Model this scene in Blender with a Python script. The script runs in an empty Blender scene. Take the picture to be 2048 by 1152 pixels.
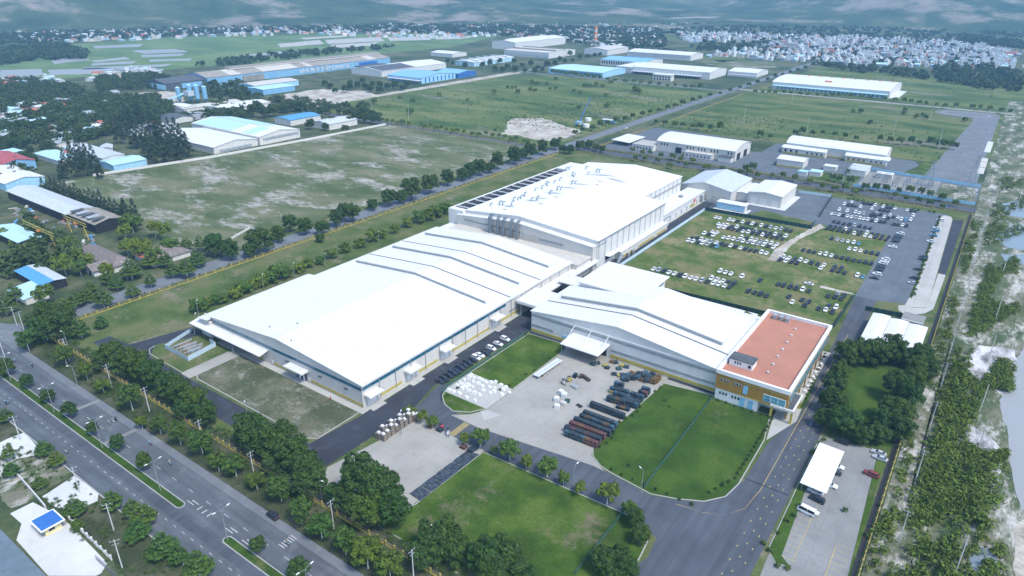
import bpy, math, random
import numpy as np
from mathutils import Matrix, Vector

scene = bpy.context.scene
col = scene.collection
R = math.radians
random.seed(7)
rng = np.random.default_rng(7)

# ---------------------------------------------------------------- camera
cam_data = bpy.data.cameras.new('camera')
cam_data.sensor_width = 36.0
cam_data.lens = 24.0
cam_data.clip_start = 1.0
cam_data.clip_end = 30000.0
cam = bpy.data.objects.new('camera', cam_data)
col.objects.link(cam)
cam.matrix_world = (Matrix.Translation((0, 0, 148.0)) @ Matrix.Rotation(R(35.35), 4, 'Z')
                    @ Matrix.Rotation(R(90 - 24.237), 4, 'X') @ Matrix.Rotation(R(0.42), 4, 'Z'))
scene.camera = cam

# ---------------------------------------------------------------- sky, sun, exposure
SUN_EL, SUN_AZ = 58.0, 100.0          # azimuth clockwise from +Y
world = bpy.data.worlds.new('World')
scene.world = world
world.use_nodes = True
wn = world.node_tree.nodes
wl = world.node_tree.links
sky_tex = wn.new('ShaderNodeTexSky')
sky_tex.sky_type = 'NISHITA'
sky_tex.sun_disc = False
sky_tex.sun_elevation = R(SUN_EL)
sky_tex.sun_rotation = R(SUN_AZ)
sky_tex.air_density = 1.0
sky_tex.dust_density = 1.0
sky_tex.ozone_density = 1.5
bg = wn['Background']
bg.inputs['Strength'].default_value = 0.115
wl.new(sky_tex.outputs['Color'], bg.inputs['Color'])

sun_data = bpy.data.lights.new('sun', 'SUN')
sun_data.energy = 1.5
sun_data.angle = R(14)
sun_data.color = (1.0, 0.95, 0.87)
sun = bpy.data.objects.new('sun', sun_data)
col.objects.link(sun)
az, el = R(SUN_AZ), R(SUN_EL)
to_sun = Vector((math.sin(az) * math.cos(el), math.cos(az) * math.cos(el), math.sin(el)))
sun.rotation_euler = to_sun.to_track_quat('Z', 'Y').to_euler()
sun.location = to_sun * 900

scene.view_settings.view_transform = 'Standard'
scene.view_settings.look = 'None'
scene.view_settings.gamma = 1.0
scene.view_settings.exposure = 1.62
scene.cycles.use_denoising = True
scene.cycles.max_bounces = 4
scene.cycles.diffuse_bounces = 2
scene.cycles.glossy_bounces = 2
scene.cycles.use_adaptive_sampling = True
scene.cycles.adaptive_threshold = 0.02
scene.cycles.volume_bounces = 0
scene.cycles.transparent_max_bounces = 8

# ---------------------------------------------------------------- helpers
def tag(o, label=None, cat=None, group=None, kind=None):
    if label: o['label'] = label
    if cat: o['category'] = cat
    if group: o['group'] = group
    if kind: o['kind'] = kind
    return o

def thing(name, label, cat, loc=(0, 0, 0), rz=0.0, group=None):
    o = bpy.data.objects.new(name, None)
    o.empty_display_size = 0.2
    col.objects.link(o)
    o.location = loc if len(loc) == 3 else (loc[0], loc[1], 0)
    o.rotation_euler = (0, 0, rz)
    return tag(o, label, cat, group)

def link(name, me, parent=None):
    o = bpy.data.objects.new(name, me)
    col.objects.link(o)
    if parent: o.parent = parent
    return o

kids = {}
ORG = {}
def copy_tree(o, parent=None):
    c = o.copy()
    col.objects.link(c)
    c.parent = parent
    if o.name not in kids: kids[o.name] = list(o.children)
    for ch in kids[o.name]:
        copy_tree(ch, c)
    return c

ORD = ('first second third fourth fifth sixth seventh eighth ninth tenth eleventh twelfth thirteenth fourteenth fifteenth '
       'sixteenth seventeenth eighteenth nineteenth twentieth').split()
TENS = {2: 'twenty', 3: 'thirty', 4: 'forty', 5: 'fifty', 6: 'sixty', 7: 'seventy', 8: 'eighty', 9: 'ninety'}
TENTH = {2: 'twentieth', 3: 'thirtieth', 4: 'fortieth', 5: 'fiftieth', 6: 'sixtieth', 7: 'seventieth', 8: 'eightieth', 9: 'ninetieth'}
def nth(i):                      # i counts from 0
    if i < 20: return ORD[i]
    t, u = divmod(i + 1, 10)
    return TENTH[t] if u == 0 else TENS[t] + '-' + ORD[u - 1]

class MB:
    def __init__(s): s.v = []; s.f = []; s.mi = []
    def add(s, vs, fs, m=0):
        b = len(s.v); s.v += [tuple(p) for p in vs]
        for f in fs: s.f.append(tuple(b + i for i in f)); s.mi.append(m)
        return s
    def box(s, x0, x1, y0, y1, z0, z1, m=0):
        return s.add([(x0, y0, z0), (x1, y0, z0), (x1, y1, z0), (x0, y1, z0), (x0, y0, z1), (x1, y0, z1), (x1, y1, z1), (x0, y1, z1)],
                     [(3, 2, 1, 0), (4, 5, 6, 7), (0, 1, 5, 4), (1, 2, 6, 5), (2, 3, 7, 6), (3, 0, 4, 7)], m)
    def obox(s, c, sx, sy, sz, rz=0, m=0):      # box on its base centre, turned
        ca, sa = math.cos(rz), math.sin(rz)
        vs = []
        for z in (0, sz):
            for a, b in ((-1, -1), (1, -1), (1, 1), (-1, 1)):
                x, y = a * sx / 2, b * sy / 2
                vs.append((c[0] + x * ca - y * sa, c[1] + x * sa + y * ca, c[2] + z))
        return s.add(vs, [(3, 2, 1, 0), (4, 5, 6, 7), (0, 1, 5, 4), (1, 2, 6, 5), (2, 3, 7, 6), (3, 0, 4, 7)], m)
    def prism(s, pts, z0, z1, m=0):
        n = len(pts)
        vs = [(p[0], p[1], z0) for p in pts] + [(p[0], p[1], z1) for p in pts]
        a = sum(pts[i][0] * pts[(i + 1) % n][1] - pts[(i + 1) % n][0] * pts[i][1] for i in range(n))
        if a < 0:
            vs = [(p[0], p[1], z0) for p in pts[::-1]] + [(p[0], p[1], z1) for p in pts[::-1]]
        return s.add(vs, [tuple(range(n - 1, -1, -1)), tuple(range(n, 2 * n))] + [(i, (i + 1) % n, n + (i + 1) % n, n + i) for i in range(n)], m)
    def extr(s, prof, axis, b0, b1, m=0):       # profile [(a, z)] counter-clockwise seen from -b, swept along axis
        n = len(prof)
        if axis == 'y': vs = [(a, b0, z) for a, z in prof] + [(a, b1, z) for a, z in prof]
        else: vs = [(b0, a, z) for a, z in prof] + [(b1, a, z) for a, z in prof]
        fs = [tuple(range(n)), tuple(range(2 * n - 1, n - 1, -1))] + [((i + 1) % n, i, n + i, n + (i + 1) % n) for i in range(n)]
        if axis == 'x': fs = [f[::-1] for f in fs]
        return s.add(vs, fs, m)
    def cyl(s, p0, p1, r0, r1=None, n=8, m=0, cap=True):
        r1 = r0 if r1 is None else r1
        p0, p1 = Vector(p0), Vector(p1)
        d = (p1 - p0).normalized()
        u = d.orthogonal().normalized(); w = d.cross(u)
        vs = []
        for p, r in ((p0, r0), (p1, r1)):
            for i in range(n):
                t = 2 * math.pi * i / n
                vs.append(p + u * (r * math.cos(t)) + w * (r * math.sin(t)))
        fs = [(i, (i + 1) % n, n + (i + 1) % n, n + i) for i in range(n)]
        if cap: fs += [tuple(range(n - 1, -1, -1)), tuple(range(n, 2 * n))]
        return s.add(vs, fs, m)
    def tube(s, pts, r, n=6, m=0):
        for a, b in zip(pts, pts[1:]): s.cyl(a, b, r, r, n, m)
        return s
    def quad(s, a, b, c, d, m=0): return s.add([a, b, c, d], [(0, 1, 2, 3)], m)
    def mesh(s, name, mats, off=(0, 0, 0)):
        me = bpy.data.meshes.new(name)
        me.from_pydata([(x - off[0], y - off[1], z - off[2]) for x, y, z in s.v], [], s.f)
        for m in (mats if isinstance(mats, (list, tuple)) else [mats]): me.materials.append(m)
        me.polygons.foreach_set('material_index', s.mi)
        me.update()
        return me
    def build(s, name, mats, parent=None, local=False):
        off = (0, 0, 0) if (local or parent is None) else ORG[parent.name]
        o = link(name, s.mesh(name, mats, off), parent)
        ORG[o.name] = off
        return o

def bthing(name, label, cat, x, y, z=0, group=None):    # a thing whose parts are written in world metres
    o = thing(name, label, cat, (x, y, z), 0, group)
    ORG[o.name] = (x, y, z)
    return o

# ---------------------------------------------------------------- materials
def _pos(nt, scale=(1, 1, 1), rot=0.0):
    g = nt.nodes.new('ShaderNodeNewGeometry')
    mp = nt.nodes.new('ShaderNodeMapping')
    mp.inputs['Scale'].default_value = scale
    mp.inputs['Rotation'].default_value = (0, 0, rot)
    nt.links.new(g.outputs['Position'], mp.inputs['Vector'])
    return mp.outputs['Vector']

def _noise(nt, vec, scale, detail=4.0, rough=0.55):
    n = nt.nodes.new('ShaderNodeTexNoise')
    n.inputs['Scale'].default_value = scale
    n.inputs['Detail'].default_value = detail
    n.inputs['Roughness'].default_value = rough
    nt.links.new(vec, n.inputs['Vector'])
    return n.outputs['Fac']

def _ramp(nt, fac, stops):
    r = nt.nodes.new('ShaderNodeValToRGB')
    e = r.color_ramp.elements
    while len(e) > 1: e.remove(e[-1])
    e[0].position = stops[0][0]; e[0].color = (*stops[0][1], 1)
    for p, c in stops[1:]:
        k = e.new(p); k.color = (*c, 1)
    nt.links.new(fac, r.inputs['Fac'])
    return r.outputs['Color']

def _mix(nt, fac, a, b, mode='MIX'):
    m = nt.nodes.new('ShaderNodeMix')
    m.data_type = 'RGBA'; m.blend_type = mode
    for sock, v in (('Factor', fac), ('A', a), ('B', b)):
        ins = [i for i in m.inputs if i.name == sock and i.type == ('VALUE' if sock == 'Factor' else 'RGBA')][0]
        if isinstance(v, (int, float)): ins.default_value = v
        elif isinstance(v, tuple): ins.default_value = (*v, 1)
        else: nt.links.new(v, ins)
    return [o for o in m.outputs if o.type == 'RGBA'][0]

def new_mat(name, rough=0.8, spec=0.3, metal=0.0):
    m = bpy.data.materials.new(name)
    m.use_nodes = True
    p = m.node_tree.nodes['Principled BSDF']
    p.inputs['Roughness'].default_value = rough
    p.inputs['Specular IOR Level'].default_value = spec
    p.inputs['Metallic'].default_value = metal
    return m, m.node_tree, p

def plain(name, c, rough=0.7, spec=0.3, metal=0.0, var=0.12, scale=0.6, bump=0.0, streak=None):
    m, nt, p = new_mat(name, rough, spec, metal)
    v = _pos(nt, streak or (1, 1, 1))
    f = _noise(nt, v, scale, 5)
    lo = tuple(x * (1 - var) for x in c); hi = tuple(min(1, x * (1 + var)) for x in c)
    nt.links.new(_ramp(nt, f, [(0.3, lo), (0.7, hi)]), p.inputs['Base Color'])
    if bump:
        b = nt.nodes.new('ShaderNodeBump'); b.inputs['Strength'].default_value = bump
        nt.links.new(f, b.inputs['Height']); nt.links.new(b.outputs['Normal'], p.inputs['Normal'])
    return m

def ground_mat(name, base, s_big=0.02, bare=None, fine=0.9, bare_scale=0.03, bare_at=(0.56, 0.66), stretch=(1, 1, 1), rot=0.0, dots=None, rough=0.95):
    """base: three colours dark/mid/light mixed by broad noise; bare: colour of open soil patches"""
    m, nt, p = new_mat(name, rough, 0.15)
    v = _pos(nt)
    vs = _pos(nt, stretch, rot)
    big = _noise(nt, vs, s_big, 6, 0.62)
    c = _ramp(nt, big, [(0.38, base[0]), (0.5, base[1]), (0.60, base[2])])
    fn = _noise(nt, v, fine, 4, 0.7)
    lo = _ramp(nt, fn, [(0.25, (0.62, 0.62, 0.62)), (0.75, (1.35, 1.35, 1.35))])
    c = _mix(nt, 1.0, c, lo, 'MULTIPLY')
    if bare:
        b1 = _mix(nt, 0.34, _noise(nt, vs, bare_scale, 9, 0.68), _noise(nt, vs, bare_scale * 7, 8, 0.72))
        mask = _ramp(nt, b1, [(bare_at[0], (0, 0, 0)), (bare_at[1], (1, 1, 1))])
        bn = _noise(nt, v, 0.25, 5, 0.65)
        bc = _ramp(nt, bn, [(0.3, tuple(x * 0.7 for x in bare)), (0.7, tuple(min(1, x * 1.2) for x in bare))])
        c = _mix(nt, mask, c, bc)
    if dots:
        d = _noise(nt, v, 0.06, 5, 0.7)
        dm = _ramp(nt, d, [(0.58, (0, 0, 0)), (0.66, (1, 1, 1))])
        c = _mix(nt, dm, c, dots)
    nt.links.new(c, p.inputs['Base Color'])
    bm = nt.nodes.new('ShaderNodeBump'); bm.inputs['Strength'].default_value = 0.5; bm.inputs['Distance'].default_value = 0.4
    nt.links.new(fn, bm.inputs['Height']); nt.links.new(bm.outputs['Normal'], p.inputs['Normal'])
    return m

def paved(name, c, var=0.25, stain=None, joint=None, rough=0.85, s=0.08, track=None):
    m, nt, p = new_mat(name, rough, 0.25)
    v = _pos(nt)
    f = _noise(nt, v, s, 8, 0.65)
    lo = tuple(x * (1 - var) for x in c); hi = tuple(x * (1 + var) for x in c)
    cc = _ramp(nt, f, [(0.33, lo), (0.67, hi)])
    fn = _noise(nt, v, 3.0, 3, 0.7)
    cc = _mix(nt, 1.0, cc, _ramp(nt, fn, [(0.3, (0.85, 0.85, 0.85)), (0.7, (1.15, 1.15, 1.15))]), 'MULTIPLY')
    if stain:
        g = _noise(nt, v, 0.16, 6, 0.7)
        cc = _mix(nt, _ramp(nt, g, [(0.55, (0, 0, 0)), (0.75, (0.8, 0.8, 0.8))]), cc, stain)
    if track:                                  # long wheel streaks along a heading
        tv = _pos(nt, track)
        t = _noise(nt, tv, 1.0, 4, 0.6)
        cc = _mix(nt, 1.0, cc, _ramp(nt, t, [(0.35, (0.82, 0.82, 0.82)), (0.65, (1.14, 1.14, 1.14))]), 'MULTIPLY')
    if joint:
        br = nt.nodes.new('ShaderNodeTexBrick')
        br.offset = 0.0; br.inputs['Scale'].default_value = 1.0
        br.inputs['Mortar Size'].default_value = 0.05; br.inputs['Mortar Smooth'].default_value = 0.3
        br.inputs['Brick Width'].default_value = joint[0]; br.inputs['Row Height'].default_value = joint[1]
        nt.links.new(v, br.inputs['Vector'])
        cc = _mix(nt, br.outputs['Fac'], cc, tuple(x * 0.72 for x in c))
    nt.links.new(cc, p.inputs['Base Color'])
    return m

def clad(name, c, rough=0.5, dirt=0.12, seam=1.0, axis='x', lap=0.0):
    """ribbed sheet: fine ribs as bump, faint streaks of dirt in the colour"""
    m, nt, p = new_mat(name, rough, 0.4)
    v = _pos(nt, (1, 1, 0.25))
    f = _noise(nt, v, 0.35, 6, 0.65)
    lo = tuple(x * (1 - dirt) for x in c); hi = tuple(min(1, x * (1 + dirt * 0.5)) for x in c)
    cc = _ramp(nt, f, [(0.3, lo), (0.65, hi)])
    if lap:                                    # lap joints between sheets and runs of dirt down the slope
        lw = nt.nodes.new('ShaderNodeTexWave'); lw.bands_direction = axis.upper(); lw.inputs['Scale'].default_value = 0.314 / lap
        nt.links.new(_pos(nt), lw.inputs['Vector'])
        cc = _mix(nt, _ramp(nt, lw.outputs['Fac'], [(0.988, (0, 0, 0)), (0.999, (0.35, 0.35, 0.35))]), cc, tuple(x * 0.6 for x in c))
        dr = _noise(nt, _pos(nt, (0.06, 1.1, 0.06) if axis == 'y' else (1.1, 0.06, 0.06)), 1.0, 5, 0.7)
        cc = _mix(nt, _ramp(nt, dr, [(0.52, (0, 0, 0)), (0.75, (0.35, 0.35, 0.35))]), cc, tuple(x * 0.72 for x in c))
    nt.links.new(cc, p.inputs['Base Color'])
    w = nt.nodes.new('ShaderNodeTexWave')
    w.bands_direction = axis.upper(); w.inputs['Scale'].default_value = seam
    g = nt.nodes.new('ShaderNodeNewGeometry')
    nt.links.new(g.outputs['Position'], w.inputs['Vector'])
    b = nt.nodes.new('ShaderNodeBump'); b.inputs['Strength'].default_value = 0.25; b.inputs['Distance'].default_value = 0.1
    nt.links.new(w.outputs['Fac'], b.inputs['Height']); nt.links.new(b.outputs['Normal'], p.inputs['Normal'])
    return m

def net_mat(name, c, alpha):
    m, nt, p = new_mat(name, 0.8, 0.2)
    p.inputs['Base Color'].default_value = (*c, 1)
    p.inputs['Alpha'].default_value = alpha
    return m

def leaf_mat(name, c, var=0.55, hue=0.22):
    m, nt, p = new_mat(name, 0.75, 0.25)
    oi = nt.nodes.new('ShaderNodeObjectInfo')
    f = _noise(nt, _pos(nt), 0.9, 3, 0.6)
    lo = tuple(x * (1 - var) for x in c)
    hi = (c[0] * (1 + var * 1.5), c[1] * (1 + var * 1.1), c[2] * (1 + var * 0.6))
    cc = _ramp(nt, f, [(0.3, lo), (0.72, hi)])
    tint = _ramp(nt, oi.outputs['Random'], [(0.0, (1 - hue, 1, 1)), (0.5, (1, 1, 1)), (1.0, (1 + hue * 2, 1 + hue, 1 - hue))])
    cc = _mix(nt, 1.0, cc, tint, 'MULTIPLY')
    nt.links.new(cc, p.inputs['Base Color'])
    p.inputs['Subsurface Weight'].default_value = 0.0
    return m

MAT = {}
MAT['white_roof'] = clad('white_roof', (0.57, 0.575, 0.57), 0.5, 0.08, 0.6, 'y', 6.5)
MAT['white_roof_x'] = clad('white_roof_x', (0.62, 0.63, 0.63), 0.45, 0.05, 0.6, 'x')
MAT['cream_wall'] = clad('cream_wall', (0.52, 0.505, 0.47), 0.6, 0.08, 0.8, 'x')
MAT['white_wall'] = clad('white_wall', (0.56, 0.56, 0.545), 0.6, 0.07, 0.8, 'y')
MAT['plaster'] = plain('plaster', (0.55, 0.54, 0.50), 0.8, var=0.1)
MAT['white_paint'] = plain('white_paint', (0.66, 0.66, 0.655), 0.5, var=0.05)
MAT['yellow'] = plain('yellow', (0.38, 0.315, 0.07), 0.6, var=0.15)
MAT['yellow_line'] = plain('yellow_line', (0.34, 0.27, 0.09), 0.8, var=0.3, scale=1.5)
MAT['white_line'] = plain('white_line', (0.34, 0.34, 0.34), 0.8, var=0.25, scale=1.5)
MAT['glass_dark'] = plain('glass_dark', (0.015, 0.025, 0.035), 0.15, 0.6, var=0.2)
MAT['glass_blue'] = plain('glass_blue', (0.02, 0.10, 0.16), 0.15, 0.6, var=0.3, scale=0.4)
MAT['glass_teal'] = plain('glass_teal', (0.10, 0.28, 0.36), 0.12, 0.6, var=0.3, scale=0.4)
MAT['door_blue'] = plain('door_blue', (0.20, 0.42, 0.58), 0.4, var=0.1)
MAT['dark'] = plain('dark', (0.02, 0.02, 0.022), 0.7, var=0.3)
MAT['black_rubber'] = plain('black_rubber', (0.012, 0.012, 0.013), 0.8, var=0.2)
MAT['grey_metal'] = plain('grey_metal', (0.16, 0.18, 0.20), 0.5, 0.4, 0.2, var=0.15)
MAT['duct_metal'] = plain('duct_metal', (0.26, 0.30, 0.33), 0.4, 0.5, 0.3, var=0.2)
MAT['galv'] = plain('galv', (0.26, 0.28, 0.29), 0.55, 0.4, 0.1, var=0.15)
MAT['sky_blue'] = plain('sky_blue', (0.30, 0.52, 0.66), 0.6, var=0.14)
MAT['pale_blue_roof'] = clad('pale_blue_roof', (0.36, 0.55, 0.62), 0.5, 0.1)
MAT['blue_roof'] = clad('blue_roof', (0.07, 0.25, 0.45), 0.5, 0.12)
MAT['mid_blue'] = clad('mid_blue', (0.18, 0.37, 0.54), 0.5, 0.1)
MAT['deep_blue'] = plain('deep_blue', (0.03, 0.12, 0.36), 0.5, var=0.1)
MAT['slate_roof'] = clad('slate_roof', (0.11, 0.15, 0.18), 0.6, 0.2)
MAT['gutter_grey'] = plain('gutter_grey', (0.10, 0.105, 0.11), 0.7, var=0.3)
MAT['grey_roof'] = clad('grey_roof', (0.30, 0.33, 0.35), 0.6, 0.25)
MAT['pale_grey_roof'] = clad('pale_grey_roof', (0.42, 0.46, 0.48), 0.5, 0.15)
MAT['rust_roof'] = clad('rust_roof', (0.26, 0.24, 0.21), 0.8, 0.4)
MAT['beige_roof'] = clad('beige_roof', (0.45, 0.43, 0.385), 0.6, 0.14)
MAT['dark_roof'] = clad('dark_roof', (0.07, 0.08, 0.09), 0.7, 0.4)
MAT['tile_brown'] = plain('tile_brown', (0.16, 0.14, 0.13), 0.9, var=0.35, scale=0.9, bump=0.4)
MAT['tile_red'] = plain('tile_red', (0.34, 0.12, 0.09), 0.9, var=0.3, scale=0.9, bump=0.4)
MAT['red_roof'] = clad('red_roof', (0.33, 0.07, 0.07), 0.6, 0.2)
MAT['terracotta'] = paved('terracotta', (0.36, 0.165, 0.115), 0.14, (0.30, 0.135, 0.095), (0.9, 0.9))
MAT['ochre'] = clad('ochre', (0.30, 0.17, 0.03), 0.55, 0.15, 0.9, 'z')
MAT['green_net'] = plain('green_net', (0.012, 0.045, 0.040), 0.9, var=0.35, scale=0.8)
MAT['green_mesh'] = plain('green_mesh_solid', (0.05, 0.12, 0.10), 0.7, var=0.2)
MAT['wood'] = plain('wood', (0.24, 0.19, 0.13), 0.85, var=0.3, scale=2)
MAT['concrete_post'] = plain('concrete_post', (0.46, 0.47, 0.46), 0.85, var=0.15)
MAT['cable'] = plain('cable', (0.05, 0.05, 0.055), 0.7)
MAT['orange'] = plain('orange', (0.65, 0.20, 0.05), 0.6)
MAT['red'] = plain('red', (0.55, 0.05, 0.05), 0.5)
MAT['bark'] = plain('bark', (0.13, 0.10, 0.07), 0.95, var=0.3, scale=3)
MAT['pale_bark'] = plain('pale_bark', (0.60, 0.58, 0.54), 0.9, var=0.2, scale=3)
MAT['skin'] = plain('skin', (0.45, 0.27, 0.18), 0.6)

MAT['asphalt'] = paved('asphalt', (0.080, 0.092, 0.106), 0.16, (0.15, 0.155, 0.155), track=(0.02, 0.5, 1))
MAT['asphalt_light'] = paved('asphalt_light', (0.125, 0.14, 0.155), 0.14, (0.22, 0.22, 0.22))
MAT['asphalt_dark'] = paved('asphalt_dark', (0.032, 0.037, 0.049), 0.2, (0.075, 0.078, 0.085))
MAT['asphalt_worn'] = paved('asphalt_worn', (0.092, 0.110, 0.128), 0.14, (0.145, 0.155, 0.165))
MAT['asphalt_drive'] = paved('asphalt_drive', (0.062, 0.072, 0.088), 0.18, (0.065, 0.07, 0.08), track=(0.5, 0.02, 1))
MAT['concrete'] = paved('concrete', (0.27, 0.265, 0.24), 0.16, (0.19, 0.18, 0.155), (5, 5))
MAT['concrete_pale'] = paved('concrete_pale', (0.34, 0.34, 0.32), 0.12, (0.25, 0.24, 0.21), (5, 5))
MAT['concrete_grey'] = paved('concrete_grey', (0.19, 0.195, 0.19), 0.18, (0.125, 0.12, 0.11), (5, 5))
MAT['concrete_bright'] = paved('concrete_bright', (0.46, 0.475, 0.475), 0.1, (0.36, 0.36, 0.34))
MAT['kerb'] = paved('kerb', (0.30, 0.30, 0.285), 0.15, (0.25, 0.24, 0.22))
MAT['median_kerb'] = paved('median_kerb', (0.28, 0.285, 0.285), 0.15, (0.3, 0.29, 0.27))
MAT['ground'] = ground_mat('ground', ((0.030, 0.050, 0.022), (0.058, 0.082, 0.036), (0.10, 0.105, 0.060)), 0.012, (0.30, 0.28, 0.24), 0.5, 0.02, (0.60, 0.68))
MAT['lawn'] = ground_mat('lawn', ((0.028, 0.058, 0.008), (0.043, 0.084, 0.010), (0.070, 0.110, 0.018)), 0.07, (0.15, 0.125, 0.085), 1.6, 0.06, (0.53, 0.66))
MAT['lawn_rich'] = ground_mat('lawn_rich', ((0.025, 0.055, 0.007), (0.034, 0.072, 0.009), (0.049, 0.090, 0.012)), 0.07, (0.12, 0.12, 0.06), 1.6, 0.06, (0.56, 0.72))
MAT['rough_grass'] = ground_mat('rough_grass', ((0.045, 0.078, 0.020), (0.072, 0.102, 0.030), (0.108, 0.116, 0.050)), 0.05, (0.21, 0.175, 0.135), 1.2, 0.06, (0.53, 0.66))
MAT['car_field'] = ground_mat('car_field', ((0.048, 0.084, 0.018), (0.080, 0.114, 0.030), (0.140, 0.132, 0.058)), 0.07, (0.25, 0.21, 0.125), 1.0, 0.045, (0.515, 0.65))
MAT['dry_grass'] = ground_mat('dry_grass', ((0.055, 0.070, 0.036), (0.085, 0.095, 0.055), (0.125, 0.125, 0.085)), 0.07, (0.40, 0.385, 0.36), 1.3, 0.12, (0.52, 0.74))
MAT['sandy_field'] = ground_mat('sandy_field', ((0.055, 0.080, 0.028), (0.088, 0.108, 0.048), (0.135, 0.138, 0.080)), 0.022, (0.31, 0.30, 0.27), 0.9, 0.026, (0.51, 0.60), (0.7, 1.4, 1), R(-50))
MAT['meadow'] = ground_mat('meadow', ((0.038, 0.074, 0.018), (0.074, 0.110, 0.030), (0.120, 0.140, 0.050)), 0.014, (0.20, 0.17, 0.15), 0.4, 0.012, (0.55, 0.64), (0.6, 1.6, 1), R(-50), None)
MAT['meadow_far'] = ground_mat('meadow_far', ((0.038, 0.072, 0.018), (0.074, 0.108, 0.032), (0.118, 0.132, 0.050)), 0.02, (0.17, 0.15, 0.13), 0.4, 0.012, (0.55, 0.64), (0.6, 1.6, 1), R(-50))
MAT['verge'] = ground_mat('verge', ((0.030, 0.042, 0.020), (0.048, 0.060, 0.030), (0.080, 0.084, 0.052)), 0.08, (0.26, 0.24, 0.21), 1.1, 0.07, (0.60, 0.74))
MAT['wasteland'] = ground_mat('wasteland', ((0.045, 0.070, 0.030), (0.080, 0.100, 0.050), (0.14, 0.14, 0.10)), 0.06, (0.42, 0.41, 0.38), 0.9, 0.055, (0.50, 0.60), (1.6, 0.6, 1))
MAT['sand'] = ground_mat('sand', ((0.25, 0.23, 0.19), (0.34, 0.315, 0.27), (0.42, 0.40, 0.355)), 0.06, None, 0.6)
MAT['rubble'] = ground_mat('rubble', ((0.12, 0.12, 0.12), (0.30, 0.30, 0.30), (0.50, 0.50, 0.50)), 0.12, (0.05, 0.08, 0.04), 0.8, 0.07, (0.60, 0.72), (1.4, 0.5, 1))
MAT['village_soil'] = ground_mat('village_soil', ((0.035, 0.052, 0.026), (0.060, 0.080, 0.036), (0.10, 0.105, 0.06)), 0.05, (0.26, 0.24, 0.21), 0.8, 0.06, (0.60, 0.72))
MAT['paddy'] = ground_mat('paddy', ((0.070, 0.125, 0.050), (0.095, 0.155, 0.060), (0.125, 0.180, 0.075)), 0.008, (0.16, 0.20, 0.10), 0.2, 0.01, (0.6, 0.7), (0.7, 1.5, 1), R(-50))

def water_mat(name, c, rough):
    m, nt, p = new_mat(name, rough, 0.5)
    p.inputs['Base Color'].default_value = (*c, 1)
    f = _noise(nt, _pos(nt, (1, 2.2, 1)), 0.8, 4)
    b = nt.nodes.new('ShaderNodeBump'); b.inputs['Strength'].default_value = 0.12; b.inputs['Distance'].default_value = 0.2
    nt.links.new(f, b.inputs['Height']); nt.links.new(b.outputs['Normal'], p.inputs['Normal'])
    return m
MAT['green_mesh'] = net_mat('green_mesh', (0.06, 0.15, 0.12), 0.45)
MAT['pale_blue'] = plain('pale_blue', (0.42, 0.54, 0.62), 0.6, var=0.12)
MAT['water'] = water_mat('water', (0.15, 0.19, 0.21), 0.22)
MAT['river'] = water_mat('river', (0.24, 0.25, 0.25), 0.4)

MAT['leaf_dark'] = leaf_mat('leaf_dark', (0.030, 0.068, 0.013))
MAT['leaf_mid'] = leaf_mat('leaf_mid', (0.044, 0.090, 0.016))
MAT['leaf_light'] = leaf_mat('leaf_light', (0.062, 0.112, 0.019))
MAT['leaf_pine'] = leaf_mat('leaf_pine', (0.028, 0.052, 0.028), 0.3, 0.06)
MAT['leaf_far'] = leaf_mat('leaf_far', (0.032, 0.062, 0.019), 0.35, 0.1)

# ================================================================ the setting: ground, roads, water
def sheet(name, pts, z, mat, h=0.0):
    m = MB()
    if h: m.prism(pts, z - h, z)
    else:
        a = sum(pts[i][0] * pts[(i + 1) % len(pts)][1] - pts[(i + 1) % len(pts)][0] * pts[i][1] for i in range(len(pts)))
        if a < 0: pts = pts[::-1]
        m.add([(p[0], p[1], z) for p in pts], [tuple(range(len(pts)))])
    o = m.build(name, MAT[mat]); o['kind'] = 'structure'
    return o

def rect(x0, x1, y0, y1): return [(x0, y0), (x1, y0), (x1, y1), (x0, y1)]

def wavy(pts, amp=2.0, step=4.0, seed=0):
    """an outline with an uneven edge, for natural patches"""
    r = random.Random(seed)
    out = []
    n = len(pts)
    for i in range(n):
        a, b = pts[i], pts[(i + 1) % n]
        L = math.dist(a, b); k = max(1, int(L / step))
        for j in range(k):
            t = j / k
            out.append((a[0] + (b[0] - a[0]) * t + r.uniform(-amp, amp), a[1] + (b[1] - a[1]) * t + r.uniform(-amp, amp)))
    return out

def arc(cx, cy, r, a0, a1, n=8):
    return [(cx + r * math.cos(R(a0 + (a1 - a0) * i / n)), cy + r * math.sin(R(a0 + (a1 - a0) * i / n))) for i in range(n + 1)]

def offset_path(pts, d, closed=False):
    out = []; n = len(pts)
    for i in range(n):
        p = pts[i]
        a = pts[i - 1] if (i > 0 or closed) else None
        b = pts[(i + 1) % n] if (i < n - 1 or closed) else None
        dirs = []
        if a: dirs.append((p[0] - a[0], p[1] - a[1]))
        if b: dirs.append((b[0] - p[0], b[1] - p[1]))
        nx = ny = 0
        for dx, dy in dirs:
            L = math.hypot(dx, dy) or 1
            nx += -dy / L; ny += dx / L
        L = math.hypot(nx, ny) or 1
        out.append((p[0] + nx / L * d, p[1] + ny / L * d))
    return out

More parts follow.
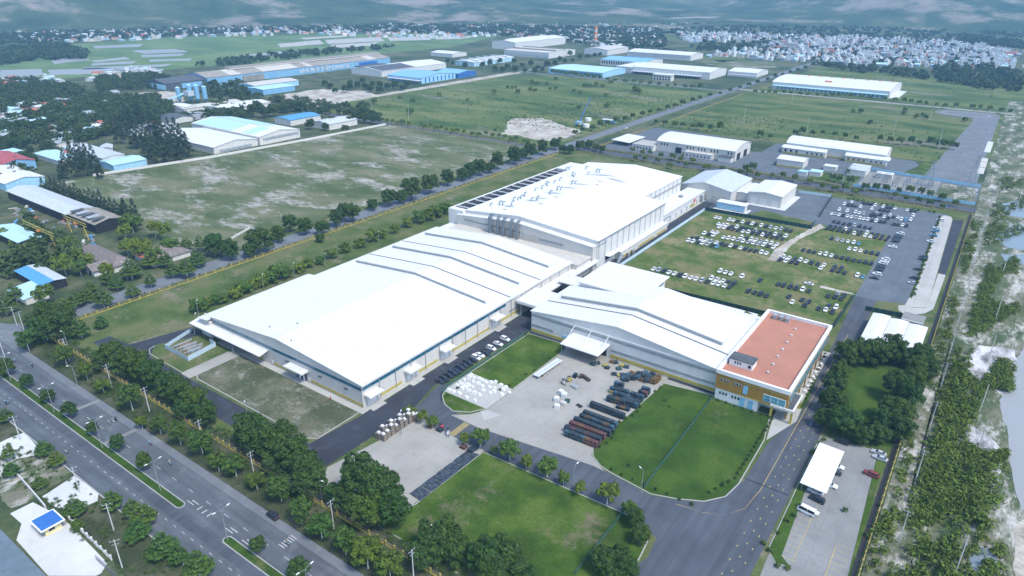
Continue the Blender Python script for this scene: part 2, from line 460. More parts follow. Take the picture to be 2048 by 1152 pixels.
def kerb(pts, w=0.3, h=0.13, z=0.0, closed=False, mat='kerb'):
    m = MB()
    A = offset_path(pts, w / 2, closed); B = offset_path(pts, -w / 2, closed)
    n = len(pts)
    for i in range(n if closed else n - 1):
        j = (i + 1) % n
        a, b, c, d = A[i], A[j], B[j], B[i]
        m.add([(*a, z + h), (*b, z + h), (*c, z + h), (*d, z + h), (*a, z), (*b, z), (*c, z), (*d, z)],
              [(0, 3, 2, 1), (0, 1, 5, 4), (3, 7, 6, 2)])
    o = m.build('kerb', MAT[mat]); o['kind'] = 'structure'
    return o

def marks(name, quads, z, mat, parent=None):
    m = MB()
    for q in quads: m.add([(p[0], p[1], z) for p in q], [(0, 1, 2, 3)])
    o = m.build(name, MAT[mat], parent, True); o['kind'] = 'structure'
    return o

sheet('ground', rect(-16000, 14000, -3000, 20000), 0.0, 'ground')

# ---- main road in front
sheet('road', rect(-700, 60, 63.0, 89.0), 0.020, 'asphalt')
sheet('road_repair', rect(-700, 60, 70.4, 73.2), 0.024, 'asphalt_drive')
kerb([(-700, 62.8), (-140, 62.8)], 0.4, 0.05)
sheet('road_shoulder', [(-352, 86.2), (60, 86.4), (60, 89.0), (-352, 89.0)], 0.026, 'asphalt_light')
med = []
for x0, x1 in ((-640, -176.5), (-154.5, 40)):
    out = [(x0, 73.6), (x1 - 1.3, 73.6)] + arc(x1 - 1.3, 74.9, 1.3, -90, 90, 6)[1:-1] + [(x1 - 1.3, 76.2), (x0, 76.2)]
    if x0 > -200: out = arc(x0 + 1.3, 74.9, 1.3, 90, 270, 6) + [(x1, 73.6), (x1, 76.2)]
    sheet('median_strip', out, 0.11, 'lawn_rich', 0.11)
    kerb(out, 0.32, 0.2, 0, True, 'median_kerb')
dash = []
x = -420.0
while x < -90:
    dash.append(rect(x, x + 1.5, 68.95, 69.15)); x += 4.6
x = -420.0
while x < -90:
    dash.append(rect(x, x + 2.6, 80.4, 80.6)); x += 9.5
for xx in (-172, -169.5, -167): dash.append(rect(xx, xx + 0.5, 76.8, 78.6))
for i in range(6): dash.append(rect(-140 + i * 0, -137.4, 82.4 + i * 0.85, 82.75 + i * 0.85))
for xx in (-178, -158, -150): dash.append(rect(xx, xx + 3.6, 77.2, 77.5)); dash.append(rect(xx + 1, xx + 4.6, 78.2, 78.5))
marks('lane_marking', dash, 0.030, 'white_line')
hump = []
for xx in (-258.5, -228.5):
    hump.append([(xx, 76.4), (xx + 1.8, 76.4), (xx + 2.6, 88.6), (xx + 0.8, 88.6)])
marks('rumble_strip', hump, 0.032, 'concrete_grey')
sheet('verge', rect(-352, 60, 89.0, 104.0), 0.008, 'verge')
sheet('pavement_strip', rect(-700, 60, 52, 62.6), 0.006, 'verge')

# ---- side road on the left, running away, and the road grid beyond
sheet('road', rect(-351, -338.5, 89.0, 2400), 0.014, 'asphalt_light')
sheet('road_mouth', [(-372, 89.0), (-351, 89.0), (-351, 100.0), (-356, 95)], 0.016, 'asphalt_light')
sheet('road_mouth', [(-338.5, 100.0), (-338.5, 89.0), (-328, 89.0), (-335, 94)], 0.016, 'asphalt_light')
sheet('road', rect(-720, -351, 547, 557), 0.012, 'asphalt')
sheet('road', rect(-338.5, -1, 569, 581), 0.012, 'asphalt_drive')
sheet('road', rect(-720, -351, 1036, 1046), 0.012, 'asphalt_light')
sheet('road', rect(-338.5, 10, 1066, 1076), 0.012, 'concrete')
sheet('road', rect(-728, -719, 540, 1200), 0.012, 'concrete_grey')
sheet('verge', rect(-338.5, -334, 104, 1060), 0.010, 'rough_grass')
sheet('verge', rect(-334, -1, 563, 569), 0.010, 'verge')
sheet('verge', rect(-334, -1, 581, 589), 0.010, 'verge')
sheet('verge', rect(-358, -351, 230, 1060), 0.010, 'rough_grass')
sheet('sandy_track', [(-729, 570), (-716, 570), (-712, 1030), (-735, 1030)], 0.020, 'sand')

# ---- fields
sheet('field', [(-589.9, 251.1), (-598.0, 218.5), (-523.8, 213.7), (-447.6, 206.3), (-395.6, 193.9), (-375.4, 195.3)][1:] + [(-355, 222), (-354, 546), (-560, 545), (-566, 440), (-575, 340), (-592, 250)], 0.006, 'sandy_field')
sheet('field', rect(-716, -354, 560, 1034), 0.006, 'meadow')
sheet('field', rect(-318, -2, 722, 1064), 0.006, 'meadow_far')
sheet('field', rect(-318, 30, 1080, 1470), 0.006, 'meadow')
sheet('bare_patch', wavy([(-462.5, 640.7), (-471.9, 668.8), (-446.1, 688.7), (-413.8, 670.5), (-371.7, 649.2), (-362.9, 613.6), (-374.3, 583.6), (-408.4, 588.2), (-431.1, 583.8), (-440.5, 610.2)], 2.5, 5, 3), 0.030, 'sand')
sheet('bare_patch', wavy([(-834.0, 611.1), (-835.9, 683.5), (-769.2, 710.4), (-727.4, 694.7), (-724.5, 640.9), (-718.4, 584.6), (-755.9, 575.0)], 3, 8, 4), 0.030, 'sand')
sheet('bare_patch', wavy([(-1009.7, 484.9), (-993.4, 534.0), (-958.0, 537.4), (-883.4, 496.0), (-871.9, 474.9), (-938.3, 495.5), (-968.5, 471.9)], 3, 8, 5), 0.030, 'sand')
sheet('village_ground', [(-1250, 90), (-352, 104), (-352, 205), (-560, 262), (-590, 252), (-566, 440), (-560, 545), (-720, 548), (-728, 660), (-960, 980), (-1150, 900), (-1300, 300)], 0.004, 'village_soil')

# ---- the compound
sheet('compound_grass', rect(-333.6, -2.4, 100.4, 560), 0.006, 'rough_grass')
sheet('dry_lot', [(-243.5, 121.2), (-240.5, 119.8), (-173.5, 119.8), (-170.6, 122)] + [(-170.4, 141.4), (-242.5, 141.4), (-243.5, 139.5)], 0.024, 'dry_grass')
kerb([(-243.8, 139.5), (-243.8, 121.2), (-240.8, 119.5), (-173.5, 119.5), (-170.2, 121.8), (-170.2, 141.6)], 0.45, 0.14)
# inner ring road: along the front, past the hall, and out to the gate
sheet('inner_road', [(-306, 109.5), (-306, 116.8), (-291, 118.2), (-284.5, 143.6), (-273, 143.6), (-281.5, 124.5), (-273.5, 117.6), (-171, 118.4), (-156.5, 113.2), (-156.5, 108.0)], 0.014, 'asphalt_dark')
sheet('inner_road', [(-170.2, 118.0), (-155.8, 113.0), (-155.2, 154.0), (-160.0, 172.0), (-155.6, 232.0), (-156.4, 318), (-157.8, 480), (-166.0, 480), (-166.0, 316), (-168.2, 300), (-168.2, 141.5)], 0.018, 'asphalt_dark')
sheet('inner_road', [(-156, 160), (-155.4, 153.0), (-128, 150.8), (-62, 152.4), (-53, 148.5), (-52, 140), (-58, 120), (-58, 106), (-26.4, 106), (-26.4, 240), (-29.8, 320), (-31, 366), (-41.0, 366), (-38.8, 320), (-35.8, 240), (-40.2, 214), (-40.6, 188), (-44.5, 176), (-53, 167.8), (-62, 164.2), (-82, 166.4), (-128, 160.6), (-146, 164), (-155, 176), (-159.5, 176)], 0.022, 'asphalt_drive')
marks('faded_edge_line', [rect(-34.9, -34.7, 186, 318)], 0.030, 'yellow_line')
path = [(-34.9, 186), (-36, 176), (-40, 169.5), (-46, 166.6), (-54, 165.4)]
marks('faded_edge_line', [[a, b, (b[0] - .1, b[1] - .22), (a[0] - .2, a[1] - .05)] for a, b in zip(path, path[1:])], 0.030, 'yellow_line')
studs = []
y = 128.0
while y < 312:
    for xx in (-33.0, -31.0, -29.0):
        studs.append(rect(xx, xx + 0.28, y + (xx % 3) * 1.3, y + 0.75 + (xx % 3) * 1.3))
    y += 6.2
marks('road_mark', studs, 0.030, 'yellow_line')
marks('drain_slot', [rect(-40.2, -26.8, 189.6, 190.1), rect(-38.8, -30, 291, 291.5)], 0.031, 'dark')
marks('crossing_strip', [[(-134.6 + i * 0.0, 151.5 + i * 0.8), (-132.0, 151.5 + i * 0.8), (-132.0, 152.0 + i * 0.8), (-134.6, 152.0 + i * 0.8)] for i in range(11)], 0.030, 'yellow_line')
# concrete aprons and yards
sheet('apron', [(-249.8, 117.9), (-243.6, 117.9), (-243.6, 141.6), (-249.8, 141.6)], 0.030, 'concrete')
sheet('apron', rect(-262, -243.6, 141.5, 144.6), 0.032, 'concrete')
sheet('pavement', rect(-243.6, -168.4, 141.5, 144.6), 0.12, 'concrete_pale', 0.12)
sheet('pavement', rect(-171.2, -168.6, 144.6, 311), 0.12, 'concrete_pale', 0.12)
sheet('yard', [(-155.2, 113.6), (-151.8, 134.2), (-152.8, 153.0), (-127.2, 150.6), (-118.6, 151.2), (-120, 116.9), (-126, 106), (-150, 106)], 0.026, 'concrete')
sheet('yard', [(-141.5, 160.6), (-136, 165), (-132.7, 171), (-132.7, 229), (-136, 232.2), (-138.2, 234.8), (-66, 233.4), (-67, 229.6), (-86.5, 228.4), (-89.2, 176.2), (-87.2, 170.5), (-79.5, 165.9), (-84, 166.2), (-128, 160.4)], 0.026, 'concrete')
sheet('pallet_pad', [(-154.2, 171.4), (-132.8, 171.4), (-132.8, 188.4), (-154.2, 188.4)], 0.106, 'concrete_pale')
sheet('pad_apron', [(-132.8, 171.4), (-126.4, 171.4), (-129.4, 165.4), (-134, 169)], 0.034, 'concrete_pale')
# lawns with raised edges
lawnA = [(-133, 229), (-133, 172), (-137, 166), (-142.5, 163), (-148, 164.6), (-152.5, 168.5), (-154.6, 174), (-154.2, 231), (-136, 232)]
sheet('lawn', lawnA, 0.10, 'lawn', 0.10); kerb(lawnA, 0.35, 0.17, 0, True)
lawnB = [(-86.2, 228.0), (-89.0, 178.0), (-88.6, 174.0), (-86.4, 170.4), (-82, 167.6), (-77, 166.4), (-62.4, 164.8), (-55, 167.4), (-47.5, 171.4), (-42.8, 177.5), (-41.4, 186), (-41.8, 214), (-44.6, 230.6), (-66.5, 231.2)]
sheet('lawn', lawnB, 0.10, 'lawn_rich', 0.10); kerb(lawnB, 0.35, 0.17, 0, True)
lawnC = [(-118.2, 150.2), (-119.4, 117.5), (-124, 104.5), (-60.5, 104.5), (-55, 118), (-53.6, 138), (-54.6, 146.4), (-58, 150), (-64.5, 152.0)]
sheet('lawn', lawnC, 0.10, 'lawn', 0.10); kerb(lawnC, 0.35, 0.17, 0, True)
sheet('office_drive', [(-43.6, 231.8), (-41.2, 214.6), (-35.6, 232.6), (-36.2, 242), (-43.6, 242)], 0.034, 'concrete_pale')
sheet('verge', [(-40.6, 296), (-38.2, 296), (-35.4, 243), (-37.6, 243)], 0.13, 'lawn_rich', 0.13)
# visitors' parking with its carport
lot = [(-26.2, 228.6), (-7.8, 231.6), (-4.6, 168), (-4.8, 110), (-22, 110), (-24.4, 158)]
sheet('parking_lot', lot, 0.028, 'concrete_grey')
sheet('planting_strip', [(-26.0, 222), (-24.4, 222), (-21.4, 163), (-18.6, 160.4), (-22, 159.4), (-25.0, 163)], 0.16, 'lawn_rich', 0.16)
kerb([(-26.0, 224), (-25.2, 163), (-22, 159.2), (-18.4, 160.2)], 0.25, 0.2)
sheet('planting_strip', [(-7.6, 231), (-5.0, 231), (-3.4, 110), (-4.6, 110), (-4.6, 168)], 0.14, 'lawn', 0.14)
st = []
y = 163.0
while y < 190:
    st.append(rect(-22.6, -18.3, y, y + 0.14)); y += 2.72
st.append(rect(-18.3, -18.12, 162.5, 190))
y = 150.0
while y < 178:
    st.append(rect(-9.6, -5.6, y, y + 0.14)); y += 2.72
st.append(rect(-9.8, -9.6, 150, 176))
marks('bay_marking', st, 0.034, 'yellow_line')
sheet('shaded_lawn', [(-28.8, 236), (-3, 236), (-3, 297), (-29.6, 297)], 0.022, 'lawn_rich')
# storage field for new cars and the tarmac lot behind
sheet('car_field', [(-157.2, 330), (-157.6, 457.6), (-86, 461), (-86.6, 475), (-41.6, 480), (-41.2, 364), (-43, 317.4), (-122, 312.8), (-150, 311)], 0.020, 'car_field')
sheet('worn_track', wavy([(-85.9, 389.7), (-93.5, 390.9), (-94.3, 408.6), (-91.8, 432.2), (-88.4, 454.7), (-84.2, 476.6), (-79.7, 471.0), (-87.2, 437.9), (-88.6, 414.9), (-87.8, 398.1)], 0.5, 3, 8), 0.028, 'sand')
sheet('worn_track', wavy([(-59.0, 368.8), (-42.8, 368.8), (-40.8, 367.1), (-58.2, 365.4)], 0.3, 3, 9), 0.028, 'sand')
sheet('tarmac_lot', [(-92, 548), (-16, 552), (-13.8, 372), (-31, 366), (-41, 366), (-42, 480), (-86.8, 475), (-87.4, 492)], 0.024, 'asphalt_worn')
sheet('tarmac_lot', [(-166, 480), (-157.8, 457.6), (-86, 462), (-86.6, 475), (-87.4, 492), (-92, 548), (-150, 560), (-186, 540), (-186, 486)], 0.016, 'asphalt_worn')
sheet('waste_patch', wavy([(-131, 466), (-88, 462.8), (-88.5, 478), (-124, 484)], 0.8, 3, 10), 0.030, 'rough_grass')
lot_lines = []
y = 376.0
while y < 470:
    for xx, w in ((-41.0, 4.6), (-25.0, 4.6), (-29.6, 4.6), (-19.0, 4.4)):
        if xx == -25.0 or xx == -29.6:
            lot_lines.append(rect(xx, xx + 0.5, y, y + 0.18))
        else: lot_lines.append(rect(xx, xx + w, y, y + 0.14))
    y += 2.6
marks('bay_marking', lot_lines, 0.030, 'white_line')
sheet('test_strip', [(-20.4, 545), (-17.5, 549), (-14, 548), (-12.6, 541), (-9.4, 400), (-9.0, 372), (-15.0, 368), (-18.2, 369), (-17.2, 400)], 0.050, 'concrete_pale')
sheet('test_strip', [(-12.2, 541), (-6.0, 545), (-5.8, 426), (-9.6, 426)], 0.044, 'asphalt_dark')
sheet('test_strip', [(-9.4, 426), (-5.8, 426), (-6, 372), (-8.8, 364), (-16, 356), (-20, 360), (-21, 366), (-18, 369), (-14.8, 367.6), (-9, 371.6)], 0.042, 'concrete_pale')
sheet('planting_strip', [(-20.8, 545), (-19.8, 545), (-16.6, 380), (-17.8, 380)], 0.14, 'lawn_rich', 0.14)
rb = []
y = 400.0
while y < 530:
    rb.append(rect(-15.4 - (y - 400) * 0.022, -13.0 - (y - 400) * 0.022, y, y + 0.5)); y += 3.4
marks('test_bump', rb, 0.058, 'concrete_grey')
# yards of the neighbours behind the back road
sheet('yard', rect(-316, -2.5, 589, 664), 0.014, 'asphalt_worn')
sheet('yard', rect(-316, -240, 664, 716), 0.014, 'asphalt_worn')
sheet('yard', [(-182, 664), (-60, 664), (-52, 700), (-58, 716), (-182, 716)], 0.014, 'asphalt_worn')
sheet('lawn', [(-58, 664), (-44, 664), (-38, 760), (-50, 716)], 0.020, 'lawn')
sheet('substation_yard', rect(-84, -30, 592, 650), 0.020, 'concrete_grey')
sheet('waste_patch', wavy(rect(-29, -4, 592, 644), 0.8, 4, 12), 0.022, 'wasteland')
sheet('lawn', wavy(rect(-122, -86, 592, 625), 0.8, 4, 13), 0.020, 'lawn')
sheet('test_track', [(-44, 664), (-30, 664), (-6, 664), (-6, 1046), (-14, 1060), (-66, 1056), (-76, 1040), (-72, 1020), (-62, 1012), (-34, 1008), (-30, 990)], 0.030, 'asphalt_light')
lp = [rect(-26 + i * 4.2, -25.7 + i * 4.2, 680, 1000) for i in range(4)]
marks('lane_marking', lp, 0.036, 'asphalt_worn')
ring = []
pts = [(-41 + 26 * math.cos(t), 1034 + 15 * math.sin(t)) for t in np.linspace(0, 2 * math.pi, 41)]
inn = [(-41 + 25 * math.cos(t), 1034 + 14 * math.sin(t)) for t in np.linspace(0, 2 * math.pi, 41)]
marks('ring_line', [[pts[i], pts[i + 1], inn[i + 1], inn[i]] for i in range(40)], 0.036, 'white_line')
sheet('test_strip', rect(-8.6, -3.6, 700, 770), 0.040, 'beige_roof'); sheet('test_strip', rect(-8.8, -3.8, 800, 860), 0.040, 'concrete_bright')
# ---- the strip and the river to the right
sheet('wasteland', [(-1.6, 100), (60, 100), (90, 700), (90, 1200), (-1.4, 1200)], 0.008, 'wasteland')
sheet('sandy_track', wavy([(3.2, 120), (4.4, 120), (5.2, 260), (5.0, 340), (3.8, 340), (3.9, 260)], 0.9, 3, 20), 0.020, 'wasteland')
sheet('sandy_bank', wavy([(0.5, 330), (5, 330), (7, 470), (6.6, 600), (1, 600), (2, 470)], 1.2, 4, 34), 0.018, 'wasteland')
sheet('rubble_bank', wavy([(7.3, 304.4), (15.6, 342.2), (28.6, 346.0), (32.6, 308.7), (26.7, 295.6), (22.1, 305.7), (14.0, 286.3)], 0.8, 3, 21), 0.022, 'rubble')
sheet('rubble_bank', wavy([(11.5, 266.1), (17.7, 268.7), (24.2, 262.3), (28.3, 253.2), (26.1, 237.3), (20.2, 242.4), (16.7, 249.9), (11.9, 253.3)], 0.8, 3, 22), 0.022, 'rubble')
sheet('river', wavy([(26.1, 312.3), (31.7, 354.0), (59.4, 368.6), (53.6, 245.6), (33.2, 225.3), (30.7, 243.7), (29.1, 262.3), (25.1, 294.5)], 0.6, 3, 23), 0.030, 'river')
sheet('sand_bank', wavy([(31.7, 213.8), (34.3, 220.8), (43.1, 222.1), (42.8, 198.9), (32.8, 191.7)], 0.5, 3, 24), 0.034, 'sand')
sheet('pond', wavy([(10.8, 603.9), (26.5, 628.2), (42.4, 624.4), (42.2, 581.2), (19.4, 575.2)], 1.0, 5, 25), 0.030, 'water')
sheet('pond', wavy([(13.0, 521.6), (20.2, 551.6), (42.2, 574.5), (41.9, 509.4), (29.0, 499.8), (19.3, 498.0)], 1.0, 5, 26), 0.030, 'water')
sheet('pond', wavy([(17.3, 482.9), (29.2, 489.6), (44.3, 498.8), (44.1, 476.3), (27.6, 470.7), (20.3, 471.1)], 0.8, 5, 27), 0.030, 'water')
sheet('pond', wavy([(22.1, 194.9), (24.8, 200.3), (27.8, 200.2), (29.3, 193.4), (27.2, 189.3), (23.3, 186.5)], 0.5, 3, 28), 0.030, 'water')
sheet('pond', wavy([(14.0, 237.9), (16.6, 241.4), (19.6, 240.4), (17.9, 234.4), (15.1, 233.9)], 0.4, 2, 29), 0.030, 'water')
# ---- paddies, flooded plots and far open country
sheet('paddy_field', [(-1872.3, 709.0), (-1925.2, 1064.0), (-1770.5, 1323.8), (-1535.3, 1640.8), (-1264.4, 1712.2), (-1132.7, 1330.7), (-1146.8, 1111.3), (-1174.1, 869.9), (-1218.0, 800.6), (-1229.7, 668.4), (-1215.0, 590.3), (-1267.9, 467.9), (-1303.6, 439.4), (-1532.5, 523.4)], 0.02, 'paddy')
plots = [[(-1477.5, 657.1), (-1500.5, 736.9), (-1453.6, 724.7), (-1444.9, 649.2)], [(-1429.7, 639.3), (-1410.3, 712.0), (-1370.7, 687.3), (-1391.6, 616.9)], [(-1374.5, 600.2), (-1307.7, 727.6), (-1280.0, 697.0), (-1347.1, 583.3)], [(-1385.7, 542.6), (-1346.4, 612.9), (-1243.7, 676.3), (-1202.6, 644.0), (-1309.7, 514.6)], [(-1448.0, 492.4), (-1409.9, 542.1), (-1317.2, 508.6), (-1284.8, 439.3), (-1303.6, 439.4)],
         [(-1806.0, 816.7), (-1771.8, 919.1), (-1697.4, 873.1), (-1736.6, 789.5)], [(-1628.5, 815.9), (-1589.1, 896.8), (-1498.2, 878.6), (-1529.5, 794.3)], [(-1516.9, 776.8), (-1475.6, 853.3), (-1434.6, 817.6), (-1464.2, 753.8)], [(-1416.0, 743.2), (-1369.6, 806.1), (-1339.0, 782.1), (-1372.7, 719.5)], [(-1348.1, 889.0), (-1358.4, 1010.1), (-1317.0, 1060.1), (-1294.0, 961.1)], [(-1574.0, 625.9), (-1585.8, 692.9), (-1497.3, 664.5), (-1473.9, 592.4)]]
for i, q in enumerate(plots): sheet('flooded_plot', wavy(q, 2.5, 15, 40 + i), 0.06, 'river')
plots = [[(-1524.4, 1129.0), (-1542.8, 1278.8), (-1437.4, 1202.8), (-1440.0, 1072.3)], [(-1532.8, 1287.4), (-1499.1, 1457.3), (-1388.7, 1367.2), (-1430.8, 1208.4)], [(-1483.2, 1471.1), (-1407.4, 1587.8), (-1320.9, 1469.3), (-1378.7, 1375.7)], [(-1403.8, 1193.1), (-1375.5, 1335.9), (-1308.5, 1236.4), (-1333.5, 1144.5)], [(-1396.5, 1597.3), (-1308.6, 1673.7), (-1281.4, 1549.0), (-1322.0, 1491.0)], [(-1637.7, 1288.9), (-1620.1, 1455.0), (-1572.8, 1393.4), (-1586.0, 1264.1)]]
for i, q in enumerate(plots): sheet('dry_plot', wavy(q, 2.0, 15, 60 + i), 0.06, 'concrete_pale')
for i, q in enumerate([[(-1010.6, 1855.4), (-907.5, 2077.2), (-808.1, 1956.6), (-891.3, 1749.1)], [(-1555.7, 2265.0), (-1376.5, 2520.5), (-1212.3, 2410.2), (-1383.8, 2138.2)], [(-730.3, 2023.6), (-512.4, 2312.7), (-407.6, 2206.6), (-595.7, 1916.8)], [(-2747.5, 1531.8), (-2237.4, 1815.6), (-1985.3, 1787.0), (-2289.2, 1431.5)], [(-596.2, 1509.2), (-467.0, 1736.3), (-413.0, 1660.4), (-500.3, 1431.3)], [(-238.4, 2351.4), (-107.1, 2373.9), (-4.6, 2260.2), (-2.0, 2123.1), (-160.3, 2166.8)], [(-1997.4, 1946.6), (-1763.4, 2256.5), (-1683.9, 1981.6), (-1799.7, 1800.0)], [(-555.4, 1435.8), (-425.3, 1517.1), (-372.0, 1400.5), (-456.8, 1311.4)]]):
    sheet('far_field', wavy(q, 6, 30, 80 + i), 0.10, 'sandy_field' if i % 2 else 'meadow')

# ---- hills closing the view
def fbm(x, y):
    s = 0; a = 1; f = 1 / 1500
    for k in range(6):
        s += a * (math.sin(x * f * 2.1 + k * 1.7 + math.sin(y * f * 1.7 + k)) * math.cos(y * f * 2.3 + k * 2.9 + 0.7 * math.sin(x * f * 1.3)))
        a *= 0.52; f *= 2.03
    return s
BUMPS = [  # x, y, radius, height
    (-3250, 1130, 620, 80), (-4600, 1500, 1500, 330), (-4700, 3000, 1600, 300), (-3900, 4300, 1500, 330), (-2900, 5600, 1600, 380), (-1500, 6000, 1500, 420),
    (-350, 3750, 480, 130), (-120, 4150, 520, 150), (-700, 5200, 900, 300), (400, 6200, 1600, 520), (900, 4600, 800, 150), (-5800, 2000, 2000, 420), (-1900, 4600, 700, 130), (-2700, 2900, 420, 40), (-3300, 2300, 380, 45)]
def hill_h(x, y):
    r = math.hypot(x, y)
    h = sum(bh * math.exp(-((x - bx) ** 2 + (y - by) ** 2) / br ** 2) for bx, by, br, bh in BUMPS)
    h += 36 * fbm(x, y) * min(1, h / 60)
    return max(-2.0, (h - 14) * min(1, max(0, (r - 2450) / 500)))
def hill_mesh():
    nr, na = 90, 200
    vs = []; fs = []
    for i in range(nr + 1):
        r = 2350 * (8800 / 2350) ** (i / nr)
        for j in range(na + 1):
            a = R(-18 + 110 * j / na)        # anticlockwise from +Y
            x, y = -r * math.sin(a), r * math.cos(a)
            vs.append((x, y, hill_h(x, y)))
    for i in range(nr):
        for j in range(na):
            a = i * (na + 1) + j
            fs.append((a, a + 1, a + na + 2, a + na + 1))
    m = MB(); m.add(vs, fs)
    return m
m, nt, p = new_mat('hill_cover', 0.95, 0.1)
hv = _pos(nt)
hc = _ramp(nt, _noise(nt, hv, 0.006, 10, 0.72), [(0.36, (0.022, 0.045, 0.020)), (0.52, (0.050, 0.075, 0.034)), (0.66, (0.11, 0.12, 0.07))])
qm = _ramp(nt, _noise(nt, hv, 0.0030, 10, 0.70), [(0.52, (0, 0, 0)), (0.62, (1, 1, 1))])
hc = _mix(nt, qm, hc, (0.21, 0.185, 0.155))
nt.links.new(hc, p.inputs['Base Color'])
MAT['hill_cover'] = m
hills = hill_mesh().build('hills', MAT['hill_cover']); hills['kind'] = 'structure'
for poly in hills.data.polygons: poly.use_smooth = True

# ================================================================ buildings of the plant
def roof_prof(a0, a1, ar, ze, zr, t=0.35, over=0.5):
    s0 = (zr - ze) / (ar - a0); s1 = (zr - ze) / (a1 - ar)
    l, r = a0 - over, a1 + over
    zl, zrr = ze - over * s0, ze - over * s1
    return [(l, zl + 0.05), (ar, zr + 0.05), (r, zrr + 0.05), (r, zrr + 0.05 + t), (ar, zr + 0.05 + t), (l, zl + 0.05 + t)]

def wall_prof(a0, a1, ar, ze, zr): return [(a0, 0), (a1, 0), (a1, ze), (ar, zr), (a0, ze)]

def barrel_prof(a0, a1, ze, zr, t=0.0, over=0.0, n=14):
    pts = []
    for i in range(n + 1):
        u = i / n
        a = a0 - over + (a1 - a0 + 2 * over) * u
        z = ze + (zr - ze) * math.sin(math.pi * u) ** 0.62 + t
        pts.append((a, z))
    return pts

def hall(name, label, x0, x1, y0, y1, ze, zr, axis='y', ridge=None, wall='cream_wall', roof='white_roof', cat='factory hall', group=None, over=0.5):
    t = bthing(name, label, cat, (x0 + x1) / 2, (y0 + y1) / 2, 0, group)
    if axis == 'y':
        r = ridge if ridge is not None else (x0 + x1) / 2
        MB().extr(wall_prof(x0, x1, r, ze, zr), 'y', y0, y1).build('wall', MAT[wall], t)
        rf = MB().extr(roof_prof(x0, x1, r, ze, zr, 0.35, over), 'y', y0 - over, y1 + over).build('roof', MAT[roof], t)
    else:
        r = ridge if ridge is not None else (y0 + y1) / 2
        MB().extr(wall_prof(y0, y1, r, ze, zr), 'x', x0, x1).build('wall', MAT[wall], t)
        rf = MB().extr(roof_prof(y0, y1, r, ze, zr, 0.35, over), 'x', x0 - over, x1 + over).build('roof', MAT[roof], t)
    return t, rf

def bx(t, name, mat, *b):
    m = MB()
    m.box(*b)
    return m.build(name, MAT[mat], t)

# ---- big white hall in front
H1, H1roof = hall('factory_hall', 'vast white-roofed factory hall with blue window band and yellow base stripe, nearest the main road', -267, -171, 144.5, 296, 10.0, 14.0, 'y', -220, 'cream_wall', 'white_roof')
bx(H1, 'window_band', 'glass_blue', -266.6, -171.2, 144.34, 144.6, 7.5, 8.7)
bx(H1, 'window_band', 'glass_blue', -171.1, -170.84, 144.8, 236, 7.5, 8.7)
bx(H1, 'window_band', 'grey_roof', -171.1, -170.86, 239, 262, 2.6, 4.0)
for x0, x1 in ((-226, -210.5), (-201.5, -171.0)): bx(H1, 'base_stripe', 'yellow', x0, x1, 144.38, 144.6, 0.6, 1.7)
for y0, y1 in ((152.4, 165.4), (174.5, 187.0), (195.6, 223.4), (232, 262)): bx(H1, 'base_stripe', 'yellow', -171.1, -170.88, y0, y1, 0.6, 1.7)
bx(H1, 'plinth', 'concrete_pale', -268.0, -171.0, 144.3, 144.6, 0.0, 0.45)
for k, yc in enumerate((148.8, 170.4, 191.6, 227.4)):
    d = bx(H1, 'roller_door', 'white_paint', -171.05, -170.80, yc - 2.2, yc + 2.2, 0.1, 4.4)
    c = MB().box(-171, -167.4, yc - 3.6, yc + 3.6, 5.0, 5.5).box(-171, -168.2, yc - 3.4, yc + 3.4, 5.5, 5.75).build('canopy', MAT['white_wall'], H1)
    bx(H1, 'side_door', 'white_paint', -171.06, -170.82, yc + 3.3, yc + 4.4, 0.1, 2.3)
    bx(H1, 'ramp', 'concrete_pale', -168.7, -166.4, yc - 3.4, yc + 3.4, 0.0, 0.26)
y = 153.2
while y < 300:
    MB().cyl((-170.6, y, 0.2), (-170.6, y, 9.9), 0.12, n=6).build('downpipe', MAT['galv'], H1); y += 8.7
MB().box(-170.9, -170.3, 144.2, 296, 9.6, 10.0).build('gutter', MAT['white_wall'], H1)
# side lean-to and the loading canopy at the front corner
MB().extr([(-275.0, 8.2), (-267.0, 9.2), (-267.0, 9.5), (-275.0, 8.5)], 'y', 142.0, 204.5).build('lean_to_roof', MAT['white_roof'], H1)
MB().box(-274.6, -267.1, 143.0, 204, 0, 8.2).build('lean_to_wall', MAT['cream_wall'], H1)
MB().extr([(139.8, 5.2), (144.6, 6.2), (144.6, 6.6), (139.8, 5.6)], 'x', -278.4, -227.2).build('loading_canopy', MAT['white_wall'], H1)
MB().box(-262, -240, 144.3, 144.58, 0.1, 5.0).build('loading_opening', MAT['dark'], H1)
MB().box(-238.5, -232.0, 144.28, 144.6, 0.1, 4.4).build('yellow_shutter', MAT['yellow'], H1)
for x in (-276.5, -262, -247): MB().box(x, x + .3, 140.2, 140.5, 0, 5.3).build('canopy_post', MAT['galv'], H1)
MB().box(-213.2, -201.6, 140.8, 144.5, 5.0, 5.6).build('canopy', MAT['white_wall'], H1)
MB().box(-209.6, -203.4, 144.2, 144.6, 0.1, 4.2).build('doorway', MAT['glass_dark'], H1)
for x in (-208, -205.4): MB().box(x, x + 1.2, 144.12, 144.3, 0.3, 2.6).build('door_leaf', MAT['white_paint'], H1)
for x in (-225.6, -202.2): MB().box(x, x + 1.1, 144.3, 144.6, 0.1, 2.3).build('side_door', MAT['white_paint'], H1)
for x in (-216, -196, -181): MB().box(x, x + 1.0, 144.2, 144.6, 5.2, 5.5).box(x + 1.3, x + 2.0, 144.2, 144.6, 5.2, 5.6).build('wall_lamp', MAT['dark'], H1)
